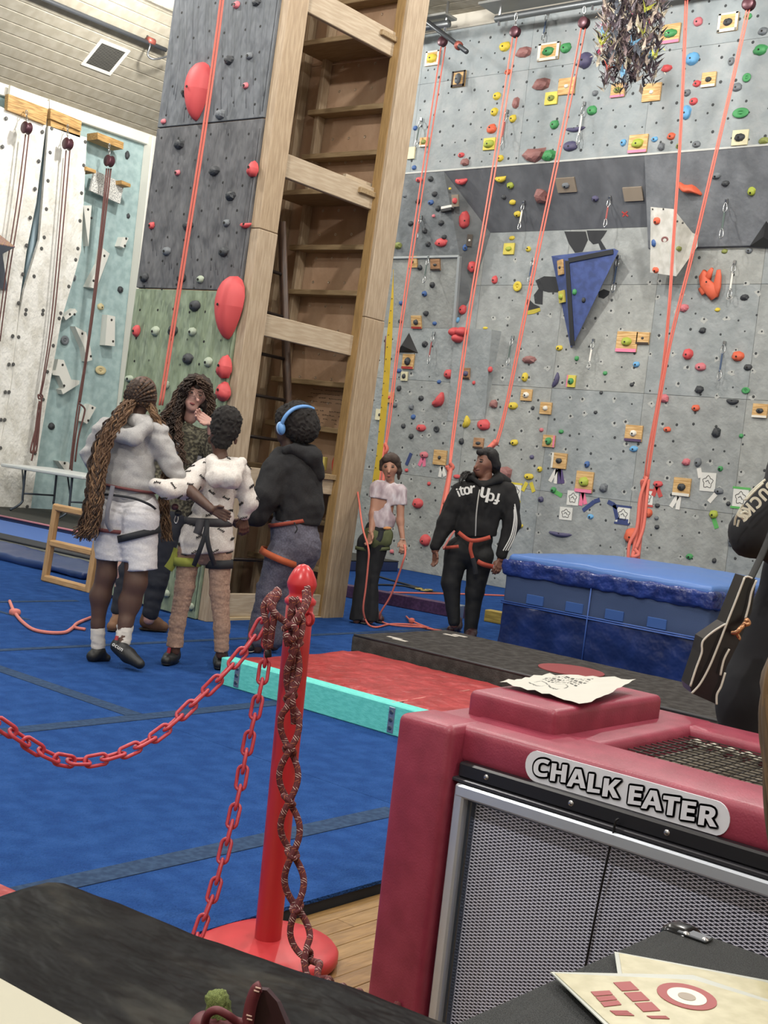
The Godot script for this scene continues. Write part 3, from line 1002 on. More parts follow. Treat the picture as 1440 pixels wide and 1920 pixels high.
# ---------- the left wall ----------
func make_left_wall() -> void:
	var w := thing("wall_left", Vector3(-15.5, 0, -9), "", "", "", "structure")
	tag(w, "pale blue left wall carrying tall white climbing panels")
	var st := new_st()
	span(st, Vector3(-15.7, -0.35, -12.8), Vector3(-15.5, 5.9, 7.2))
	wobj("wall_face", st, noisy("wall_blue", ["8ea5a6", "98afb0", "a1b7b7"], 0.02, Vector3(1, 1, 1), 0.8), w)
	var white := noisy("panel_white", ["cbc9c0", "d8d7d0", "dfded8"], 0.012, Vector3(1.1, 0.7, 1.1), 0.75, {"bump": 4.0, "bump_freq": 0.06, "normal": 0.4})
	st = new_st()
	px_slab(st, plane_x(-15.22), [[-60, 170], [12, 205], [86, 236], [68, 380], [50, 470], [36, 570], [26, 700], [0, 965], [-120, 950]], 0.05)
	wobj("white_panel", st, white, w)
	st = new_st()
	px_slab(st, plane_x(-15.2), [[91, 236], [163, 258], [152, 470], [140, 515], [115, 600], [90, 740], [75, 830], [56, 966], [-20, 955], [22, 720], [35, 600], [45, 545], [74, 450], [80, 380]], 0.05)
	wobj("white_panel", st, white, w)
	st = new_st()
	px_slab(st, plane_x(-15.3), [[20, 160], [92, 190], [90, 240], [14, 210]], 0.05)
	px_slab(st, plane_x(-15.3), [[93, 186], [150, 210], [150, 236], [93, 215]], 0.05)
	wobj("white_board", st, plain("board_white", "d9d6ca", 0.8), w)
	var plankw := wood("wall_plank", "8c6b3e", "a8844f", "bd9a63", "z")
	var k := 0
	for poly in [[[16, 176], [90, 204], [86, 234], [14, 206]], [[95, 203], [153, 227], [152, 246], [94, 222]], [[95, 224], [151, 247], [150, 258], [95, 238]], [[183, 248], [232, 267], [231, 280], [183, 261]], [[161, 312], [180, 319], [180, 325], [161, 319]], [[228, 338], [245, 345], [245, 351], [228, 345]]]:
		st = new_st()
		px_slab(st, plane_x(-15.2 + (0.04 if k != 2 else 0.0)), poly, 0.08 if k < 3 else 0.25)
		wobj("anchor_plank", st, plankw, w)
		k += 1
	st = new_st()
	px_slab(st, plane_x(-15.3), [[178, 319], [233, 345], [225, 382], [169, 357]], 0.04)
	wobj("mottled_board", st, noisy("mottled", ["8b8d8c", "c4c4bf", "d6d5cf"], 0.05, Vector3(3, 3, 3), 0.8, {"seed": 8}), w)
	# conduit between the panels
	st = new_st(true)
	tube(st, PackedVector3Array([on_x(81, 240, -15.42), on_x(76, 320, -15.4), on_x(71, 395, -15.38), on_x(50, 520, -15.36), on_x(36, 610, -15.36)]), 0.05, 10)
	wobj("conduit", st, plain("conduit_blue", "8ea3ad", 0.6), w)
	# screws of the white panels
	st = new_st()
	for px in [[24, 190], [57, 200], [12, 222], [5, 275], [80, 247], [73, 302], [66, 354], [57, 408], [50, 460], [43, 514], [35, 568], [97, 241], [94, 286], [90, 339], [87, 392], [83, 445], [78, 466], [160, 266], [157, 310], [153, 362], [150, 414], [146, 466], [142, 487], [64, 518], [129, 537], [49, 581], [48, 589], [81, 582], [80, 589], [114, 587], [111, 597], [24, 630], [35, 632], [100, 648], [17, 683], [25, 683], [89, 697], [10, 735], [17, 735], [81, 749], [2, 787], [9, 787], [1, 840], [66, 850], [51, 950]]:
		var c := on_plane(plane_x(-15.198), px[0], px[1])
		lathe(st, Transform3D(Basis(Vector3.BACK, -PI / 2), c), [Vector2(0.028, 0.0), Vector2(0.02, 0.012), Vector2(0.0, 0.012)], 8)
	var so := wobj("bolt_head", st, plain("bolt_head", "5a5a58", 0.5, 0.3), w)
	so.set_meta("kind", "stuff")
	st = new_st()
	span(st, Vector3(-15.5, 0, -12.28), Vector3(-15.3, 5.8, -11.9), 0.01)
	span(st, Vector3(-15.5, 5.68, -12.56), Vector3(-15.4, 5.84, 7.0), 0.01)
	struct("trim_1", st, plain("trim_white", "d8d6cd", 0.7))
	# white wooden features on the blue wall
	var wf := plain("feature_white", "d3d3cc", 0.6)
	var shapes := [[[450, 15], [495, 15], [478, 235]], [[665, 185], [695, 190], [670, 245], [648, 235]], [[555, 245], [592, 275], [520, 465], [478, 455], [490, 425], [540, 330]], [[345, 615], [405, 572], [418, 590], [355, 635]], [[580, 605], [622, 615], [620, 775], [567, 770]], [[405, 668], [465, 700], [490, 790], [498, 850], [470, 858], [455, 780]],
		[[315, 845], [345, 850], [385, 955], [430, 960], [428, 980], [340, 1035], [330, 1010], [350, 1000], [320, 935], [285, 930], [280, 910], [300, 905]], [[485, 1088], [520, 1105], [470, 1195], [445, 1180]], [[315, 1395], [370, 1400], [395, 1450], [365, 1465]]]
	var words := ["tall thin white wedge feature high on the blue wall", "small white oblong feature by the white corner post", "long white blade feature behind the hanging doubled rope", "small white oblong feature tilted beside the white panel", "upright white box feature beside the white corner post", "white arrow shaped feature crossed by the thick rope", "white zigzag feature beside the coiled rope on blue wall", "white tilted box feature low beside the thick rope knot", "white triangular feature above the folding table end"]
	for i in shapes.size():
		var px := []
		for q in shapes[i]:
			px.append([q[0] * 0.3472, 380 + q[1] * 0.3472])
		var mid := Vector3.ZERO
		for q in px:
			mid += on_x(q[0], q[1], -15.5) / px.size()
		var o := thing("wall_feature", mid, words[i], "climbing hold", "white features on the blue wall")
		st = new_st()
		px_slab(st, plane_x(-15.37), px, 0.13)
		wobj("body", st, wf, o)
		st = new_st()
		for q in [0, int(px.size() / 2.0)]:
			var c := on_x(px[q][0], px[q][1], -15.369).lerp(on_x(px[(q + 1) % px.size()][0], px[(q + 1) % px.size()][1], -15.369), 0.3).lerp(mid + Vector3(0.131, 0, 0), 0.3)
			lathe(st, Transform3D(Basis(Vector3.BACK, -PI / 2), c), [Vector2(0.02, 0.0), Vector2(0.0, 0.006)], 8)
		wobj("screw", st, plain("screw_dark", "3b3a38", 0.5, 0.5), o)
	# star patterned volume at the left
	var vb := on_x(-10, 465, -14.9)
	var sv := thing("star_volume", vb, "dark box volume with purple and yellow star top on white panel", "climbing volume")
	var c1 := on_x(-60, 430, -14.8)
	var c2 := on_x(0, 442, -15.2)
	var c3 := on_x(28, 464, -14.8)
	var c4 := on_x(-20, 455, -14.5)
	st = new_st()
	solid(st, [c1, c2, c3, c4], [c1 + Vector3(0, -0.6, 0), c2 + Vector3(0, -0.7, -0.2), c3 + Vector3(-0.15, -0.32, 0.5), c4 + Vector3(0, -0.45, 0.3)])
	wobj("body", st, plain("star_body", "4b515c", 0.7), sv)
	st = new_st()
	var up := Vector3(0, 0.012, 0)
	solid(st, [c1 + up, c2 + up, c3 + up, c4 + up], [c1, c2, c3, c4])
	wobj("top_sheet", st, noisy("star_sheet", ["6f4a5e", "86627a", "b09a4a"], 0.03, Vector3(5, 5, 5), 0.7, {"stops": [0.3, 0.55, 0.62]}), sv)

# a padded block with rounded edges; f places it, noise wrinkles it
func cushion(st: SurfaceTool, f: Transform3D, size: Vector3, round_: float, cell := 0.06, amp := 0.0, freq := 3.0, bulge := 0.0, seed_ := 1) -> void:
	var h := size * 0.5
	var nz := FastNoiseLite.new()
	nz.seed = seed_
	nz.frequency = freq
	nz.fractal_octaves = 3
	var put := func(p: Vector3) -> Vector3:
		var inner := Vector3(clampf(p.x, -h.x + round_, h.x - round_), clampf(p.y, -h.y + round_, h.y - round_), clampf(p.z, -h.z + round_, h.z - round_))
		var d := (p - inner)
		var q := inner + d.normalized() * round_ if d.length() > 0.00001 else p
		var n := d.normalized()
		if amp > 0.0:
			q += n * amp * nz.get_noise_3d(p.x, p.y, p.z)
		if bulge > 0.0:
			q += n * bulge * (1.0 - pow(absf(p.x / h.x), 4.0)) * (1.0 - pow(absf(p.z / h.z), 4.0)) if absf(n.y) > 0.7 else Vector3.ZERO
		return f * q
	for face in 6:
		var ax := face % 3
		var sg := 1.0 if face < 3 else -1.0
		var iu := (ax + 1) % 3
		var iv := (ax + 2) % 3
		var us := ticks(h[iu], round_, cell)
		var vs := ticks(h[iv], round_, cell)
		var g := []
		for u in us:
			var row := PackedVector3Array()
			for v in vs:
				var p := Vector3.ZERO
				p[ax] = h[ax] * sg
				p[iu] = u
				p[iv] = v
				row.append(put.call(p))
			g.append(row)
		for a in us.size() - 1:
			for b in vs.size() - 1:
				if sg > 0:
					quad(st, g[a][b], g[a + 1][b], g[a + 1][b + 1], g[a][b + 1])
				else:
					quad(st, g[a][b], g[a][b + 1], g[a + 1][b + 1], g[a + 1][b])

func ticks(h: float, r: float, cell: float) -> Array:
	var out := []
	for a in [0.0, 0.25, 0.6]:
		out.append(-h + r * a)
	var n := maxi(1, int(ceil((2.0 * h - 2.0 * r) / cell)))
	for i in n + 1:
		out.append(-h + r + (2.0 * h - 2.0 * r) * i / n)
	for a in [0.6, 0.25, 0.0]:
		out.append(h - r * a)
	return out

func rounded(a: Vector3, b: Vector3, r: float, cell := 0.1, amp := 0.0, freq := 3.0, bulge := 0.0, seed_ := 1) -> SurfaceTool:
	var st := new_st(true)
	cushion(st, Transform3D(Basis(), (a + b) * 0.5), (b - a).abs(), r, cell, amp, freq, bulge, seed_)
	return st

func make_mats() -> void:
	var st: SurfaceTool
	# green beam and red mat
	var green := noisy("beam_green", ["59c3bb", "61cbc3", "69d1c9"], 0.03, Vector3(2, 6, 6), 0.6, {"bump": 3.0, "bump_freq": 0.1, "normal": 0.3})
	var bt := thing("balance_beam", Vector3(-4.4, 0, -4.91), "low mint green wooden beam edging the red mat", "beam")
	st = new_st()
	span(st, Vector3(-5.16, 0, -4.965), Vector3(-3.4, 0.155, -4.87), 0.006)
	wobj("beam_body", st, green, bt)
	for px in [[444, 1270], [733, 1352]]:
		var c := on_z(px[0], px[1], -4.869)
		c.y = 0.077
		st = new_st()
		box(st, Transform3D(Basis(), c), Vector3(0.04, 0.13, 0.006), 0.002)
		var pl := wobj("steel_plate", st, plain("plate_zinc", "9fa9b4", 0.35, 0.8), bt)
		for s in [-0.04, 0.0, 0.04]:
			st = new_st()
			lathe(st, Transform3D(Basis(Vector3.RIGHT, PI / 2), c + Vector3(0, s, 0.003)), [Vector2(0.012, 0.0), Vector2(0.01, 0.005), Vector2(0.0, 0.006)], 10)
			wobj("bolt", st, plain("plate_bolt", "6f7780", 0.3, 0.9), pl)
	var rm := thing("red_mat", Vector3(-4.3, 0, -5.5), "flat red vinyl landing mat behind the mint green beam", "mat")
	st = rounded(Vector3(-5.15, 0.0, -6.04), Vector3(-3.0, 0.148, -4.985), 0.03, 0.05, 0.012, 5.0, 0.006, 4)
	wobj("cover", st, noisy("vinyl_red", ["8d2b2c", "982f31", "a33638"], 0.02, Vector3(1, 1, 1), 0.42, {"bump": 5.0, "bump_freq": 0.03, "normal": 0.5}), rm)
	st = new_st(true)
	tube(st, PackedVector3Array([on_floor(735, 1318, 0.152), on_floor(880, 1294, 0.152)]), 0.004, 6)
	wobj("seam", st, plain("mat_seam", "c9867f", 0.6), rm)
	# black mat
	var bm := thing("black_mat", Vector3(-4.2, 0, -6.5), "long low black mat with red dot before the blue block", "mat")
	st = rounded(Vector3(-5.24, 0.0, -7.05), Vector3(-2.6, 0.235, -6.06), 0.025, 0.08, 0.005, 4.0, 0.0, 6)
	wobj("cover", st, noisy("mat_black", ["3a3837", "413f3e", "484645"], 0.03, Vector3(1.5, 1.5, 1.5), 0.85, {"bump": 3.0, "bump_freq": 0.2, "normal": 0.3, "extra": {"metallic_specular": 0.08}}), bm)
	st = new_st()
	var c := on_floor(1071, 1257, 0.236)
	lathe(st, Transform3D(Basis(), c), [Vector2(0.2, 0.0), Vector2(0.2, 0.004), Vector2(0.0, 0.004)], 28)
	wobj("red_dot", st, plain("dot_red", "7f3436", 0.6), bm)
	for px in [[740, 1196], [750, 1200], [845, 1191], [862, 1192]]:
		st = new_st()
		box(st, Transform3D(Basis(Vector3.UP, 0.0), on_floor(px[0], px[1], 0.2375)), Vector3(0.11, 0.003, 0.035))
		wobj("label_patch", st, plain("patch_white", "b7b1a9", 0.7), bm)
	st = new_st(true)
	tube(st, PackedVector3Array([Vector3(-5.22, 0.232, -6.065), Vector3(-2.62, 0.232, -6.065)]), 0.008, 6)
	wobj("piping", st, plain("mat_piping", "3f4043", 0.6), bm)
	# big blue crash mat
	var cm := thing("crash_mat", Vector3(-4.5, 0, -8.6), "thick blue vinyl crash mat with mesh vents against grey wall", "mat")
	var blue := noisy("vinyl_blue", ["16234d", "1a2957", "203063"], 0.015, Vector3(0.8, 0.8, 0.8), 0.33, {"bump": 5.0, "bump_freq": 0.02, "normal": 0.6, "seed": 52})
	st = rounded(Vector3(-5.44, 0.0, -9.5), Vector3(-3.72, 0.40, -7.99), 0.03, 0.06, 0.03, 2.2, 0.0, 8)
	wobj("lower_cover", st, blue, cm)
	st = rounded(Vector3(-5.435, 0.37, -9.49), Vector3(-3.725, 0.64, -8.0), 0.03, 0.06, 0.012, 2.5, 0.0, 9)
	wobj("mesh_band", st, noisy("mesh_blue", ["2c3d5f", "324468", "394b70"], 0.3, Vector3(3, 3, 3), 0.75), cm)
	st = rounded(Vector3(-5.46, 0.60, -9.52), Vector3(-3.70, 0.725, -7.97), 0.03, 0.04, 0.02, 7.0, 0.0, 10)
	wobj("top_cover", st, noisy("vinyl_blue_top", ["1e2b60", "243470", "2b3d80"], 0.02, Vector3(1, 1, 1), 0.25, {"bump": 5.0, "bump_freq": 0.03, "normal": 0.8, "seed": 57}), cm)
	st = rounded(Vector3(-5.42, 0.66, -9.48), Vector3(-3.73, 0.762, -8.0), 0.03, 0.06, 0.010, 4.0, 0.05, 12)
	wobj("top_sheet", st, plain("vinyl_sheen", "4a6fae", 0.4), cm)  # pale blue paints the sheen of the cover top, not another sheet
	for px in [[1000, 1138], [1074, 1151], [1149, 1164], [1229, 1178]]:
		var q := on_z(px[0], px[1], -7.985)
		st = new_st()
		box(st, Transform3D(Basis(), Vector3(q.x, 0.445, -7.998)), Vector3(0.15, 0.075, 0.02), 0.004)
		wobj("vent_patch", st, plain("patch_blue", "2c4f8c", 0.7), cm)
	for y in [0.385, 0.4]:
		st = new_st(true)
		tube(st, PackedVector3Array([Vector3(-5.43, y, -7.982), Vector3(-3.74, y, -7.982)]), 0.006, 6)
		wobj("seam", st, plain("mat_seam_blue", "3a5aa0", 0.5), cm)
	st = new_st(true)
	tube(st, PackedVector3Array([Vector3(-4.66, 0.02, -7.975), Vector3(-4.66, 0.62, -7.985)]), 0.005, 6)
	wobj("seam", st, plain("mat_seam_blue", "3a5aa0", 0.5), cm)
	# low beams behind
	var pb := thing("floor_beam", Vector3(-7.3, 0, -9.2), "low dark purple floor beam behind the rope handler", "beam")
	st = new_st()
	bar(st, Vector3(-8.9, 0.06, -9.1), Vector3(-6.75, 0.06, -9.33), 0.1, 0.12, 0.006)
	wobj("beam_body", st, noisy("beam_purple", ["38203f", "422748", "4b2e51"], 0.03, Vector3(3, 3, 3), 0.6), pb)
	st = new_st()
	bar(st, Vector3(-6.86, 0.06, -9.318), Vector3(-6.75, 0.06, -9.332), 0.106, 0.126, 0.004)
	wobj("steel_end", st, plain("plate_zinc", "9fa9b4", 0.35, 0.8), pb)
	var yb := thing("floor_beam", Vector3(-6, 0, -9.4), "low yellow wooden floor beam behind the black hooded climber", "beam")
	st = new_st()
	bar(st, Vector3(-6.6, 0.055, -9.5), Vector3(-5.0, 0.055, -9.66), 0.1, 0.11, 0.006)
	wobj("beam_body", st, wood("beam_yellow_w", "8a7634", "a18b40", "b09a4c", "x"), yb)
	var cr := thing("red_pad", on_floor(-60, 1690), "corner of a flat red vinyl pad beside the black block", "mat")
	st = new_st()
	px_slab(st, {"o": Vector3(0, 0.1, 0), "u": Vector3.RIGHT, "v": Vector3.FORWARD, "n": Vector3.UP}, [[-160, 1585], [33, 1672], [-40, 1730], [-260, 1660]], 0.1)
	wobj("cover", st, noisy("vinyl_red", ["8d2b2c", "982f31", "a33638"], 0.02, Vector3(1, 1, 1), 0.42), cr)
	# mats by the left wall
	var black := plain("mat_top_black", "33332f", 0.85)
	var lm := thing("folded_mat", Vector3(-13, 0, -9.5), "black topped floor mat with pink edge under the folding table", "mat")
	st = new_st()
	span(st, Vector3(-15.15, 0.0, -12.2), Vector3(-9.9, 0.12, -8.98), 0.01)
	wobj("cover", st, plain("vinyl_navy", "26335a", 0.5), lm)
	st = new_st()
	span(st, Vector3(-15.15, 0.12, -12.2), Vector3(-9.9, 0.135, -8.99), 0.004)
	wobj("top_sheet", st, black, lm)
	st = new_st(true)
	tube(st, PackedVector3Array([Vector3(-15.1, 0.128, -8.975), Vector3(-9.9, 0.128, -8.975)]), 0.014, 6)
	wobj("pink_edge", st, plain("edge_pink", "c58088", 0.7), lm)
	var m2 := thing("blue_floor_mat", Vector3(-12, 0, -8), "light blue floor mat before the black topped mat", "mat")
	st = rounded(Vector3(-15.1, 0.0, -8.93), Vector3(-9.5, 0.09, -7.85), 0.02, 0.25)
	wobj("cover", st, plain("mat_light_blue", "3d63a8", 0.6), m2)
	var m3 := thing("layered_board", Vector3(-11, 0, -7.5), "foam layered springboard edge with yellow and white bands", "board")
	var y0 := 0.0
	for L in [[0.055, "8f8348", "foam_yellow"], [0.03, "a9aa9f", "foam_white"], [0.02, "2b2d33", "foam_black"]]:
		st = new_st()
		span(st, Vector3(-15.0, y0, -7.83), Vector3(-9.3, y0 + L[0] - 0.001, -7.55 + y0 * 0.5), 0.006)
		wobj("foam_layer", st, plain(L[2], L[1], 0.85), m3)
		y0 += L[0]
	var m4 := thing("navy_mat", Vector3(-11, 0, -7.2), "dark navy soft mat in front of the layered board", "mat")
	st = rounded(Vector3(-14.8, 0.0, -7.5), Vector3(-9.15, 0.07, -6.85), 0.03, 0.08, 0.03, 2.0)
	wobj("cover", st, plain("vinyl_navy_soft", "1f3363", 0.4), m4)
	# folding table
	var tt := thing("folding_table", Vector3(-14, 0.135, -10), "white plastic folding table with grey legs by the left wall", "table")
	st = rounded(Vector3(-14.9, 0.70, -10.38), Vector3(-13.06, 0.745, -9.62), 0.015, 0.4)
	wobj("table_top", st, plain("table_white", "cfd3d2", 0.5), tt)
	var leg := plain("table_leg", "4c5560", 0.4, 0.6)
	for x in [-13.45, -14.5]:
		for z in [-9.75, -10.25]:
			st = new_st(true)
			tube(st, curve([Vector3(x, 0.7, z), Vector3(x, 0.35, z), Vector3(x, 0.27, z), Vector3(x - 0.02, 0.2, z + (0.06 if z > -10 else -0.06)), Vector3(x - 0.02, 0.15, z + (0.16 if z > -10 else -0.16))], 4), 0.016, 8)
			wobj("leg", st, leg, tt)
		st = new_st(true)
		tube(st, PackedVector3Array([Vector3(x, 0.38, -9.75), Vector3(x, 0.38, -10.25)]), 0.012, 8)
		wobj("cross_bar", st, leg, tt)
		st = new_st(true)
		tube(st, PackedVector3Array([Vector3(x, 0.45, -9.75), Vector3(x - 0.42, 0.69, -9.98)]), 0.011, 8)
		wobj("brace", st, leg, tt)
	# open wooden frame
	var fp := on_floor(128, 1103)
	var wf := thing("wooden_frame", fp, "small open wooden frame with middle rail standing by the tower", "wooden frame")
	var fw := wood("frame_birch", "a8845a", "b18d62", "b9966b", "y")
	var fz := -6.42
	var bl := on_z(84, 1090, fz)
	var br := on_z(166, 1112, fz)
	var tl := on_z(106, 958, fz)
	var tr := tl + (br - bl)
	var lean := Vector3(0, 0, 0.0)
	var fx := wood("frame_birch_rail", "a8845a", "b18d62", "b9966b", "x")
	for e in [[bl, br], [tl + lean, tr + lean], [bl.lerp(tl, 0.5), br.lerp(tr, 0.5)]]:
		st = new_st()
		bar(st, e[0] + Vector3(0, 0.03, 0), e[1] + Vector3(0, 0.03, 0), 0.06, 0.06, 0.012)
		wobj("rail", st, fx, wf)
	for e in [[bl, tl], [br, tr]]:
		st = new_st()
		bar(st, e[0], e[1] + Vector3(0, 0.06, 0), 0.06, 0.06, 0.012)
		wobj("side_post", st, fw, wf)

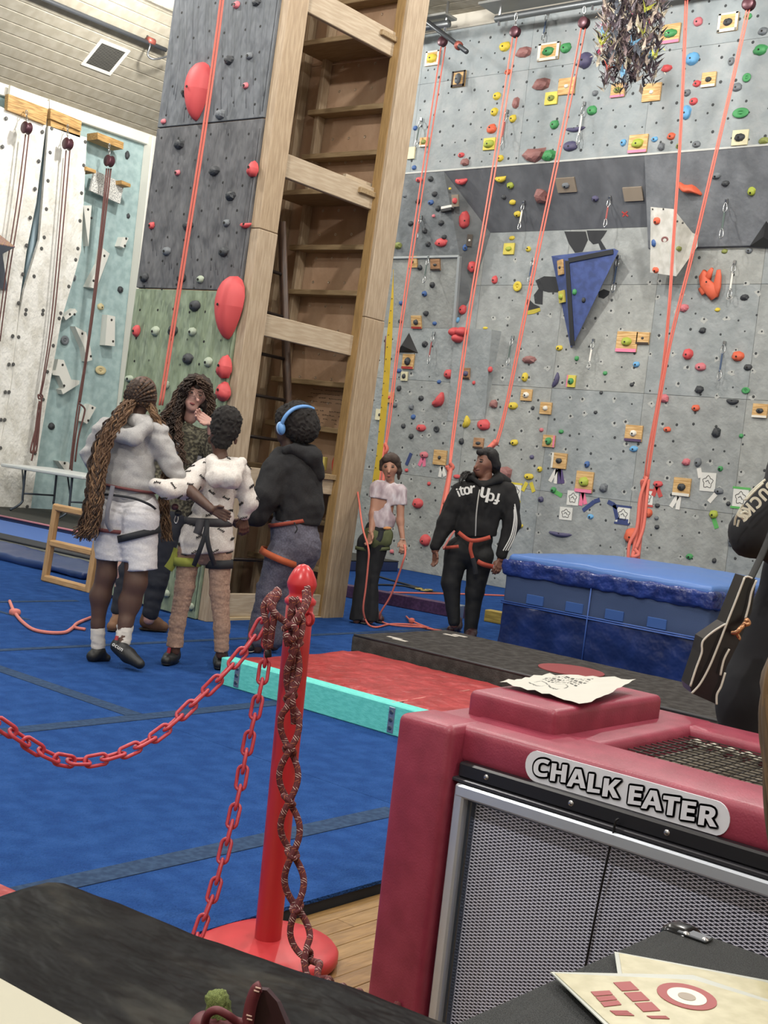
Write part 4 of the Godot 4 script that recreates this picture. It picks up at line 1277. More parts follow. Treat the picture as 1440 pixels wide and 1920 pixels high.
# ---------- climbing holds: x, y, width, height in photograph pixels on their wall plane ----------
var HOLDS := [
	[947, 87.5, 20, 18.8, "yellow", "b", 0], [983, 98.8, 28.8, 20, "brown", "r", 0], [1061.2, 90, 20, 20, "green", "b", 0], [952.5, 135, 11.2, 10.5, "orange", "b", 0], [1016.2, 158.8, 32.5, 22.5, "brown", "r", 0], [932, 180, 13.8, 14.5, "yellow", "b", 0],
	[927.5, 210, 12.5, 15.5, "yellow", "b", 0], [968, 193.8, 12.5, 21.2, "brown", "r", 0], [962, 222.5, 12.5, 15.5, "yellow", "b", 0], [922.5, 241.2, 22.5, 18.8, "orange", "t", 0], [1040, 233.8, 16.2, 17.5, "green", "b", 0], [1078.8, 242, 36.2, 11.2, "purple", "c", 0],
	[1070, 274.5, 26.2, 18.8, "purple", "b", 0], [1002.5, 290, 40, 25, "brown", "w", 0], [1030, 292.5, 25, 21.2, "green", "r", 0], [865, 290.8, 11.2, 9.5, "red", "b", 0], [873, 305, 16.2, 13.8, "brown", "r", 0], [938.2, 296.8, 12, 12.5, "yellow", "b", 0],
	[778.8, 240, 7.5, 8.8, "blue", "b", 0], [776.8, 314.5, 8, 8.8, "blue", "b", 0], [1098, 113.8, 25, 30, "purple", "b", 0], [1309.5, 41.2, 16.2, 17.5, "pink", "b", 0], [1298.8, 110, 23.8, 23.8, "sky", "b", 0], [1250.5, 128.8, 18.8, 13.8, "red", "r", 0],
	[1371.2, 115, 11.2, 16.2, "grey", "b", 0], [1426.2, 93.8, 25, 20, "green", "b", 0], [1431.2, 58.8, 17.5, 15, "grey", "b", 0], [1402.5, 31.2, 15, 12.5, "green", "b", 0], [1306.8, 157, 13.8, 12.5, "red", "b", 0], [1288, 174.2, 13.8, 13.8, "grey", "b", 0],
	[1300.5, 190, 15, 13.8, "red", "b", 0], [1287, 211.2, 17.5, 26.2, "sky", "b", 0], [1401.2, 146.2, 15, 16.2, "green", "d", 0], [1382, 163.8, 18.8, 16.2, "grey", "b", 0], [1390, 212.5, 28.8, 18.8, "green", "d", 0], [1258.8, 255.8, 14.5, 13.8, "orange", "b", 0],
	[1227.5, 261.2, 12, 10.5, "sky", "b", 0], [1168.8, 267.5, 10.5, 13.8, "sky", "b", 0], [1240.5, 275.8, 13, 15, "grey", "r", 0], [1272.5, 273.8, 10, 10, "olive", "b", 0], [1306.2, 270.8, 15, 12.5, "grey", "b", 0], [1116.2, 175, 11.2, 12, "grey", "r", 0],
	[1110.5, 207.5, 18, 18, "green", "b", 0], [1432.5, 263.8, 20, 12.5, "olive", "r", 0], [1293.8, 353.8, 42.5, 30, "orange", "v", 0], [1342.5, 328.8, 18.8, 12.5, "grey", "b", 0], [1360, 343.8, 16.2, 11.2, "black", "r", 0], [1409.5, 358.8, 15, 16.2, "lime", "b", 0],
	[1116.2, 372, 12.5, 10, "purple", "b", 0], [1232.5, 413.8, 13.8, 13.8, "orange", "b", 0], [1248.8, 448.8, 15, 12.5, "brown", "d", 0], [1272.5, 466.2, 10.5, 10.5, "olive", "r", 0], [1226.8, 455.5, 8.8, 13.8, "blue", "b", 0], [1230.8, 505.8, 13.8, 12, "orange", "b", 0],
	[1333.8, 532.5, 45, 57.5, "orange", "h", 0], [1405, 470, 12.5, 11.2, "grey", "b", 0], [1358.8, 471.2, 11.2, 8.8, "olive", "b", 0], [1282, 577.5, 18.8, 16.2, "pink", "r", 0], [1396.2, 557.5, 16.2, 11.2, "black", "r", 0], [1345.5, 580.8, 10, 7.5, "yellow", "b", 0],
	[1317.5, 620, 13.8, 11.2, "black", "r", 0], [786.2, 336.8, 12.5, 9.5, "red", "b", 0], [808, 335.8, 10, 10, "black", "b", 0], [815, 363.8, 10.5, 10.5, "black", "r", 0], [758.8, 367.5, 7.5, 6.2, "grey", "r", 0], [783.8, 377.5, 10, 10, "black", "r", 0],
	[808, 379.5, 11.2, 9.5, "blue", "b", 0], [822, 391.2, 10.5, 10.5, "black", "r", 0], [813.2, 405, 6.2, 6.2, "pink", "b", 0], [770.5, 419.2, 9.5, 9.5, "black", "r", 0], [827.5, 418, 10.5, 10, "black", "r", 0], [797, 433, 10, 10, "black", "r", 0],
	[833, 444.5, 9.5, 9.5, "black", "r", 0], [827.5, 455, 22.5, 15.5, "red", "b", 0], [803, 457.5, 9.5, 10, "black", "r", 0], [747, 460, 13.8, 12.5, "olive", "r", 0], [865.5, 339.2, 23, 12.5, "red", "c", 0], [939.2, 335, 21.2, 12, "yellow", "c", 0],
	[957, 347.5, 13.8, 11.2, "lime", "b", 0], [945, 369.5, 8.8, 7.5, "black", "b", 0], [961.2, 379.2, 12.5, 8.8, "yellow", "b", 0], [971.2, 401.2, 15, 10, "yellow", "b", 0], [1015, 366.2, 23.8, 26.2, "brown", "r", 0], [870.5, 412.5, 21.2, 32.5, "red", "b", 0],
	[843.8, 353.8, 5, 5, "yellow", "b", 0], [871.8, 464.5, 9.5, 12.5, "blue", "b", 0], [884.5, 500, 16.2, 21.2, "red", "b", 0], [863.8, 530.8, 8.8, 12.5, "red", "b", 0], [868.2, 580, 13.8, 20, "red", "b", 0], [858.2, 599.2, 8, 12.5, "sky", "b", 0],
	[860, 628, 31.2, 30, "red", "k", 0], [910, 615, 8.8, 5, "yellow", "b", 0], [960, 446.2, 10.5, 8, "yellow", "b", 0], [991.2, 467, 11.2, 10.5, "yellow", "t", 0], [928, 525, 10.5, 15.5, "red", "b", 0], [972, 537.5, 15.5, 18.8, "yellow", "d", 0],
	[787.5, 501.8, 9.5, 9.5, "black", "b", 0], [810.8, 533.8, 9.5, 11.2, "black", "b", 0], [796.2, 550.8, 9.5, 10, "blue", "b", 0], [752, 568.2, 7, 8, "blue", "b", 0], [798.8, 587.5, 10.5, 10.5, "black", "r", 0], [815, 606.2, 8, 7, "blue", "b", 0],
	[797, 645.8, 9.5, 10.5, "black", "r", 0], [750.5, 602.5, 7, 7.5, "black", "b", 0], [925, 653.2, 9.5, 13, "lime", "d", 0], [1048.8, 652.5, 13, 10.5, "yellow", "b", 0], [1077.5, 547.5, 8, 11.2, "green", "b", 0], [1094.5, 562.5, 7.5, 10, "black", "b", 0],
	[797.1, 645.1, 10.6, 11.1, "black", "r", 0], [841.7, 701, 17.2, 17.2, "red", "b", 0], [823.5, 715.8, 7.4, 7.4, "blue", "b", 0], [748.3, 695.2, 8.4, 8.4, "blue", "b", 0], [748.3, 728.2, 8.4, 10.6, "black", "b", 0], [822.7, 750.6, 15.8, 34.3, "red", "c", -42],
	[789.7, 746.7, 9.2, 10, "black", "b", 0], [853.1, 750.1, 10, 15.8, "red", "b", 0], [888.7, 717.6, 5.3, 7.4, "red", "b", 0], [740.9, 759.9, 9.2, 9.2, "grey", "r", 0], [772, 763.8, 9.2, 10.6, "grey", "r", 0], [775.2, 781.8, 8.4, 9.2, "blue", "b", 0],
	[789.7, 802.1, 17.9, 13.2, "red", "b", 0], [756.7, 798.9, 7.9, 9.2, "black", "b", 0], [819.5, 804.7, 10.6, 11.1, "black", "d", 0], [771.3, 817.9, 8.4, 10, "black", "b", 0], [865.7, 827.7, 9.2, 11.9, "black", "b", 0], [874.7, 791.5, 11.9, 23.8, "yellow", "c", -12],
	[907.7, 796.8, 23.8, 20.6, "red", "b", 0], [868.4, 771.7, 8.4, 9.2, "black", "b", 0], [926.9, 758.5, 15.3, 15.3, "brown", "r", 0], [919.8, 692.6, 7.9, 11.1, "red", "b", 0], [984.5, 707.1, 11.1, 17.2, "yellow", "b", 0], [992.4, 674.1, 26.4, 13.7, "brown", "r", 0],
	[1042.5, 712.9, 9.2, 29, "purple", "c", -15], [962, 760.7, 17.9, 13.7, "yellow", "b", 0], [999, 765.1, 6.6, 7.4, "black", "b", 0], [964.4, 829.8, 14.5, 11.9, "yellow", "b", 0], [1015.3, 806, 7.9, 7.4, "pink", "b", 0], [1052.3, 809.2, 9.2, 7.9, "green", "b", 0],
	[795.5, 853, 15.8, 11.9, "pink", "b", 0], [997.4, 857, 8.4, 7.9, "purple", "b", 0], [1012.2, 879.9, 9.2, 10.6, "yellow", "b", 0], [991.6, 893.7, 18.5, 11.9, "yellow", "b", 0], [946.7, 887.8, 29, 23.8, "brown", "r", 0], [857, 893.7, 13.2, 7.9, "red", "b", 0],
	[762.5, 881.8, 6.6, 6.6, "red", "b", 0], [719.8, 729, 6.6, 7.9, "grey", "b", 0], [1290.4, 664.1, 18.5, 20.6, "red", "b", 0], [1384.1, 668, 22.4, 19, "orange", "b", 0], [1313.9, 688.1, 21.1, 15.3, "pink", "b", 0], [1402.5, 688.6, 15.8, 11.9, "black", "b", 0],
	[1311.5, 730.8, 15.8, 14.5, "black", "r", 0], [1399.1, 732.2, 15.3, 11.9, "green", "d", 0], [1374, 752.5, 23.8, 12.7, "black", "c", 0], [1245.5, 748, 21.1, 15.3, "pink", "r", 0], [1304.6, 765.1, 15.8, 12.7, "orange", "b", 0], [1251.3, 805.3, 14.5, 10, "orange", "b", 0],
	[1389.9, 817.1, 8.4, 8.4, "green", "b", 0], [1343.7, 811.8, 17.2, 18.5, "black", "r", 0], [1193.3, 683.3, 12.7, 11.1, "sky", "b", 0], [1134.7, 699.7, 8.4, 7.9, "green", "b", 0], [1081.6, 672, 7.9, 9.2, "green", "b", 0], [1184.8, 721.1, 7.9, 7.4, "black", "b", 0],
	[1127.3, 736.1, 6.6, 6.6, "black", "b", 0], [1116.7, 773.1, 7.4, 6.6, "black", "b", 0], [1188.5, 841.7, 15.3, 11.1, "sky", "b", 0], [1100.9, 870.7, 10, 12.7, "blue", "b", 0], [1286.9, 866.7, 16.4, 13.2, "pink", "r", 0], [1308.8, 866.7, 13.7, 17.2, "grey", "b", 0],
	[1350.8, 878.6, 10, 10, "green", "b", 0], [1038, 918.8, 10.5, 11.2, "green", "b", 0], [1014.4, 936.4, 10.5, 10.5, "purple", "b", 0], [1132.5, 915, 15.8, 16.9, "grey", "r", 0], [1107.4, 968.6, 11.2, 9.4, "sky", "b", 0], [1233.8, 907.5, 18.8, 12, "red", "b", 0],
	[1216.1, 961.9, 14.2, 16.9, "orange", "b", 0], [1348.1, 920.6, 18, 12, "grey", "b", 0], [1338, 964.5, 16.9, 15.8, "lime", "b", 0], [1232.6, 948, 9.4, 8.2, "black", "b", 0], [1231.9, 988.1, 9.4, 8.2, "black", "b", 0], [1231.1, 971.2, 8.2, 7.5, "grey", "b", 0],
	[1371.8, 1013.2, 14.2, 22.5, "grey", "b", 0], [1293, 1043.6, 13.1, 10.5, "green", "b", 0], [1339.5, 1051.1, 8.2, 9.4, "black", "b", 0], [973.1, 985.5, 16.9, 11.2, "yellow", "c", 0], [1050, 1001.2, 43.1, 10.5, "purple", "c", 0], [1186.9, 1005, 30, 30, "orange", "b", 0],
	[1365.8, 944.2, 8.2, 8.2, "black", "b", 0], [783.8, 943.8, 18.8, 18.8, "red", "b", 0], [798, 1013, 18.8, 21.2, "red", "b", 0], [735, 1034.2, 7.5, 8, "pink", "b", 0], [804.5, 907, 6.2, 7.5, "red", "b", 0],
]
var PLATES := [
	[812, 110, 23.8, 27.5, "wood", "white", "all", "yellow", 17.5, 16.2], [861.2, 148.8, 23.8, 30, "wood", "dark", "all", "grey", 11.2, 20], [1030, 97.5, 37.5, 32.5, "wood", "white", "all", "green", 20, 16.2], [1063.8, 162.5, 30, 31.2, "wood", "none", "n", "white", 8, 8],
	[1035, 185, 22.5, 23.8, "yellow", "none", "n", "olive", 12.5, 11.2], [918.8, 270.5, 21.2, 22.5, "yellow", "none", "n", "lime", 18.8, 15], [796.2, 267, 15, 17.5, "wood", "white", "b", "olive", 8.8, 8.8], [772, 287.5, 13.8, 22.5, "cream", "none", "n", "none", 0, 0],
	[1258.8, 63.8, 32.5, 36.2, "wood", "pink", "b", "green", 23.8, 16.2], [1366.2, 42.5, 35, 35, "wood", "white", "all", "black", 16.2, 13.8], [1160, 170, 25, 26.2, "wood", "pink", "b", "olive", 15, 11.2], [1223, 173.8, 32.5, 33.8, "wood", "none", "n", "white", 7.5, 7.5],
	[1330, 150, 25, 27.5, "wood", "white", "b", "black", 11.2, 10], [1197.5, 270, 33.8, 33.8, "wood", "pink", "b", "lime", 21.2, 17.5], [1388.8, 258.8, 28.8, 28.8, "cream", "none", "n", "black", 18.8, 15], [1188, 363, 36.2, 25, "dull", "none", "n", "none", 0, 0],
	[1062.5, 346.2, 36.2, 26.2, "dull", "none", "n", "grey", 15, 10], [855, 376.2, 12.5, 22.5, "dull", "none", "n", "red", 8.8, 11.2], [880, 451.2, 10, 22.5, "dark", "none", "n", "white", 4.5, 4.5], [955.5, 467, 19.5, 21.2, "yellow", "none", "n", "lime", 11.2, 8.8],
	[775.8, 490.8, 15.5, 21.2, "wood", "none", "n", "black", 4, 5], [817.5, 496.2, 18, 21.2, "brown", "dark", "b", "black", 7.5, 4.5], [782, 603.8, 18.8, 23.8, "wood", "red", "b", "black", 8.5, 10], [1053, 501.2, 9, 26.2, "wood", "none", "n", "black", 3.5, 5],
	[1055.5, 556.2, 10, 21.2, "yellow", "none", "n", "lime", 6.2, 10], [766.5, 678.1, 21.1, 27.7, "wood", "red", "b", "black", 10.6, 14.5], [759.4, 705.8, 11.9, 17.2, "cream", "none", "n", "black", 6.6, 9.2], [875.5, 700.5, 13.2, 21.1, "brown", "dark", "b", "purple", 9, 9.5],
	[988.2, 740.9, 20.6, 21.6, "wood", "none", "n", "white", 10.6, 10.6], [1024.6, 765.7, 21.1, 22.4, "wood", "none", "n", "white", 9, 9], [1030.4, 827.2, 22.4, 22.4, "wood", "pink", "r", "green", 11.9, 14.5], [1072.1, 715, 15.8, 22.4, "yellow", "pink", "l", "green", 10.6, 11.9],
	[898.4, 831.1, 18.5, 19.8, "brown", "dark", "b", "black", 9.5, 5.8], [826.1, 858, 23.8, 27.7, "wood", "none", "n", "black", 5.8, 6.9], [1049.7, 864.1, 27.7, 29, "wood", "white", "l", "black", 11.9, 10], [731.1, 745.3, 16.4, 19.8, "wood", "none", "n", "red", 5.3, 6.3],
	[713.7, 777.8, 15.8, 20.6, "cream", "none", "n", "black", 4.2, 5.8], [1176.6, 641.1, 38.3, 38.3, "wood", "pink", "b", "lime", 18.5, 16.4], [1206.5, 634.5, 23.8, 22.4, "wood", "dark", "b", "black", 5.3, 4.8], [1189.3, 812.6, 31.7, 30.3, "wood", "purple", "b", "white", 11.6, 11.6],
	[1426, 770.4, 27.7, 25.9, "wood", "white", "b", "black", 14.5, 9.5], [1096.9, 903.8, 31.9, 39.4, "wood", "pink", "b", "lime", 18, 18], [1279.5, 913.1, 31.9, 33.8, "wood", "white", "b", "black", 15, 13.5],
]
var DRAWS := [[952.5, 210, 943.8, 275], [791.2, 225, 785.5, 277.5], [1097, 195, 1088.8, 275], [1028.8, 25, 1025, 80], [1145, 370, 1136.2, 427.5], [1363.8, 376.2, 1353.8, 450], [1378.8, 492.5, 1371.2, 562.5], [1161.2, 482.5, 1151.2, 550], [791.2, 407.5, 785, 450], [805.5, 482.5, 800, 532.5], [983.8, 378.8, 977, 432.5], [1001.2, 487.5, 995, 530], [814.8, 625.3, 810.3, 683.3], [962.6, 633.2, 954.7, 686], [1114.1, 638.5, 1108.8, 693.9], [1359.5, 643.8, 1351.6, 715]]
var SIGNS := [[1061.25, 963, 18.75, 18, "none"], [1074.38, 933.75, 16.875, 20.625, "none"], [1168.12, 965.625, 18.75, 22.5, "navy"], [1214.25, 933, 15, 20.625, "red"], [1327.5, 903.75, 19.5, 24.375, "none"], [1388.62, 933.75, 18.75, 24.375, "green"], [967.5, 923.25, 15.75, 24.375, "yellow"]]
var TAPES := [["white", [[828.5, 874.7], [824.6, 894.4]]], ["white", [[829.3, 874.7], [834.6, 893.1]]], ["pnk", [[792.4, 858.8], [785.8, 873.3]]], ["pnk", [[795.5, 858.8], [795.5, 874.7]]], ["navy", [[771.3, 849.6], [762, 872]]], ["purple", [[1050.8, 877.5], [1055.6, 906.8]]], ["purple", [[1049.2, 877.5], [1048.1, 906.8]]], ["white", [[1045.5, 879.4], [1041.8, 906.8]]], ["white", [[1044.4, 879.4], [1031.2, 903]]], ["pnk", [[1093.1, 922.5], [1088.6, 948]]], ["pnk", [[1093.1, 922.5], [1098, 945.8]]], ["yellow", [[988.1, 904.5], [979.9, 920.6]]], ["yellow", [[995.6, 904.5], [1001.2, 922.5]]], ["green", [[1038.8, 920.6], [1053.8, 930]]], ["navy", [[1093.1, 957.4], [1114.5, 940.5]]], ["navy", [[1114.5, 940.5], [1125, 936.8]]], ["navy", [[1140, 940.5], [1152, 946.9]]], ["navy", [[1152, 946.9], [1158, 974.2]]], ["navy", [[1150.5, 946.9], [1158.8, 952.5]]], ["navy", [[1158, 975], [1178.2, 978]]], ["red", [[1231.9, 911.2], [1224.4, 930]]], ["red", [[1231.9, 911.2], [1239.4, 931.9]]], ["white", [[1271.2, 930], [1258.1, 950.6]]], ["white", [[1274.2, 930], [1270.5, 955.5]]], ["white", [[1310.6, 877.5], [1313.6, 896.2]]], ["white", [[1342.5, 926.2], [1329.4, 941.2]]], ["green", [[1338, 971.2], [1344.4, 990.8]]]]
var HUES := {"yellow": "c7b23a", "purple": "4d4a68", "red": "c04a4d", "green": "3f8a52", "orange": "c95c40", "brown": "8a5f5c", "blue": "38598f", "black": "33363a", "grey": "666b70", "pink": "bd6a72", "lime": "9aa63f", "olive": "7c8446", "sky": "5f9ac6"}
var shapes := {}

func wall_at(x: float, y: float) -> Dictionary:
	if y < 319.0 - 0.0757 * (x - 832.0):
		return P_UP
	if x >= 1219 and x <= 1268 and y > 388 and y < 517:
		return plane_from(on_z(1220, 388, -12.02), on_z(1219, 511, -12.3), on_z(1263, 392, -11.96))
	if x > 1268 and x < 1296 and y > 425 and y < 500:
		return plane_from(on_z(1263, 392, -11.96), on_z(1268, 518, -12.18), on_z(1298, 436, -12.28))
	if x > 1215 and y < 463:
		return P_RIGHT
	if y < 479 and x < 832 + (y - 319) * 0.19:
		return P_LEFT
	if y < 437 and x > 832 + (y - 319) * 0.70:
		return P_OVER
	if y < 600 and x > 832 + (y - 319) * 0.19 and x < 893 and y < 540 and x < 832 + (y - 319) * 0.72 and x > 859:
		return plane_from(Vector3(-9.82, 4.985, -12.1), on_z(862, 478, -12.33), Vector3(-9.34, 4.31, -12.555))
	if y < 614 and x < 858:
		return P_LOW
	if x > 845 and x < 920 and y > 620 and y < 780:
		return P_WEDGE
	if x > 1040 and x < 1150 and y > 480 and y < 640 and x > 1060:
		return plane_from(on_z(1064, 489, -12.3), on_z(1160, 470, -12.3), on_z(1074, 648, -12.48))
	if x > 1040 and x <= 1060 and y > 480 and y < 600:
		return plane_from(on_z(1034, 480, -12.558), on_z(1064, 489, -12.3), on_z(1074, 648, -12.48))
	return P_MAIN

func place_name(x: float, y: float) -> String:
	if y < 319.0 - 0.0757 * (x - 832.0):
		return "high above the overhang"
	if x > 1218 and x < 1300 and y > 388 and y < 518:
		return "on the white volume"
	if y < 463 and x > 880:
		return "on the dark overhang"
	if y < 620 and x < 900:
		return "on the panels by the tower"
	if x > 1040 and x < 1150 and y > 470 and y < 650:
		return "on the blue volume"
	if y < 700:
		return "below the overhang"
	if y < 850:
		return "halfway up the grey wall"
	return "low on the grey wall"

# unit hold shapes: x -0.5..0.5, y -0.5..0.5, z 0..1
func hold_mesh(kind: String, variant: int) -> ArrayMesh:
	var key := "%s%d" % [kind, variant]
	if shapes.has(key):
		return shapes[key]
	var nz := FastNoiseLite.new()
	nz.seed = 40 + variant * 7
	nz.frequency = 0.9
	var faceted := kind in ["r", "w"]
	var st := new_st(not faceted)
	var nu := 9 if faceted else 18
	var nv := 4 if faceted else 7
	var pt := func(i: int, j: int) -> Vector3:
		var a := TAU * i / nu
		var e := (PI / 2) * j / nv
		var r := cos(e)
		var p := Vector3(cos(a) * r * 0.5, sin(a) * r * 0.5, sin(e))
		var wob := 1.0 + (0.55 if faceted else 0.28) * nz.get_noise_3d(cos(a) * 1.6, sin(a) * 1.6, sin(e) * 1.4 + variant)
		p.x *= wob
		p.y *= wob
		if kind == "s":
			var taper := 0.84 + 0.3 * (cos(a) * 0.0 + sin(a) * r)
			p = Vector3(cos(a) * r * 0.5 * taper, sin(a) * r * 0.5, sin(e) * 0.8)
		elif kind == "b":
			p.y -= 0.1 * p.z * p.z
			p.z *= 0.85
		elif kind == "c":
			p.y = p.y * 0.62 + 0.55 * (p.x * p.x * 4.0 - 0.5) * 0.36
		elif kind == "t":
			var q := 0.55 + 0.45 * (0.5 - p.y)
			p.x *= q
			p.z *= 0.6 + 0.4 * (0.5 - p.y)
		elif kind == "w":
			p.y += absf(p.x) * 0.7 - 0.2
			p.x *= 1.1
		elif kind == "v":
			p.y = p.y * 0.5 - p.x * 0.6 + 0.08 * sin(p.x * 9.0)
		return p
	for i in nu:
		for j in nv:
			quad(st, pt.call(i, j), pt.call(i + 1, j), pt.call(i + 1, j + 1), pt.call(i, j + 1))
	if kind == "d":
		st = new_st(true)
		var ring := PackedVector3Array()
		for k in 16:
			var a := TAU * k / 16
			ring.append(Vector3(cos(a) * 0.33, sin(a) * 0.33, 0.35))
		tube(st, ring, 0.19, 8, true)
		tube(st, PackedVector3Array([Vector3(-0.3, 0.02, 0.3), Vector3(0.3, 0.02, 0.3)]), 0.13, 8)
	elif kind == "k":
		st = new_st(true)
		for c in [Vector3(-0.2, 0.18, 0), Vector3(0.22, 0.2, 0), Vector3(0.0, -0.2, 0)]:
			for i in 14:
				for j in 7:
					var f := func(ii: int, jj: int) -> Vector3:
						var a := TAU * ii / 14
						var e := (PI / 2) * jj / 7
						return c + Vector3(cos(a) * cos(e) * 0.3, sin(a) * cos(e) * 0.3, sin(e) * 0.9)
					quad(st, f.call(i, j), f.call(i + 1, j), f.call(i + 1, j + 1), f.call(i, j + 1))
	elif kind == "h":
		st = new_st(true)
		var R := [0.2, 0.24, 0.2, 0.16, 0.11]
		tube(st, curve([Vector3(0.25, -0.42, 0.25), Vector3(0.1, -0.2, 0.4), Vector3(-0.18, 0.0, 0.45), Vector3(-0.3, 0.22, 0.4), Vector3(-0.2, 0.36, 0.5)], 1), R, 12)
		tube(st, PackedVector3Array([Vector3(0.28, -0.4, 0.25), Vector3(0.34, -0.1, 0.4), Vector3(0.36, 0.2, 0.45), Vector3(0.35, 0.42, 0.5)]), [0.15, 0.17, 0.13, 0.08], 12)
		tube(st, PackedVector3Array([Vector3(-0.1, 0.15, 0.35), Vector3(0.02, 0.35, 0.5), Vector3(0.1, 0.46, 0.55)]), [0.16, 0.11, 0.06], 12)
		tube(st, PackedVector3Array([Vector3(-0.25, -0.1, 0.3), Vector3(-0.12, -0.32, 0.3)]), [0.22, 0.16], 12)
	shapes[key] = done(st)
	return shapes[key]

func size_word(a: float) -> String:
	return "tiny" if a < 9.5 else ("small" if a < 14.0 else ("medium" if a < 22.0 else "large"))

func shape_word(kind: String) -> String:
	return {"b": "rounded", "r": "craggy", "c": "curved", "t": "wedge", "d": "ringed", "w": "winged", "v": "flake shaped", "h": "horned", "k": "clustered", "s": "egg shaped"}[kind]

func hold_mat(c: String) -> StandardMaterial3D:
	return plain("hold_" + c, HUES[c], 0.6)

func put_hold(parent: Node3D, x: float, y: float, w: float, h: float, colour: String, kind: String, rot: float, lift := 0.0, pl := {}) -> void:
	var p: Dictionary = pl if not pl.is_empty() else wall_at(x, y)
	var c := on_plane(p, x, y)
	var ww := on_plane(p, x + w * 0.5, y + w * 0.057).distance_to(on_plane(p, x - w * 0.5, y - w * 0.057))
	var hh := on_plane(p, x - h * 0.057, y + h * 0.5).distance_to(on_plane(p, x + h * 0.057, y - h * 0.5))
	var deep := minf(ww, hh) * (0.55 if kind != "h" else 0.5)
	var u: Vector3 = p.u
	var v: Vector3 = p.v
	var n: Vector3 = p.n
	var turn := Basis(n, deg_to_rad(rot)) * Basis(u, v, n)
	var o := obj("grip", hold_mesh(kind, int(x * 3 + y) % 5), hold_mat(colour), parent)
	if kind == "c" and hh > ww:
		turn = turn * Basis(Vector3.BACK, PI / 2)
		var s := ww
		ww = hh
		hh = s * 1.5
	elif kind == "c":
		hh *= 1.3
	o.transform = Transform3D(turn * Basis.from_scale(Vector3(ww, hh, deep)), c + n * lift - parent.position)
	if minf(w, h) > 9.0 and kind in ["b", "c", "t", "h", "s"]:
		if not shapes.has("bolt"):
			var st := new_st()
			lathe(st, Transform3D(Basis(Vector3.RIGHT, PI / 2), Vector3.ZERO), [Vector2(0.011, 0.0), Vector2(0.01, 0.004), Vector2(0.0, 0.003)], 8)
			shapes["bolt"] = done(st)
		var b := obj("bolt", shapes["bolt"], plain("hold_bolt", "22211f", 0.5, 0.4), parent)
		b.transform = Transform3D(Basis(u, v, n), c + n * (lift + deep * 0.86) + v * hh * (-0.09 if kind == "b" else 0.0) - parent.position)

var used_labels := {}

# the first label of these that no other thing has
func fresh(options: Array) -> String:
	for o in options:
		if not used_labels.has(o):
			used_labels[o] = true
			return o
	return options[0]

func near_text(list: Array, me: Array, rank := 0) -> String:
	var order := []
	for j in list.size():
		if list[j] == me or (list[j][4] == me[4] and list[j][5] == me[5]):
			continue
		order.append([Vector2(me[0] - list[j][0], me[1] - list[j][1]).length(), j])
	order.sort_custom(func(a: Array, b: Array) -> bool: return a[0] < b[0])
	var best: int = order[rank][1]
	var o: Array = list[best]
	var dy: float = o[1] - me[1]
	var rel := "beside"
	if absf(dy) > absf(o[0] - me[0]):
		rel = "above" if dy > 0 else "below"
	return "%s a %s %s %s hold" % [rel, size_word(maxf(o[2], o[3])), o[4], shape_word(o[5])]

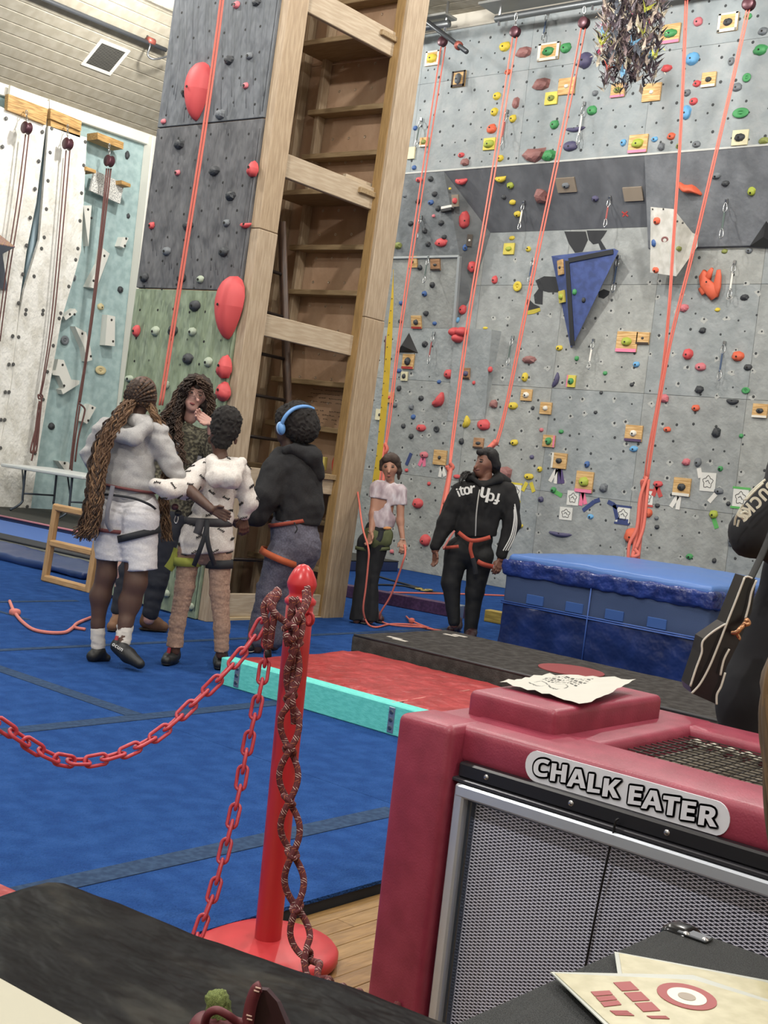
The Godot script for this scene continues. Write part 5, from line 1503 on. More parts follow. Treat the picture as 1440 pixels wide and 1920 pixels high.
func make_holds() -> void:
	var near := func(me: Array, rank: int) -> String: return near_text(HOLDS, me, rank)
	for i in HOLDS.size():
		var q: Array = HOLDS[i]
		var pl := wall_at(q[0], q[1])
		var word := "%s %s %s hold" % [size_word(maxf(q[2], q[3])), q[4], shape_word(q[5])]
		var label := fresh(range(4).map(func(r: int) -> String: return "%s %s %s" % [word, near.call(q, r), place_name(q[0], q[1])]))
		var t := thing("climbing_hold", on_plane(pl, q[0], q[1]), label, "climbing hold", "holds on the grey climbing wall")
		put_hold(t, q[0], q[1], q[2], q[3], q[4], q[5], q[6])
	# wooden plates with a hold in the middle
	var face := {"wood": wood("plate_wood", "b08a55", "c29d68", "cfae7c", "x"), "brown": wood("plate_brown_w", "8a6648", "9c7656", "aa8463", "x"), "yellow": plain("plate_yellow", "c9bb55", 0.7), "cream": plain("plate_cream", "cfc9a8", 0.7), "dull": plain("plate_dull", "857a6c", 0.7), "dark": plain("plate_dark", "4d453e", 0.7)}
	var strip := {"white": plain("strip_white", "d6d3c8", 0.7), "pink": plain("strip_pink", "d87a98", 0.7), "dark": plain("strip_dark", "33261f", 0.7), "red": plain("strip_red", "9c332e", 0.7), "purple": plain("strip_purple", "4f3a5c", 0.7)}
	HUES["white"] = "cfcdc4"
	for q in PLATES:
		var p := wall_at(q[0], q[1])
		var c := on_plane(p, q[0], q[1])
		var facew: String = {"wood": "wooden", "brown": "brown wooden", "yellow": "yellow", "cream": "cream", "dull": "grey brown", "dark": "dark"}[q[4]]
		var label := "%s square plate" % facew
		if q[5] != "none":
			label += " with %s strip" % q[5]
		if q[7] != "none":
			label += " and %s hold" % q[7] if q[5] != "none" else " with %s hold" % q[7]
		var stem := label
		label = fresh(range(4).map(func(r: int) -> String: return stem + " " + near.call([q[0], q[1], 0, 0, "", ""], r)))
		var t := thing("mounted_hold", c, label, "mounted hold", "plate mounted holds on the grey wall")
		var u: Vector3 = p.u
		var v: Vector3 = p.v
		var n: Vector3 = p.n
		var ww := on_plane(p, q[0] + q[2] * 0.5, q[1] + q[2] * 0.057).distance_to(on_plane(p, q[0] - q[2] * 0.5, q[1] - q[2] * 0.057))
		var hh := on_plane(p, q[0] - q[3] * 0.057, q[1] + q[3] * 0.5).distance_to(on_plane(p, q[0] + q[3] * 0.057, q[1] - q[3] * 0.5))
		var f := Transform3D(Basis(u, v, n), c + n * 0.012)
		var st := new_st()
		box(st, f, Vector3(ww, hh, 0.022), 0.002)
		wobj("plate", st, face[q[4]], t)
		if q[5] != "none":
			st = new_st()
			var s := 0.16
			if q[6] in ["b", "all"]:
				box(st, f * Transform3D(Basis(), Vector3(0, -hh * (0.5 - s * 0.5), 0.0125)), Vector3(ww * 0.99, hh * s, 0.004))
			if q[6] in ["l", "all"]:
				box(st, f * Transform3D(Basis(), Vector3(-ww * (0.5 - s * 0.4), 0, 0.0125)), Vector3(ww * s * 0.8, hh * 0.99, 0.004))
			if q[6] in ["r", "all"]:
				box(st, f * Transform3D(Basis(), Vector3(ww * (0.5 - s * 0.4), 0, 0.0125)), Vector3(ww * s * 0.8, hh * 0.99, 0.004))
			if q[6] == "all":
				box(st, f * Transform3D(Basis(), Vector3(0, hh * (0.5 - s * 0.3), 0.0125)), Vector3(ww * 0.99, hh * s * 0.6, 0.004))
			wobj("strip", st, strip[q[5]], t)
		if q[7] != "none":
			put_hold(t, q[0], q[1], q[8], q[9], q[7], "b", 0.0, 0.022, p)
	# quickdraws
	var k := 0
	var slings := ["8f4a48", "4c5a56", "d5d3cc", "3b4c66"]
	for q in DRAWS:
		var p := wall_at(q[0], q[1])
		var n: Vector3 = p.n
		var a: Vector3 = on_plane(p, q[0], q[1]) + n * 0.03
		var len := a.distance_to(at(q[2], q[3], (a - EYE).dot(fwd)))
		var b := a + Vector3(0.02, -len, 0.06)
		var t := thing("quickdraw", a, "steel quickdraw with %s sling hanging %s" % [["maroon", "grey green", "white", "navy"][k % 4], near.call([q[0], q[1] + 4, 0, 0, "", ""], 0)], "quickdraw", "quickdraws on the grey climbing wall")
		var st := new_st()
		box(st, Transform3D(Basis(p.u, p.v, n), a - n * 0.015), Vector3(0.03, 0.045, 0.03), 0.004)
		wobj("hanger", st, plain("hanger_steel", "9a9da0", 0.3, 0.9), t)
		for e in [[0.04, 0.3], [0.72, 1.0]]:
			var m0 := a.lerp(b, e[0])
			var m1 := a.lerp(b, e[1])
			var side := Vector3(0.022, 0, 0.008)
			st = new_st(true)
			tube(st, curve([m0, m0.lerp(m1, 0.25) + side, m0.lerp(m1, 0.75) + side * 1.2, m1, m0.lerp(m1, 0.7) - side, m0.lerp(m1, 0.2) - side * 0.8], 4, true), 0.0055, 6, true)
			wobj("carabiner", st, plain("carabiner_steel", "b3b6b8", 0.25, 0.9), t)
		st = new_st()
		bar(st, a.lerp(b, 0.27), a.lerp(b, 0.76), 0.02, 0.006, 0.001, Vector3.BACK)
		wobj("sling", st, plain("sling_%d" % (k % 4), slings[k % 4], 0.8), t)
		k += 1
	# paper route tags and tape tails low on the wall
	var tapes := {"white": "d8d6cf", "pnk": "d9708e", "navy": "33406f", "purple": "51436f", "yellow": "c9b93f", "green": "5aa85a", "red": "b84a46"}
	for q in SIGNS:
		var c := on_plane(P_MAIN, q[0], q[1])
		var w: float = 0.165 * q[2] / 18.0
		var h: float = 0.165 * q[3] / 20.0
		var t := thing("route_tag", c, fresh(range(4).map(func(r: int) -> String: return "white paper route tag %s %s" % ["without tape" if q[4] == "none" else "edged with %s tape" % q[4], near.call([q[0], q[1], 0, 0, "", ""], r)])), "paper tag", "route tags low on the wall")
		var st := new_st()
		box(st, Transform3D(Basis(Vector3.BACK, 0.03), c + Vector3(0, 0, 0.004)), Vector3(w, h, 0.003))
		wobj("sheet", st, plain("tag_paper", "d2d2cc", 0.8), t)
		st = new_st(true)
		var ring := PackedVector3Array()
		for i in 20:
			var a := TAU * i / 20
			var rr := 0.3 + 0.06 * sin(a * 5.0)
			ring.append(c + Vector3(cos(a) * w * rr, sin(a) * h * rr, 0.0065))
		tube(st, ring, 0.0035, 5, true)
		tube(st, PackedVector3Array([c + Vector3(-w * 0.14, 0.0, 0.0065), c + Vector3(0, h * 0.1, 0.0065), c + Vector3(w * 0.14, -h * 0.08, 0.0065)]), 0.004, 5)
		wobj("print", st, plain("tag_ink", "3a3a3a", 0.8), t)
		if q[4] != "none":
			for sg in [-1, 1]:
				st = new_st()
				box(st, Transform3D(Basis(), c + Vector3(0, sg * h * 0.52, 0.005)), Vector3(w * 1.15, 0.024, 0.004))
				wobj("tape", st, plain("tape_" + q[4], tapes[q[4]], 0.6), t)
	for q in TAPES:
		var a := on_plane(P_MAIN, q[1][0][0], q[1][0][1]) + Vector3(0, 0, 0.004)
		var b := on_plane(P_MAIN, q[1][1][0], q[1][1][1]) + Vector3(0, 0, 0.004)
		var cn: String = "pink" if q[0] == "pnk" else q[0]
		var t := thing("tape_strip", a, fresh(range(4).map(func(r: int) -> String: return "%s strip of route tape %s" % [cn, near.call([(q[1][0][0] + q[1][1][0]) * 0.5, (q[1][0][1] + q[1][1][1]) * 0.5, 0, 0, "", ""], r)])), "tape", "route tape on the grey wall")
		var st := new_st()
		bar(st, a, b, 0.05, 0.004, 0.001, Vector3.BACK)
		wobj("tape", st, plain("tape_" + q[0], tapes[q[0]], 0.6), t)
	# a short black and white rail hold on the panel by the tower
	var ra := on_plane(P_LEFT, 832, 391)
	var rb := on_plane(P_LEFT, 852, 387)
	var rl := thing("rail_hold", ra, "short black and white rail hold on the panel by the tower", "climbing hold")
	var n0: Vector3 = P_LEFT.n
	for e in [[0.0, "rail_white", "d0d0ca"], [-0.035, "rail_black", "1f2023"]]:
		var st := new_st()
		bar(st, ra + n0 * 0.03 + Vector3(0, e[0], 0), rb + n0 * 0.03 + Vector3(0, e[0], 0), 0.06, 0.033, 0.004)
		wobj("rail", st, plain(e[1], e[2], 0.6), rl)
	var cx := on_plane(P_OVER, 1172, 401)
	var cr := thing("tape_cross", cx, "red tape cross stuck on the dark overhang", "tape")
	for sgn in [-1, 1]:
		var st := new_st()
		var dd: Vector3 = (P_OVER.u + P_OVER.v * sgn * 0.8).normalized() * 0.045
		bar(st, cx - dd + P_OVER.n * 0.003, cx + dd + P_OVER.n * 0.003, 0.016, 0.003, 0.0, P_OVER.n)
		wobj("tape", st, plain("tape_red", "b84a46", 0.6), cr)
	# a few holds on the tower face and the blue left wall
	tower_holds()

func tower_holds() -> void:
	# pixel x, y, width, height, colour, kind
	var fp := P_TOWER
	var list := [[374, 172, 42, 110, "red", "s"], [434, 577, 50, 120, "red", "s"], [424, 688, 28, 44, "red", "t"], [421, 733, 30, 36, "red", "t"], [476, 317, 22, 30, "red", "t"], [461, 422, 20, 12, "red", "c"], [444, 9, 11, 14, "pink", "b"], [461, 161, 10, 12, "pink", "b"], [307, 228, 9, 10, "pink", "b"], [333, 324, 10, 11, "pink", "b"], [285, 423, 10, 14, "red", "b"], [257, 620, 12, 22, "red", "b"],
		[430, 113, 16, 18, "black", "r"], [481, 5, 15, 14, "black", "r"], [414, 215, 16, 18, "grey", "r"], [350, 173, 17, 20, "black", "b"], [337, 271, 17, 18, "black", "r"], [403, 321, 17, 18, "black", "r"], [433, 367, 17, 17, "black", "r"], [353, 424, 18, 18, "black", "r"], [420, 472, 17, 18, "black", "b"], [271, 520, 15, 18, "black", "b"], [341, 521, 16, 18, "black", "b"], [366, 573, 19, 20, "black", "b"], [325, 620, 16, 20, "black", "b"], [353, 673, 18, 20, "black", "b"], [468, 105, 12, 13, "grey", "b"], [425, 418, 12, 14, "grey", "b"], [313, 471, 14, 16, "grey", "b"]]
	var pale := [[292, 621, 14, 18], [361, 622, 14, 16], [391, 679, 14, 18], [312, 722, 12, 16], [243, 710, 16, 12], [376, 524, 12, 14], [312, 1113, 14, 14], [358, 1137, 12, 14]]
	for q in list:
		var kind: String = q[5]
		var word := "long red egg shaped hold" if q[5] == "s" else "%s %s %s hold" % [size_word(maxf(q[2], q[3])), q[4], shape_word(kind)]
		var where := "on the tower's green panel" if q[1] > 548 else ("on the tower's middle panel" if q[1] > 245 else "on the tower's top panel")
		var t := thing("climbing_hold", on_plane(fp, q[0], q[1]), fresh(range(4).map(func(r: int) -> String: return word + " " + near_text(list, q, r) + " " + where)), "climbing hold", "holds on the timber tower")
		put_hold(t, q[0], q[1], q[2], q[3], q[4], kind, 0.0, 0.0, fp)
	HUES["pale"] = "9aa594"
	for q in pale:
		var t := thing("climbing_hold", on_plane(fp, q[0], q[1]), fresh(range(4).map(func(r: int) -> String: return "small pale green rounded hold %s on the tower" % near_text(list, [q[0], q[1], 0, 0, "", ""], r))), "climbing hold", "holds on the timber tower")
		put_hold(t, q[0], q[1], q[2], q[3], "pale", "b", 0.0, 0.0, fp)
	HUES["cream"] = "c2b58c"
	var lp := plane_x(-15.5)
	for q in [[120, 638, 15, 17, "grey", "d"], [187, 694, 20, 16, "cream", "d"], [188, 575, 12, 13, "cream", "b"], [225, 543, 10, 13, "black", "b"], [96, 799, 12, 13, "black", "b"], [238, 291, 8, 16, "black", "r"], [240, 405, 6, 10, "black", "r"], [139, 521, 7, 12, "grey", "r"]]:
		var t := thing("climbing_hold", on_plane(lp, q[0], q[1]), fresh(range(3).map(func(r: int) -> String: return "%s %s %s hold on the pale blue wall%s" % [size_word(maxf(q[2], q[3])), q[4], shape_word(q[5]), ["", " beside the white panel edge", " by the white corner post"][(1 if q[0] < 150 else 2) if r else 0]])), "climbing hold", "holds on the blue wall")
		put_hold(t, q[0], q[1], q[2], q[3], q[4], q[5], 0.0, 0.0, lp)

# ---------- ropes, pulleys and hanging things ----------
func px_line(pts: Array, steps := 5) -> PackedVector3Array:
	# each point is pixel x, pixel y, depth from the camera
	var l := []
	for q in pts:
		l.append(at(q[0], q[1], q[2]))
	return curve(l, steps)

func x_line(pts: Array) -> PackedVector3Array:
	# pixel points hanging just off the left wall
	var l := []
	for q in pts:
		l.append(on_x(q[0], q[1], -15.04 if q[0] > -50 else -15.0))
	return curve(l, 5)

func pulley(parent: Node3D, c: Vector3, top: Vector3, s := 1.0) -> void:
	var st := new_st(true)
	lathe(st, Transform3D(Basis(Vector3.RIGHT, PI / 2) * Basis.from_scale(Vector3(s, s, s)), c), [Vector2(0.0, -0.035), Vector2(0.05, -0.035), Vector2(0.06, -0.025), Vector2(0.045, 0.0), Vector2(0.06, 0.025), Vector2(0.05, 0.035), Vector2(0.0, 0.035)], 16)
	wobj("pulley", st, plain("pulley_maroon", "4a2b33", 0.4, 0.4), parent)
	var n := maxi(2, int(c.distance_to(top) / 0.09))
	for i in n:
		var a := c.lerp(top, (i + 0.2) / n)
		var b := c.lerp(top, (i + 1.15) / n)
		var side := Vector3(0.016, 0, 0.0) if i % 2 else Vector3(0.004, 0, 0.016)
		st = new_st(true)
		tube(st, curve([a, a.lerp(b, 0.3) + side, a.lerp(b, 0.7) + side, b, a.lerp(b, 0.7) - side, a.lerp(b, 0.3) - side], 3, true), 0.006, 6, true)
		wobj("link", st, plain("carabiner_steel", "b3b6b8", 0.25, 0.9), parent)

func make_ropes() -> void:
	var st: SurfaceTool
	var salmon := noisy("rope_salmon", ["b4584c", "c56558", "d0776a"], 0.2, Vector3(12, 30, 12), 0.8)
	# doubled top ropes on the rear wall
	var sets := [
		["doubled salmon top rope running down beside the tower to a knot", [830, 78], [826, 60], [[[827, 88, 15.0], [783, 380, 14.2], [746, 640, 13.4], [729, 780, 12.9], [722, 836, 12.7]], [[835, 88, 15.0], [789, 380, 14.2], [750, 640, 13.4], [733, 780, 12.9], [724, 836, 12.7]]]],
		["doubled salmon top rope running to the black hooded climber", [966, 60], [968, 26], [[[961, 70, 13.7], [921, 330, 13.0], [879, 580, 12.2], [850, 800, 11.4], [843, 870, 11.0]], [[969, 70, 13.7], [927, 330, 13.0], [884, 580, 12.2], [854, 800, 11.4], [845, 870, 11.0]]]],
		["doubled salmon top rope ending in a tangle behind a climber's head", [1095, 43], [1096, 14], [[[1090, 52, 12.9], [1050, 260, 12.5], [1000, 500, 12.1], [950, 750, 11.6], [928, 835, 11.4]], [[1098, 52, 12.9], [1056, 260, 12.5], [1005, 500, 12.1], [954, 750, 11.6], [932, 835, 11.4]]]],
		["salmon top rope hanging past the white volume into a long bundle", [1288, -10], [1289, -30], [[[1285, 0, 12.0], [1275, 240, 11.8], [1262, 440, 11.6], [1252, 590, 11.4], [1238, 720, 11.2], [1216, 840, 11.0], [1208, 900, 10.9]], [[1289, 0, 12.0], [1278, 240, 11.8], [1265, 440, 11.6], [1255, 590, 11.4], [1241, 720, 11.2], [1221, 840, 11.0], [1211, 900, 10.9]]]],
		["slanting salmon top rope crossing over the orange flake hold", [1404, 8], [1406, -16], [[[1401, 14, 11.6], [1372, 150, 11.5], [1335, 310, 11.3], [1295, 480, 11.2], [1262, 610, 11.1], [1246, 690, 11.0], [1226, 800, 10.9], [1212, 898, 10.8]], [[1406, 14, 11.6], [1376, 150, 11.5], [1339, 310, 11.3], [1299, 480, 11.2], [1266, 610, 11.1], [1249, 690, 11.0], [1230, 800, 10.9], [1215, 898, 10.8]]]],
	]
	var ropes := []
	for s in sets:
		var d0: float = s[3][0][0][2]
		var t := thing("top_rope", at(s[1][0], s[1][1], d0), s[0], "rope", "salmon top ropes on the rear wall")
		ropes.append(t)
		pulley(t, at(s[1][0], s[1][1], d0), at(s[2][0], s[2][1], d0))
		for l in s[3]:
			st = new_st(true)
			tube(st, px_line(l), 0.008, 8)
			wobj("strand", st, salmon, t)
	# knots and thick ends
	for e in [[0, [[722, 832, 12.7], [726, 842, 12.65], [720, 850, 12.65], [714, 842, 12.65], [720, 836, 12.7], [716, 860, 12.6], [711, 900, 12.5], [707, 940, 12.4]], 0.018], [0, [[724, 836, 12.7], [722, 870, 12.6], [716, 920, 12.4], [708, 960, 12.2]], 0.018],
			[1, [[843, 868, 11.0], [849, 876, 11.0], [842, 882, 11.0], [838, 874, 11.0], [842, 886, 11.0], [838, 910, 10.9], [830, 950, 10.7], [826, 980, 10.5]], 0.018], [1, [[845, 880, 11.0], [841, 905, 10.9], [834, 945, 10.7]], 0.02],
			[2, [[930, 830, 11.4], [922, 838, 11.3], [930, 826, 11.3], [915, 842, 11.3], [925, 832, 11.3], [908, 848, 11.2]], 0.02],
			[3, [[1209, 895, 10.9], [1214, 905, 10.8], [1204, 902, 10.8], [1205, 925, 10.8], [1198, 970, 10.7], [1192, 1010, 10.6], [1184, 1052, 10.5]], 0.017], [3, [[1211, 900, 10.85], [1208, 940, 10.75], [1203, 985, 10.65], [1196, 1050, 10.5]], 0.017],
			[4, [[1213, 895, 10.8], [1200, 935, 10.7], [1194, 990, 10.6], [1180, 1020, 10.55], [1178, 1050, 10.5]], 0.015], [4, [[1216, 900, 10.8], [1212, 940, 10.7], [1206, 990, 10.6], [1192, 1030, 10.5]], 0.015], [4, [[1190, 1030, 10.45], [1197, 1040, 10.42], [1186, 1044, 10.42], [1190, 1034, 10.45]], 0.016]]:
		st = new_st(true)
		tube(st, px_line(e[1]), e[2], 8)
		wobj("rope_end", st, salmon, ropes[e[0]])
	# rope on the tower face
	var tr := thing("top_rope", at(415, 20, 8.9), "single salmon top rope stretched down the green and grey tower face", "rope")
	for dx in [0, 5]:
		st = new_st(true)
		tube(st, px_line([[416 + dx, -20, 8.95], [402 + dx, 90, 8.95], [378 + dx, 260, 8.93], [345 + dx, 470, 8.9], [318 + dx, 640, 8.88], [299 + dx, 760, 8.85]]), 0.008, 8)
		wobj("strand", st, salmon, tr)
	# the belayer's rope
	var br := thing("belay_rope", at(684, 1170, 10.35), "salmon rope through the belayer's hands pooling on blue carpet", "rope")
	st = new_st(true)
	tube(st, px_line([[700, 640, 12.2], [684, 780, 11.4], [671, 900, 10.75], [674, 945, 10.4], [680, 990, 10.2], [691, 1030, 10.1], [690, 1060, 10.1], [686, 1100, 10.12], [681, 1140, 10.15], [684, 1160, 10.2]], 6), 0.008, 8)
	wobj("strand", st, salmon, br)
	var fl := []
	for q in [[684, 1160, 0.05], [692, 1172, 0.012], [706, 1176, 0.01], [728, 1171, 0.01], [745, 1170, 0.01], [780, 1172, 0.012], [800, 1178, 0.012], [835, 1184, 0.012]]:
		fl.append(on_floor(q[0], q[1], q[2]))
	st = new_st(true)
	tube(st, curve(fl, 6), 0.008, 8)
	wobj("strand", st, salmon, br)
	st = new_st(true)
	tube(st, px_line([[758, 1022, 10.2], [760, 1036, 10.12], [756, 1052, 10.1], [745, 1085, 10.15], [731, 1120, 10.2], [714, 1148, 10.25], [712, 1160, 10.3]], 6), 0.008, 8)
	wobj("strand", st, salmon, br)
	fl = []
	for q in [[712, 1160, 0.03], [720, 1168, 0.012], [745, 1173, 0.012], [790, 1176, 0.02], [805, 1178, 0.012], [815, 1181, 0.012]]:
		fl.append(on_floor(q[0], q[1], q[2]))
	st = new_st(true)
	tube(st, curve(fl, 6), 0.008, 8)
	wobj("strand", st, salmon, br)
	fl = []
	for q in [[762, 1156, 0.02], [768, 1162, 0.03], [776, 1166, 0.03], [790, 1172, 0.02], [804, 1177, 0.02]]:
		fl.append(on_floor(q[0], q[1], q[2]))
	st = new_st(true)
	tube(st, curve(fl, 6), 0.008, 8)
	cushion(st, Transform3D(Basis(), on_floor(772, 1164, 0.035)), Vector3(0.05, 0.05, 0.05), 0.022, 0.03)
	wobj("tail_knot", st, salmon, br)
	st = new_st(true)
	tube(st, px_line([[723, 630, 12.3], [718, 760, 12.3], [714, 860, 12.3]]), 0.005, 6)
	wobj("thin_cord", st, plain("cord_maroon", "6b3a3c", 0.8), ropes[0])
	var fr := thing("floor_rope", on_floor(80, 1184), "short salmon rope with end knot lying on the blue carpet", "rope")
	fl = []
	for q in [[18, 1127], [24, 1142], [30, 1152], [42, 1166], [62, 1180], [90, 1186], [120, 1186], [135, 1178], [146, 1168], [170, 1158]]:
		fl.append(on_floor(q[0], q[1], 0.012))
	st = new_st(true)
	tube(st, curve(fl, 6), 0.012, 8)
	cushion(st, Transform3D(Basis(), on_floor(28, 1148, 0.02)), Vector3(0.07, 0.05, 0.07), 0.022, 0.03)
	tube(st, curve([on_floor(136, 1175, 0.02), on_floor(146, 1178, 0.012), on_floor(160, 1180, 0.012)], 4), 0.011, 8)
	wobj("strand", st, plain("rope_pinkish", "c4756d", 0.8), fr)
	var hr := thing("floor_rope", on_floor(800, 1112), "thin salmon rope stretched over the carpet behind the climbers", "rope")
	fl = []
	for q in [[700, 1110], [780, 1112], [870, 1114], [950, 1117]]:
		fl.append(on_floor(q[0], q[1], 0.09))
	st = new_st(true)
	tube(st, curve(fl, 4), 0.009, 8)
	wobj("strand", st, salmon, hr)
	var gb := thing("strap_bundle", on_floor(790, 1106), "black webbing straps with metal rings on blue carpet by wall", "strap")
	for l in [[[700, 1078], [750, 1092], [790, 1103]], [[705, 1096], [755, 1098], [800, 1108], [830, 1112]], [[770, 1098], [790, 1106], [808, 1108]]]:
		fl = []
		for q in l:
			fl.append(on_floor(q[0], q[1], 0.012))
		st = new_st(true)
		tube(st, curve(fl, 5), 0.022, 8, false, 0.4)
		wobj("webbing", st, plain("web_black", "202225", 0.8), gb)
	for q in [[786, 1104], [796, 1107], [804, 1106]]:
		st = new_st(true)
		var rp := []
		for k in 10:
			var a := TAU * k / 10
			rp.append(on_floor(q[0], q[1], 0.035) + Vector3(cos(a) * 0.035, 0, sin(a) * 0.05))
		tube(st, PackedVector3Array(rp), 0.008, 6, true)
		wobj("ring", st, plain("ring_brass", "a0915a", 0.35, 0.7), gb)
	# yellow webbing beside the tower
	var yw := thing("yellow_strap", at(715, 720, 12.2), "flat yellow webbing strap hanging beside the wooden tower post", "strap")
	st = new_st()
	var edge := [[738, 505, 737, 505], [733, 560, 738, 562], [724, 640, 735, 642], [716, 740, 728, 742], [706, 850, 717, 852], [694, 930, 706, 932]]
	for i in edge.size() - 1:
		var a := at(edge[i][0], edge[i][1], 12.2)
		var b := at(edge[i][2], edge[i][3], 12.2)
		var c := at(edge[i + 1][2], edge[i + 1][3], 12.2)
		var d := at(edge[i + 1][0], edge[i + 1][1], 12.2)
		var k := fwd * 0.004
		quad(st, a, d, c, b)
		quad(st, a + k, b + k, c + k, d + k)
		quad(st, a, a + k, d + k, d)
		quad(st, b, c, c + k, b + k)
	wobj("webbing", st, plain("web_yellow", "c3a832", 0.7), yw)
	for i in 16:
		var q := Vector2(735, 560).lerp(Vector2(702, 900), i / 15.0)
		st = new_st()
		lathe(st, Transform3D(cam_basis * Basis(Vector3.RIGHT, PI / 2), at(q.x, q.y, 12.19)), [Vector2(0.006, 0.0), Vector2(0.0, 0.002)], 6)
		wobj("eyelet", st, plain("eyelet_dark", "3b3520", 0.6), yw)
	# maroon ropes on the left wall
	var mar := noisy("rope_maroon", ["4e3230", "5f3f3c", "77544f"], 0.2, Vector3(14, 40, 14), 0.85)
	for s in [["thin maroon rope hanging from the first timber anchor on white panel", [50, 240, 18.4], [50, 208, 18.4], [[[48, 252, 18.4], [33, 370, 18.0], [10, 520, 17.6], [-8, 660, 17.2]], [[54, 252, 18.4], [40, 370, 18.0], [16, 520, 17.6], [0, 640, 17.2]]]],
			["maroon rope ending in a coiled hank on the white panel", [127, 270, 18.9], [127, 235, 18.9], [[[124, 282, 18.9], [112, 430, 18.4], [96, 600, 18.0], [82, 700, 17.8], [75, 740, 17.7]], [[131, 282, 18.9], [118, 430, 18.4], [101, 600, 18.0], [85, 700, 17.8], [77, 740, 17.7]]]],
			["thick maroon doubled rope hanging down the blue wall to knot", [205, 302, 19.4], [205, 270, 19.4], [[[200, 316, 19.4], [185, 470, 18.9], [170, 600, 18.5], [155, 710, 18.2], [148, 755, 18.1]], [[208, 316, 19.4], [190, 470, 18.9], [173, 600, 18.5], [157, 710, 18.2], [150, 755, 18.1]], [[204, 316, 19.4], [187, 470, 18.9], [172, 600, 18.5], [146, 760, 18.1], [138, 820, 18.0], [131, 880, 17.9]], [[150, 760, 18.1], [140, 830, 18.0], [134, 884, 17.9]], [[149, 757, 18.1], [158, 765, 18.1], [158, 776, 18.1], [147, 820, 18.0], [141, 866, 18.0]]]]]:
		var t := thing("wall_rope", on_x(s[1][0], s[1][1], -14.98), s[0], "rope", "maroon ropes on the left wall")
		pulley(t, on_x(s[1][0], s[1][1], -14.98), on_x(s[2][0], s[2][1], -15.1), 1.4)
		for l in s[3]:
			st = new_st(true)
			tube(st, x_line(l), 0.01 if s[1][0] < 150 else 0.013, 6)
			wobj("strand", st, mar, t)
		if s[1][0] == 127:
			st = new_st(true)
			tube(st, x_line([[76, 738, 17.7], [80, 744, 17.7], [73, 748, 17.7], [72, 740, 17.7], [78, 752, 17.7], [68, 800, 17.7], [58, 840, 17.7], [60, 848, 17.7], [70, 820, 17.7], [77, 760, 17.7], [72, 790, 17.7], [64, 838, 17.7], [68, 846, 17.7], [74, 790, 17.7], [74, 752, 17.7], [66, 810, 17.7], [62, 850, 17.7], [59, 864, 17.7]]), 0.012, 6)
			wobj("hank", st, mar, t)
	# quickdraw-like chain loops are under make_holds(); the paper crane mobile
	var cm := thing("paper_crane_mobile", at(1180, 60, 12.2), "hanging bundle of folded paper cranes in dark and bright colours", "mobile")
	var r := RandomNumberGenerator.new()
	r.seed = 77
	var crane := new_st()
	# body, two wings, neck and tail of a folded crane, about 1 unit across
	tri(crane, Vector3(0, -0.2, 0), Vector3(0.12, 0.05, 0.1), Vector3(-0.12, 0.05, 0.1))
	tri(crane, Vector3(0, -0.2, 0), Vector3(0.12, 0.05, -0.1), Vector3(-0.12, 0.05, -0.1))
	tri(crane, Vector3(-0.12, 0, 0.05), Vector3(0.12, 0, 0.05), Vector3(0.05, 0.4, 0.42))
	tri(crane, Vector3(-0.12, 0, -0.05), Vector3(0.12, 0, -0.05), Vector3(0.05, 0.4, -0.42))
	tri(crane, Vector3(0.1, -0.02, 0.03), Vector3(0.1, -0.02, -0.03), Vector3(0.5, 0.36, 0))
	tri(crane, Vector3(-0.1, -0.02, 0.03), Vector3(-0.1, -0.02, -0.03), Vector3(-0.55, 0.3, 0))
	tri(crane, Vector3(0.5, 0.36, 0), Vector3(0.44, 0.33, 0.02), Vector3(0.6, 0.22, 0))
	var cmesh := done(crane)
	var tones := ["3e353d", "4b4048", "574a50", "6a5a5c", "2f2a30", "7b6b66", "a4978a", "8f8790", "4a4f58", "b9b09c"]
	var bright := ["c9a23a", "d0587f", "6fa0c2", "b9bd52", "b5473f", "d4cfae"]
	for col in 34:
		var a := TAU * col / 34.0 * 13.0
		var rr := 0.31 * sqrt((col + 0.5) / 34.0)
		var base := at(1181, 60, 12.2) + Vector3(cos(a) * rr, 0, sin(a) * rr)
		var drop := -0.5 - 0.12 * cos(a * 1.7) + rr * 0.35
		var y := minf(base.y + 0.75, 6.8)
		st = new_st()
		bar(st, Vector3(base.x, base.y + drop, base.z), Vector3(base.x, 6.9, base.z), 0.003, 0.003)
		wobj("string", st, plain("crane_string", "2b2829", 0.8), cm)
		while y > base.y + drop:
			var o := obj("paper_crane", cmesh, null, cm)
			var b := r.randf() < 0.11
			var tn: String = bright[r.randi() % 6] if b else tones[r.randi() % 10]
			o.material_override = plain("crane_" + tn, tn, 0.75)
			var s := r.randf_range(0.15, 0.2)
			o.transform = Transform3D(Basis.from_euler(Vector3(r.randf_range(-0.4, 0.4), r.randf() * TAU, r.randf_range(-0.4, 0.4))) * Basis.from_scale(Vector3(s, s, s)), Vector3(base.x + r.randf_range(-0.02, 0.02), y, base.z + r.randf_range(-0.02, 0.02)) - cm.position)
			y -= r.randf_range(0.05, 0.075)

# ---------- things near the camera ----------
func link_mesh() -> ArrayMesh:
	var pts := []
	for k in 16:
		var a := TAU * k / 16
		pts.append(Vector3(cos(a) * 0.0135, sin(a) * 0.0135 + (0.018 if sin(a) > 0 else -0.018), 0))
	var st := new_st(true)
	tube(st, PackedVector3Array(pts), 0.005, 6, true)
	return done(st)

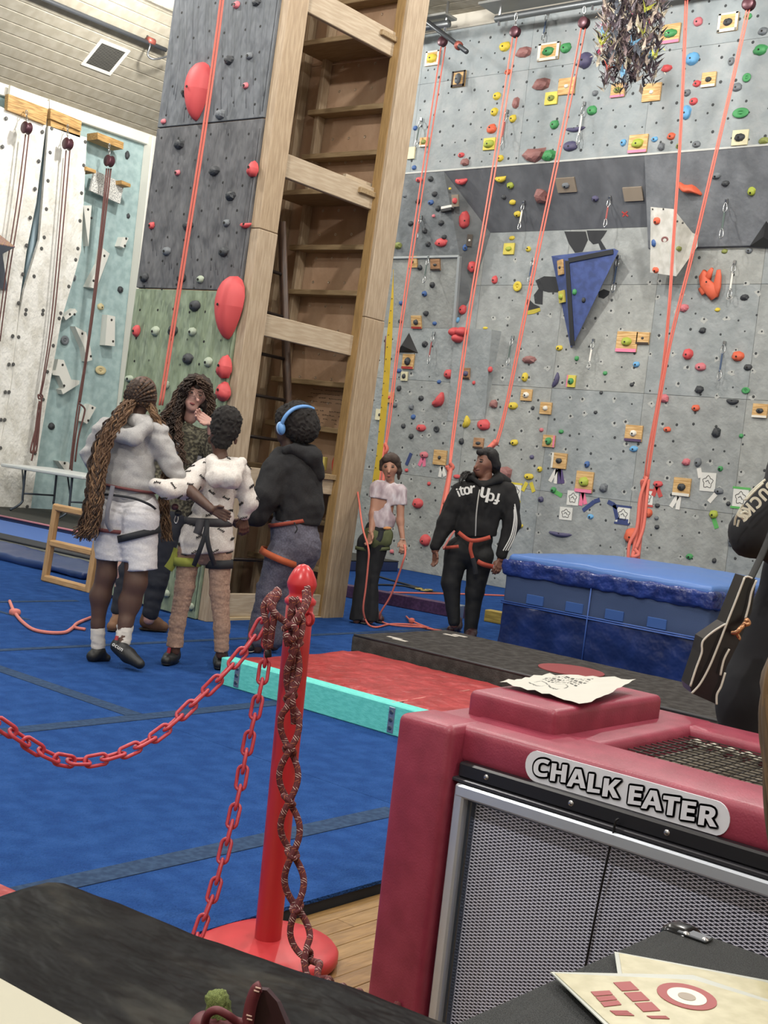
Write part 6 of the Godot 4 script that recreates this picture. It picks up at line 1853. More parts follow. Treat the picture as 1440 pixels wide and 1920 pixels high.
func chain(called: String, label: String, pts: Array, m: Material, group := "") -> void:
	var t := thing(called, pts[0], label, "chain", group)
	var mesh := link_mesh()
	var c := curve(pts, 20)
	var run := 0.0
	var n := 0
	for i in c.size() - 1:
		run += c[i].distance_to(c[i + 1])
		if run >= 0.0475:
			run -= 0.0475
			var o := obj("link", mesh, m, t)
			var y := (c[i + 1] - c[i]).normalized()
			var x := y.cross(-fwd).normalized()
			var b := Basis(x, y, x.cross(y)) * Basis(Vector3.UP, (0.3 if n % 2 else 1.45))
			o.transform = Transform3D(b, c[i] - t.position)
			n += 1

func rope_tex() -> ImageTexture:
	var im := Image.create(64, 256, false, Image.FORMAT_RGB8)
	var r := RandomNumberGenerator.new()
	r.seed = 3
	for y in 256:
		for x in 64:
			var d := (x + y) % 16
			var e := (x - y + 512) % 16
			var c := hexc("64292e") if (d < 8) != (e < 8) else hexc("4a1f24")
			if d < 4 and (y / 16) % 5 == 0:
				c = hexc("c9b9b0")
			elif e < 3 and (y / 16) % 5 == 2:
				c = hexc("b0703f")
			im.set_pixel(x, y, c)
	return ImageTexture.create_from_image(im)

func text_mesh(words: String, size: float, bold := 0.0, slant := 0.0, depth := 0.002) -> TextMesh:
	var f := SystemFont.new()
	f.font_names = PackedStringArray(["Droid Sans"])
	f.font_weight = 700
	var v := FontVariation.new()
	v.base_font = f
	v.variation_embolden = bold
	if slant != 0.0:
		v.variation_transform = Transform2D(Vector2(1, 0), Vector2(slant, 1), Vector2.ZERO)
	var t := TextMesh.new()
	t.text = words
	t.font = v
	t.font_size = 64
	t.pixel_size = size / 64.0
	t.depth = depth
	t.curve_step = 1.0
	return t

func make_foreground() -> void:
	var st: SurfaceTool
	# ---- chalk eater ----
	var red := noisy("machine_red", ["7f2b3e", "862f43", "8d3448"], 0.02, Vector3(2, 2, 2), 0.42, {"bump": 2.0, "bump_freq": 0.4, "normal": 0.12})
	var t := thing("dust_collector", Vector3(-1.0, -0.045, -2.35), "dark red plastic chalk dust collector with grille and CHALK EATER label", "machine")
	st = new_st(true)
	for b in [[Vector3(-1.582, -0.045, -2.12), Vector3(-1.44, 0.853, -2.0)], [Vector3(-1.58, -0.045, -2.74), Vector3(-1.225, 0.8475, -2.06)], [Vector3(-1.5, 0.775, -2.225), Vector3(-0.45, 0.8505, -2.045)], [Vector3(-1.5, 0.3, -2.74), Vector3(-0.452, 0.846, -2.605)], [Vector3(-0.74, 0.3, -2.7), Vector3(-0.454, 0.8445, -2.1)], [Vector3(-1.4, -0.045, -2.72), Vector3(-0.46, 0.785, -2.085)], [Vector3(-0.59, -0.045, -2.12), Vector3(-0.45, 0.853, -2.0)]]:
		cushion(st, Transform3D(Basis(), (b[0] + b[1]) * 0.5), (b[1] - b[0]).abs(), 0.018, 0.3)
	wobj("body", st, red, t)
	st = rounded(Vector3(-1.53, 0.83, -2.625), Vector3(-1.31, 0.9, -2.168), 0.014, 0.2)
	wobj("raised_block", st, red, t)
	# label
	var la := on_z(990, 1432, -2.043)
	var lb := on_z(1362, 1540, -2.043)
	var ly := (la.y + lb.y) * 0.5
	var lc := Vector3((la.x + lb.x) * 0.5, ly, -2.043)
	var half := (lb.x - la.x) * 0.5
	var pts := []
	for k in 24:
		var a := TAU * k / 24
		pts.append(lc + Vector3(cos(a) * 0.028 + (half - 0.022) * (1 if cos(a) > 0 else -1), sin(a) * 0.030, 0))
	st = new_st()
	slab(st, plane_z(-2.043), pts, 0.003)
	var lbl := wobj("label_plate", st, plain("label_white", "d6d8e2", 0.4), t)
	lbl.set_meta("label", "white oval label reading CHALK EATER")
	var tm := text_mesh("CHALK EATER", 0.052, 0.5, 0.18, 0.001)
	var tb := tm.get_aabb()
	var tsx := (half * 2.0 - 0.03) / tb.size.x
	var tsy := 0.039 / tb.size.y
	var toff := Vector3(-(tb.position.x + tb.size.x * 0.5) * tsx, -(tb.position.y + tb.size.y * 0.5) * tsy, 0)
	for layer in [[12, 0.0038, "1a1b22", "label_ink", 0.0015], [1, 0.0, "d6d8e2", "label_white", 0.0028]]:
		st = new_st()
		for k in layer[0]:
			var a: float = TAU * k / 12.0
			st.append_from(tm, 0, Transform3D(Basis.from_scale(Vector3(tsx, tsy, 1)), lc + toff + Vector3(cos(a) * layer[1], sin(a) * layer[1], layer[4])))
		var lm := st.commit()
		var o := obj("lettering", lm, plain(layer[3], layer[2], 0.5), lbl)
		o.position = -t.position - lbl.position
	# black strip, rivets, chrome frame, grille
	st = new_st()
	span(st, Vector3(-1.435, 0.752, -2.09), Vector3(-0.6, 0.783, -2.028), 0.004)
	wobj("black_strip", st, plain("strip_black", "1d1d22", 0.35), t)
	st = new_st()
	span(st, Vector3(-1.45, 0.744, -2.09), Vector3(-0.6, 0.752, -2.02), 0.002)
	wobj("strip_lip", st, plain("strip_lip", "3a3a40", 0.3, 0.3), t)
	for px in [[912, 1455], [1071, 1503], [1251, 1557]]:
		var c := on_z(px[0], px[1], -2.028)
		st = new_st(true)
		lathe(st, Transform3D(Basis(Vector3.RIGHT, PI / 2), Vector3(c.x, 0.768, -2.028)), [Vector2(0.006, 0.0), Vector2(0.0055, 0.002), Vector2(0.003, 0.0035), Vector2(0.0, 0.003)], 12)
		wobj("rivet", st, plain("rivet_steel", "b8b8bc", 0.25, 0.9), t)
	var chrome := plain("chrome", "c3cad6", 0.3, 0.55)
	for b in [[Vector3(-1.43, 0.716, -2.085), Vector3(-0.6, 0.742, -2.016)], [Vector3(-1.432, -0.03, -2.085), Vector3(-1.408, 0.74, -2.018)], [Vector3(-1.43, -0.03, -2.085), Vector3(-0.6, -0.01, -2.03)]]:
		st = new_st()
		span(st, b[0], b[1], 0.004)
		var fr := wobj("grille_frame", st, chrome, t)
		st = new_st()
		if b[1].y - b[0].y > 0.1:
			span(st, b[0] + Vector3(0.022, 0, 0), Vector3(b[1].x + 0.008, b[1].y, b[1].z - 0.02), 0.002)
		else:
			span(st, b[0] + Vector3(0, -0.008, 0), Vector3(b[1].x, b[0].y, b[1].z - 0.02), 0.002)
		wobj("inner_lip", st, plain("chrome_dull", "6d7684", 0.3, 0.9), fr)
	# expanded metal: fine enough to be a texture
	var im := Image.create(64, 64, false, Image.FORMAT_RGB8)
	var nm := Image.create(64, 64, false, Image.FORMAT_RGB8)
	for y in 64:
		for x in 64:
			var u := x / 64.0
			var v := y / 64.0
			var d := minf(absf(fposmod(u + v * 1.0, 1.0) - 0.5), absf(fposmod(u - v * 1.0, 1.0) - 0.5))
			im.set_pixel(x, y, hexc("e8ebff") if d < 0.1 else (hexc("a2a7c4") if d < 0.16 else hexc("2e303c")))
			nm.set_pixel(x, y, Color(1, 1, 1) * (1.0 - smoothstep(0.06, 0.2, d)))
	nm.bump_map_to_normal_map(3.0)
	var gm := StandardMaterial3D.new()
	gm.resource_name = "expanded_metal"
	gm.albedo_texture = ImageTexture.create_from_image(im)
	gm.normal_enabled = true
	gm.normal_texture = ImageTexture.create_from_image(nm)
	gm.roughness = 0.35
	gm.metallic = 0.1
	gm.uv1_triplanar = true
	gm.uv1_world_triplanar = true
	gm.uv1_scale = Vector3(52, 150, 52)
	st = new_st()
	span(st, Vector3(-1.41, -0.02, -2.085), Vector3(-0.6, 0.73, -2.055))
	wobj("grille", st, gm, t)
	st = new_st(true)
	tube(st, curve([on_z(1160, 1535, -2.02), on_z(1154, 1540, -2.015), on_z(1150, 1560, -2.02), on_z(1128, 1660, -2.035), on_z(1108, 1760, -2.045), on_z(1094, 1830, -2.05)], 5), 0.0022, 6)
	wobj("latch_wire", st, plain("wire_dark", "2a2b2f", 0.4, 0.5), t)
	# grate over the outlet
	st = new_st()
	span(st, Vector3(-1.23, 0.785, -2.61), Vector3(-0.74, 0.79, -2.22))
	wobj("outlet_floor", st, plain("outlet_dark", "2a2622", 0.9), t)
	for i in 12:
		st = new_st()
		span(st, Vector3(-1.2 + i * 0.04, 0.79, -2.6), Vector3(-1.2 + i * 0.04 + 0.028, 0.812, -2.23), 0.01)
		wobj("filter_pleat", st, plain("filter_shaded", "6d665a", 0.9), t)  # pleats darkened: shade inside the outlet put into their colour
	st = new_st()
	for i in 20:
		var x := -1.228 + i * 0.025
		bar(st, Vector3(x, 0.825, -2.61), Vector3(x, 0.825, -2.22), 0.0022, 0.0022)
	for i in 16:
		var z := -2.6 + i * 0.025
		bar(st, Vector3(-1.23, 0.827, z), Vector3(-0.74, 0.827, z), 0.0022, 0.0022)
	var sc := new_st(true)
	for i in 12:
		tube(sc, curve([Vector3(-1.22 + i * 0.04, 0.812, -2.596), Vector3(-1.2 + i * 0.04, 0.822, -2.59), Vector3(-1.18 + i * 0.04, 0.812, -2.596)], 4), 0.006, 6)
	var sco := wobj("filter_rim", sc, plain("filter_rim", "c3bfb2", 0.9), t)
	sco.set_meta("kind", "stuff")
	var gr := wobj("wire_grate", st, plain("grate_wire", "4d4a48", 0.4, 0.7), t)
	gr.set_meta("kind", "stuff")
	# paper on the block
	var pim := Image.create(128, 96, false, Image.FORMAT_RGB8)
	pim.fill(hexc("b7b5ae"))
	for k in 2:
		for a in 200:
			var q := Vector2(cos(a * TAU / 200.0), sin(a * TAU / 200.0))
			pim.fill_rect(Rect2i(int(34 + k * 26 + q.x * 12), int(66 - k * 4 + q.y * 9), 1, 1), hexc("3b3b3b"))
	var rr := RandomNumberGenerator.new()
	rr.seed = 12
	for k in 7:
		var yy := 14 + k * 5
		var xx := 20
		while xx < 76:
			var w := rr.randi_range(2, 6)
			pim.fill_rect(Rect2i(xx, yy, w, rr.randi_range(1, 3)), hexc("2f2f2e"))
			xx += w + 2
	var pm := StandardMaterial3D.new()
	pm.resource_name = "paper_print"
	pm.albedo_texture = ImageTexture.create_from_image(pim)
	pm.roughness = 0.8
	var pp := thing("paper_sheet", on_floor(1070, 1296, 0.905), "creased printed white paper lying on the red machine top", "paper")
	var pc := [on_floor(936, 1284, 0.904), on_floor(1100, 1326, 0.904), on_floor(1192, 1278, 0.925), on_floor(1030, 1268, 0.912)]
	var nz := FastNoiseLite.new()
	nz.seed = 2
	nz.frequency = 0.35
	st = new_st(true)
	var g := []
	for i in 13:
		var row := []
		for j in 13:
			var u := i / 12.0
			var v := j / 12.0
			var p: Vector3 = pc[0].lerp(pc[1], u).lerp(pc[3].lerp(pc[2], u), v)
			p.y += 0.006 + nz.get_noise_2d(i * 1.3, j * 1.3) * 0.008
			row.append(p)
		g.append(row)
	for i in 12:
		for j in 12:
			var uv := func(a: int, b: int) -> Vector2: return Vector2(a / 12.0, 1.0 - b / 12.0)
			tri_uv(st, g[i][j], g[i + 1][j], g[i + 1][j + 1], uv.call(i, j), uv.call(i + 1, j), uv.call(i + 1, j + 1))
			tri_uv(st, g[i][j], g[i + 1][j + 1], g[i][j + 1], uv.call(i, j), uv.call(i + 1, j + 1), uv.call(i, j + 1))
	wobj("sheet", st, pm, pp)
	# ---- stanchion ----
	var sp := Vector3(-2.34, -0.045, -2.50)
	var post_red := plain("stanchion_red", "b02a30", 0.38)
	var s := thing("stanchion", sp, "red plastic barrier post with pointed knob top and round base", "barrier post")
	s.rotation = Vector3(0.0, 0, 0.02)
	st = new_st(true)
	lathe(st, Transform3D(), [Vector2(0.0, 0.0), Vector2(0.19, 0.0), Vector2(0.2, 0.01), Vector2(0.2, 0.03), Vector2(0.19, 0.042), Vector2(0.14, 0.05), Vector2(0.05, 0.058), Vector2(0.0, 0.06)], 40)
	obj("base", done(st), plain("stanchion_base", "b83338", 0.4), s)
	st = new_st(true)
	lathe(st, Transform3D(), [Vector2(0.037, 0.05), Vector2(0.037, 0.4), Vector2(0.038, 0.86), Vector2(0.038, 0.995), Vector2(0.0, 0.995)], 28)
	obj("pole", done(st), post_red, s)
	st = new_st(true)
	lathe(st, Transform3D(), [Vector2(0.038, 0.985), Vector2(0.043, 0.99), Vector2(0.044, 1.0), Vector2(0.038, 1.006), Vector2(0.033, 1.012), Vector2(0.034, 1.022), Vector2(0.040, 1.036), Vector2(0.0415, 1.046), Vector2(0.037, 1.062), Vector2(0.027, 1.082), Vector2(0.014, 1.096), Vector2(0.0, 1.1)], 28)
	obj("knob", done(st), plain("stanchion_knob", "bb2c33", 0.3), s)
	st = new_st(true)
	var hook := []
	for k in 9:
		var a := -2.4 + k * 0.6
		hook.append(Vector3(0.05 + cos(a) * 0.014, 0.955 + sin(a) * 0.017, 0.01))
	tube(st, PackedVector3Array(hook), 0.005, 8)
	obj("hook", done(st), post_red, s)
	# chains
	var chain_red := plain("chain_red", "b23a47", 0.35)
	chain("barrier_chain", "red plastic chain swagged from the barrier post across blue carpet", [at(512, 1122, 3.36), at(478, 1190, 3.33), at(430, 1252, 3.3), at(370, 1312, 3.27), at(300, 1375, 3.2), at(230, 1412, 3.12), at(160, 1428, 3.05), at(100, 1420, 2.98), at(40, 1385, 2.92), at(-30, 1335, 2.86)], chain_red)
	chain("barrier_chain", "red plastic chain hanging straight down beside the barrier post", [at(515, 1130, 3.36), at(503, 1190, 3.34), at(494, 1260, 3.32), at(480, 1330, 3.3), at(462, 1410, 3.28), at(445, 1500, 3.25), at(420, 1600, 3.2), at(398, 1680, 3.16), at(372, 1750, 3.12), at(362, 1790, 3.1)], chain_red)
	# chained climbing rope over the post
	var rm := StandardMaterial3D.new()
	rm.resource_name = "rope_braid"
	rm.albedo_texture = rope_tex()
	rm.uv1_scale = Vector3(1, 10, 1)
	rm.roughness = 0.85
	var rt := thing("climbing_rope", at(545, 1300, 3.3), "maroon flecked climbing rope chained in loops on the barrier post", "rope")
	var D := 3.33
	var path := [at(553, 1120, D), at(556, 1200, D - 0.02), at(545, 1300, D - 0.03), at(543, 1400, D - 0.05), at(541, 1500, D - 0.07), at(548, 1600, D - 0.09), at(556, 1700, D - 0.12), at(570, 1780, D - 0.16), at(610, 1845, D - 0.3), at(690, 1880, D - 0.62), at(760, 1905, D - 0.85)]
	var cv := curve(path, 14)
	var pinch := 0.135
	var total := 0.0
	for i in cv.size() - 1:
		total += cv[i].distance_to(cv[i + 1])
	for strand in 3:
		var line := []
		var run := 0.0
		var n := 120
		var seg := 0
		for i in n + 1:
			var want := total * i / n
			while seg < cv.size() - 2 and run + cv[seg].distance_to(cv[seg + 1]) < want:
				run += cv[seg].distance_to(cv[seg + 1])
				seg += 1
			var p := cv[seg].lerp(cv[seg + 1], clampf((want - run) / cv[seg].distance_to(cv[seg + 1]), 0.0, 1.0))
			var tdir := (cv[seg + 1] - cv[seg]).normalized()
			var side := tdir.cross(-fwd).normalized()
			var dep := side.cross(tdir)
			var ph := PI * want / pinch
			var wide := 0.025 if want > 0.3 else 0.016
			if strand == 2 and want > 0.34:
				break
			if strand < 2:
				line.append(p + side * wide * sin(ph) * (1 if strand else -1) + dep * 0.012 * cos(ph) * (1 if strand else -1))
			else:
				line.append(p + side * 0.010 * sin(ph * 0.5 + 0.7) + dep * 0.014 * cos(ph * 2.0))
		st = new_st(true)
		tube(st, curve(line, 2), 0.0088, 8)
		wobj("strand", st, rm, rt)
	for k in int(total / pinch):
		var want := pinch * (k + 0.5) + pinch * 0.5
		var acc := 0.0
		for i in cv.size() - 1:
			var d := cv[i].distance_to(cv[i + 1])
			if acc + d >= want:
				var tdir := (cv[i + 1] - cv[i]).normalized()
				var side := tdir.cross(-fwd).normalized()
				var dep := side.cross(tdir)
				var wrap := PackedVector3Array()
				for m in 12:
					var a := TAU * m / 12
					wrap.append(cv[i] + side * 0.013 * cos(a) + dep * 0.015 * sin(a) + tdir * 0.012 * cos(a + k))
				st = new_st(true)
				tube(st, wrap, 0.0075, 8, true)
				wobj("loop_bight", st, rm, rt)
				break
			acc += d
	for lp in [[[524, 1108, 3.36], [506, 1118, 3.33], [494, 1140, 3.31], [500, 1170, 3.3], [498, 1200, 3.31], [502, 1222, 3.31]], [[524, 1112, 3.33], [512, 1135, 3.31], [514, 1160, 3.3], [508, 1190, 3.3], [506, 1215, 3.3]], [[520, 1105, 3.36], [505, 1130, 3.3], [518, 1152, 3.29], [535, 1166, 3.3], [552, 1182, 3.3]], [[576, 1100, 3.37], [578, 1125, 3.35], [566, 1150, 3.31], [554, 1170, 3.3]], [[572, 1108, 3.36], [571, 1132, 3.33], [558, 1156, 3.3], [546, 1172, 3.3]], [[530, 1180, 3.29], [548, 1172, 3.28], [556, 1188, 3.28], [546, 1200, 3.28], [536, 1190, 3.28], [540, 1210, 3.29]]]:
		var l := []
		for q in lp:
			l.append(at(q[0], q[1], q[2]))
		st = new_st(true)
		tube(st, curve(l, 6), 0.0088, 8)
		wobj("loop", st, rm, rt)
	st = new_st(true)
	tube(st, PackedVector3Array([at(502, 1218, 3.31), at(503, 1232, 3.31)]), 0.0092, 8)
	wobj("rope_end", st, plain("rope_tip", "1d1a1a", 0.7), rt)
	# ---- black vinyl pad ----
	var vt := thing("vinyl_pad", Vector3(-1.1, -0.045, -0.8), "large wrinkled black vinyl padded block in the foreground", "padded block")
	var turn := deg_to_rad(10.0)
	var vb := Basis(Vector3.UP, turn)
	var corner := on_floor(105, 1640, 0.62)
	st = new_st(true)
	var sz := Vector3(1.06, 0.62, 1.0)
	cushion(st, Transform3D(vb, corner + vb * Vector3(sz.x * 0.5 - 0.02, -sz.y * 0.5, sz.z * 0.5 - 0.02)), sz, 0.05, 0.02, 0.010, 2.6, 0.0, 14)
	var vm := noisy("vinyl_black", ["151516", "181819", "1d1d1d", "302f2c"], 0.012, Vector3(1.0, 1.0, 2.2), 0.42, {"bump": 5.0, "bump_freq": 0.02, "normal": 0.7, "seed": 61, "extra": {"metallic_specular": 0.14}, "stops": [0.3, 0.5, 0.66, 0.85]})
	wobj("cover", st, vm, vt)
	# white card on the pad
	var ct := thing("white_card", on_floor(40, 1890, 0.645), "blank cream card lying on the black vinyl pad", "card")
	var cpl := {"o": Vector3(0, 0.648, 0), "u": Vector3.RIGHT, "v": Vector3.FORWARD, "n": Vector3.UP}
	st = new_st()
	px_slab(st, cpl, [[-60, 1806], [0, 1834], [158, 1922], [240, 1985], [40, 2050], [-140, 1960]], 0.003)
	wobj("sheet", st, plain("card_cream", "aaa797", 0.7), ct)
	# climbing shoes on the pad
	var maroon := plain("shoe_maroon", "5a1f27", 0.55)
	var shp := on_floor(470, 1960, 0.64)
	var sh := thing("climbing_shoe", shp, "maroon climbing shoe with green lined heel on the black pad", "shoe")
	var e1 := at(505, 1846, 1.22)
	st = new_st()
	solid(st, [at(470, 1925, 1.2), at(474, 1890, 1.2), at(484, 1855, 1.2), at(500, 1857, 1.2), at(519, 1878, 1.2), at(540, 1930, 1.2)], [at(478, 1925, 1.25), at(482, 1890, 1.25), at(488, 1850, 1.24), at(505, 1852, 1.24), at(527, 1878, 1.25), at(550, 1930, 1.25)])
	wobj("heel_flap", st, plain("shoe_dark", "2f1318", 0.5), sh)
	st = new_st(true)
	tube(st, curve([at(462, 1935, 1.19), at(470, 1885, 1.19), at(480, 1856, 1.19), at(488, 1850, 1.19)], 4), 0.006, 8)
	wobj("edge_binding", st, maroon, sh)
	for px in [[467, 1904], [468, 1911], [481, 1858], [484, 1852]]:
		st = new_st(true)
		tube(st, PackedVector3Array([at(px[0] - 5, px[1] - 1, 1.184), at(px[0] + 5, px[1] + 2, 1.184)]), 0.0009, 5)
		wobj("stitch", st, plain("stitch_cream", "c9a99c", 0.7), sh)
	var sh2 := thing("climbing_shoe", on_floor(410, 1960, 0.64), "maroon strapped shoe with fuzzy green tongue on the black pad", "shoe")
	st = new_st(true)
	cushion(st, Transform3D(cam_basis * Basis(Vector3.BACK, 0.15), at(410, 1895, 1.21)), Vector3(0.024, 0.04, 0.02), 0.0095, 0.003, 0.004, 260.0, 0.0, 5)
	wobj("tongue", st, noisy("tongue_green", ["40482a", "5f6b38", "7c8650"], 0.1, Vector3(30, 30, 30), 0.95), sh2)
	st = new_st(true)
	tube(st, curve([at(382, 1935, 1.2), at(388, 1905, 1.19), at(405, 1894, 1.185), at(425, 1902, 1.185), at(445, 1915, 1.19), at(470, 1918, 1.19)], 5), 0.0042, 8, false)
	wobj("strap", st, maroon, sh2)
	st = new_st(true)
	cushion(st, Transform3D(cam_basis, at(400, 1945, 1.21)), Vector3(0.05, 0.05, 0.04), 0.018, 0.02)
	wobj("upper", st, maroon, sh2)
	# ---- carpeted case with cards ----
	var k0 := on_floor(1265, 1728, 0.95)
	var ca := thing("carpeted_case", Vector3(-0.3, 0.35, -0.9), "dark grey carpet covered case with metal corner in the foreground", "case")
	st = new_st(true)
	cushion(st, Transform3D(Basis(), Vector3(k0.x + 0.24, 0.45, k0.z + 0.26)), Vector3(0.48, 1.0, 0.52), 0.008, 0.2)
	wobj("case_body", st, noisy("case_carpet", ["26282a", "313335", "3d3f40"], 0.25, Vector3(9, 9, 9), 0.97, {"bump": 8.0, "bump_freq": 0.4, "normal": 0.8}), ca)
	st = new_st(true)
	cushion(st, Transform3D(Basis(), k0 + Vector3(0.015, -0.012, 0.015)), Vector3(0.036, 0.034, 0.036), 0.012, 0.02)
	var cn := wobj("corner_cap", st, plain("corner_black", "1c1d20", 0.2, 0.5), ca)
	st = new_st()
	box(st, Transform3D(Basis(), k0 + Vector3(0.032, 0.002, 0.022)), Vector3(0.03, 0.003, 0.016), 0.001)
	wobj("corner_tab", st, plain("corner_steel", "5a5d62", 0.35, 0.8), cn)
	for d in [Vector3(0.026, 0.003, 0.028), Vector3(0.044, 0.003, 0.026)]:
		st = new_st(true)
		lathe(st, Transform3D(Basis(), k0 + d), [Vector2(0.0035, 0.0), Vector2(0.0028, 0.0015), Vector2(0.0, 0.002)], 10)
		wobj("rivet", st, plain("rivet_steel", "b8b8bc", 0.25, 0.9), cn)
	var cream := noisy("card_laminate", ["a09a7d", "a7a185", "ada88c"], 0.02, Vector3(8, 8, 8), 0.35)
	var edge := plain("laminate_edge", "a9aca6", 0.25)
	var lift := 0.0
	var ids := [["cream laminated card tucked behind on the carpeted case", [[1152, 1784], [1440, 1838], [1560, 1880], [1480, 1950], [1160, 1838]]], ["cream laminated card with red round seal on the carpeted case", [[1032, 1822], [1300, 1828], [1520, 1900], [1480, 2000], [1190, 1975]]]]
	for cd in ids:
		lift += 0.004
		var pl := {"o": Vector3(0, 0.951 + lift, 0), "u": Vector3.RIGHT, "v": Vector3.FORWARD, "n": Vector3.UP}
		var inner := []
		var mid := Vector2.ZERO
		for q in cd[1]:
			mid += Vector2(q[0], q[1]) / cd[1].size()
		for q in cd[1]:
			var d := Vector2(q[0], q[1])
			d += (mid - d).normalized() * 9.0
			inner.append([d.x, d.y])
		var o := thing("laminated_card", on_plane(pl, mid.x, mid.y), cd[0], "card")
		st = new_st()
		px_slab(st, pl, cd[1], 0.001)
		wobj("laminate", st, edge, o)
		var pl2 := pl.duplicate()
		pl2.o = pl.o + Vector3(0, 0.0006, 0)
		st = new_st()
		px_slab(st, pl2, inner, 0.0005)
		wobj("card_face", st, cream, o)
		if lift > 0.005:
			var rd := plain("seal_red", "8c3a3c", 0.5)
			var yy: float = pl.o.y + 0.0012
			var ring := func(r0: float, r1: float, m: Material, nm: String, y: float) -> void:
				var s3 := new_st()
				var a3 := []
				for k in 32:
					var a := TAU * k / 32
					a3.append([1288 + cos(a) * r1 * 56 + sin(a) * r1 * 8, 1868 + sin(a) * r1 * 24 + cos(a) * r1 * 9])
				px_slab(s3, {"o": Vector3(0, y, 0), "u": Vector3.RIGHT, "v": Vector3.FORWARD, "n": Vector3.UP}, a3, 0.0004)
				wobj(nm, s3, m, o)
			ring.call(0.0, 1.0, rd, "seal_ring", yy)
			ring.call(0.0, 0.66, plain("seal_white", "cfcabd", 0.5), "seal_centre", yy + 0.0004)
			ring.call(0.0, 0.3, plain("seal_grey", "8f8478", 0.5), "seal_dot", yy + 0.0008)
			var rp := {"o": Vector3(0, yy, 0), "u": Vector3.RIGHT, "v": Vector3.FORWARD, "n": Vector3.UP}
			for poly in [[[1148, 1840], [1180, 1838], [1240, 1896], [1208, 1898]], [[1107, 1858], [1142, 1856], [1166, 1884], [1134, 1888]], [[1143, 1894], [1175, 1894], [1190, 1904], [1155, 1903]], [[1212, 1904], [1248, 1904], [1256, 1910], [1222, 1909]]]:
				for half2 in 3:
					var f0 := half2 / 3.0 + 0.03
					var f1 := (half2 + 1) / 3.0 - 0.03
					var a := Vector2(poly[0][0], poly[0][1]).lerp(Vector2(poly[3][0], poly[3][1]), f0)
					var b := Vector2(poly[1][0], poly[1][1]).lerp(Vector2(poly[2][0], poly[2][1]), f0)
					var c := Vector2(poly[1][0], poly[1][1]).lerp(Vector2(poly[2][0], poly[2][1]), f1)
					var e := Vector2(poly[0][0], poly[0][1]).lerp(Vector2(poly[3][0], poly[3][1]), f1)
					st = new_st()
					px_slab(st, rp, [[a.x, a.y], [b.x, b.y], [c.x, c.y], [e.x, e.y]], 0.0004)
					wobj("red_print", st, rd, o)

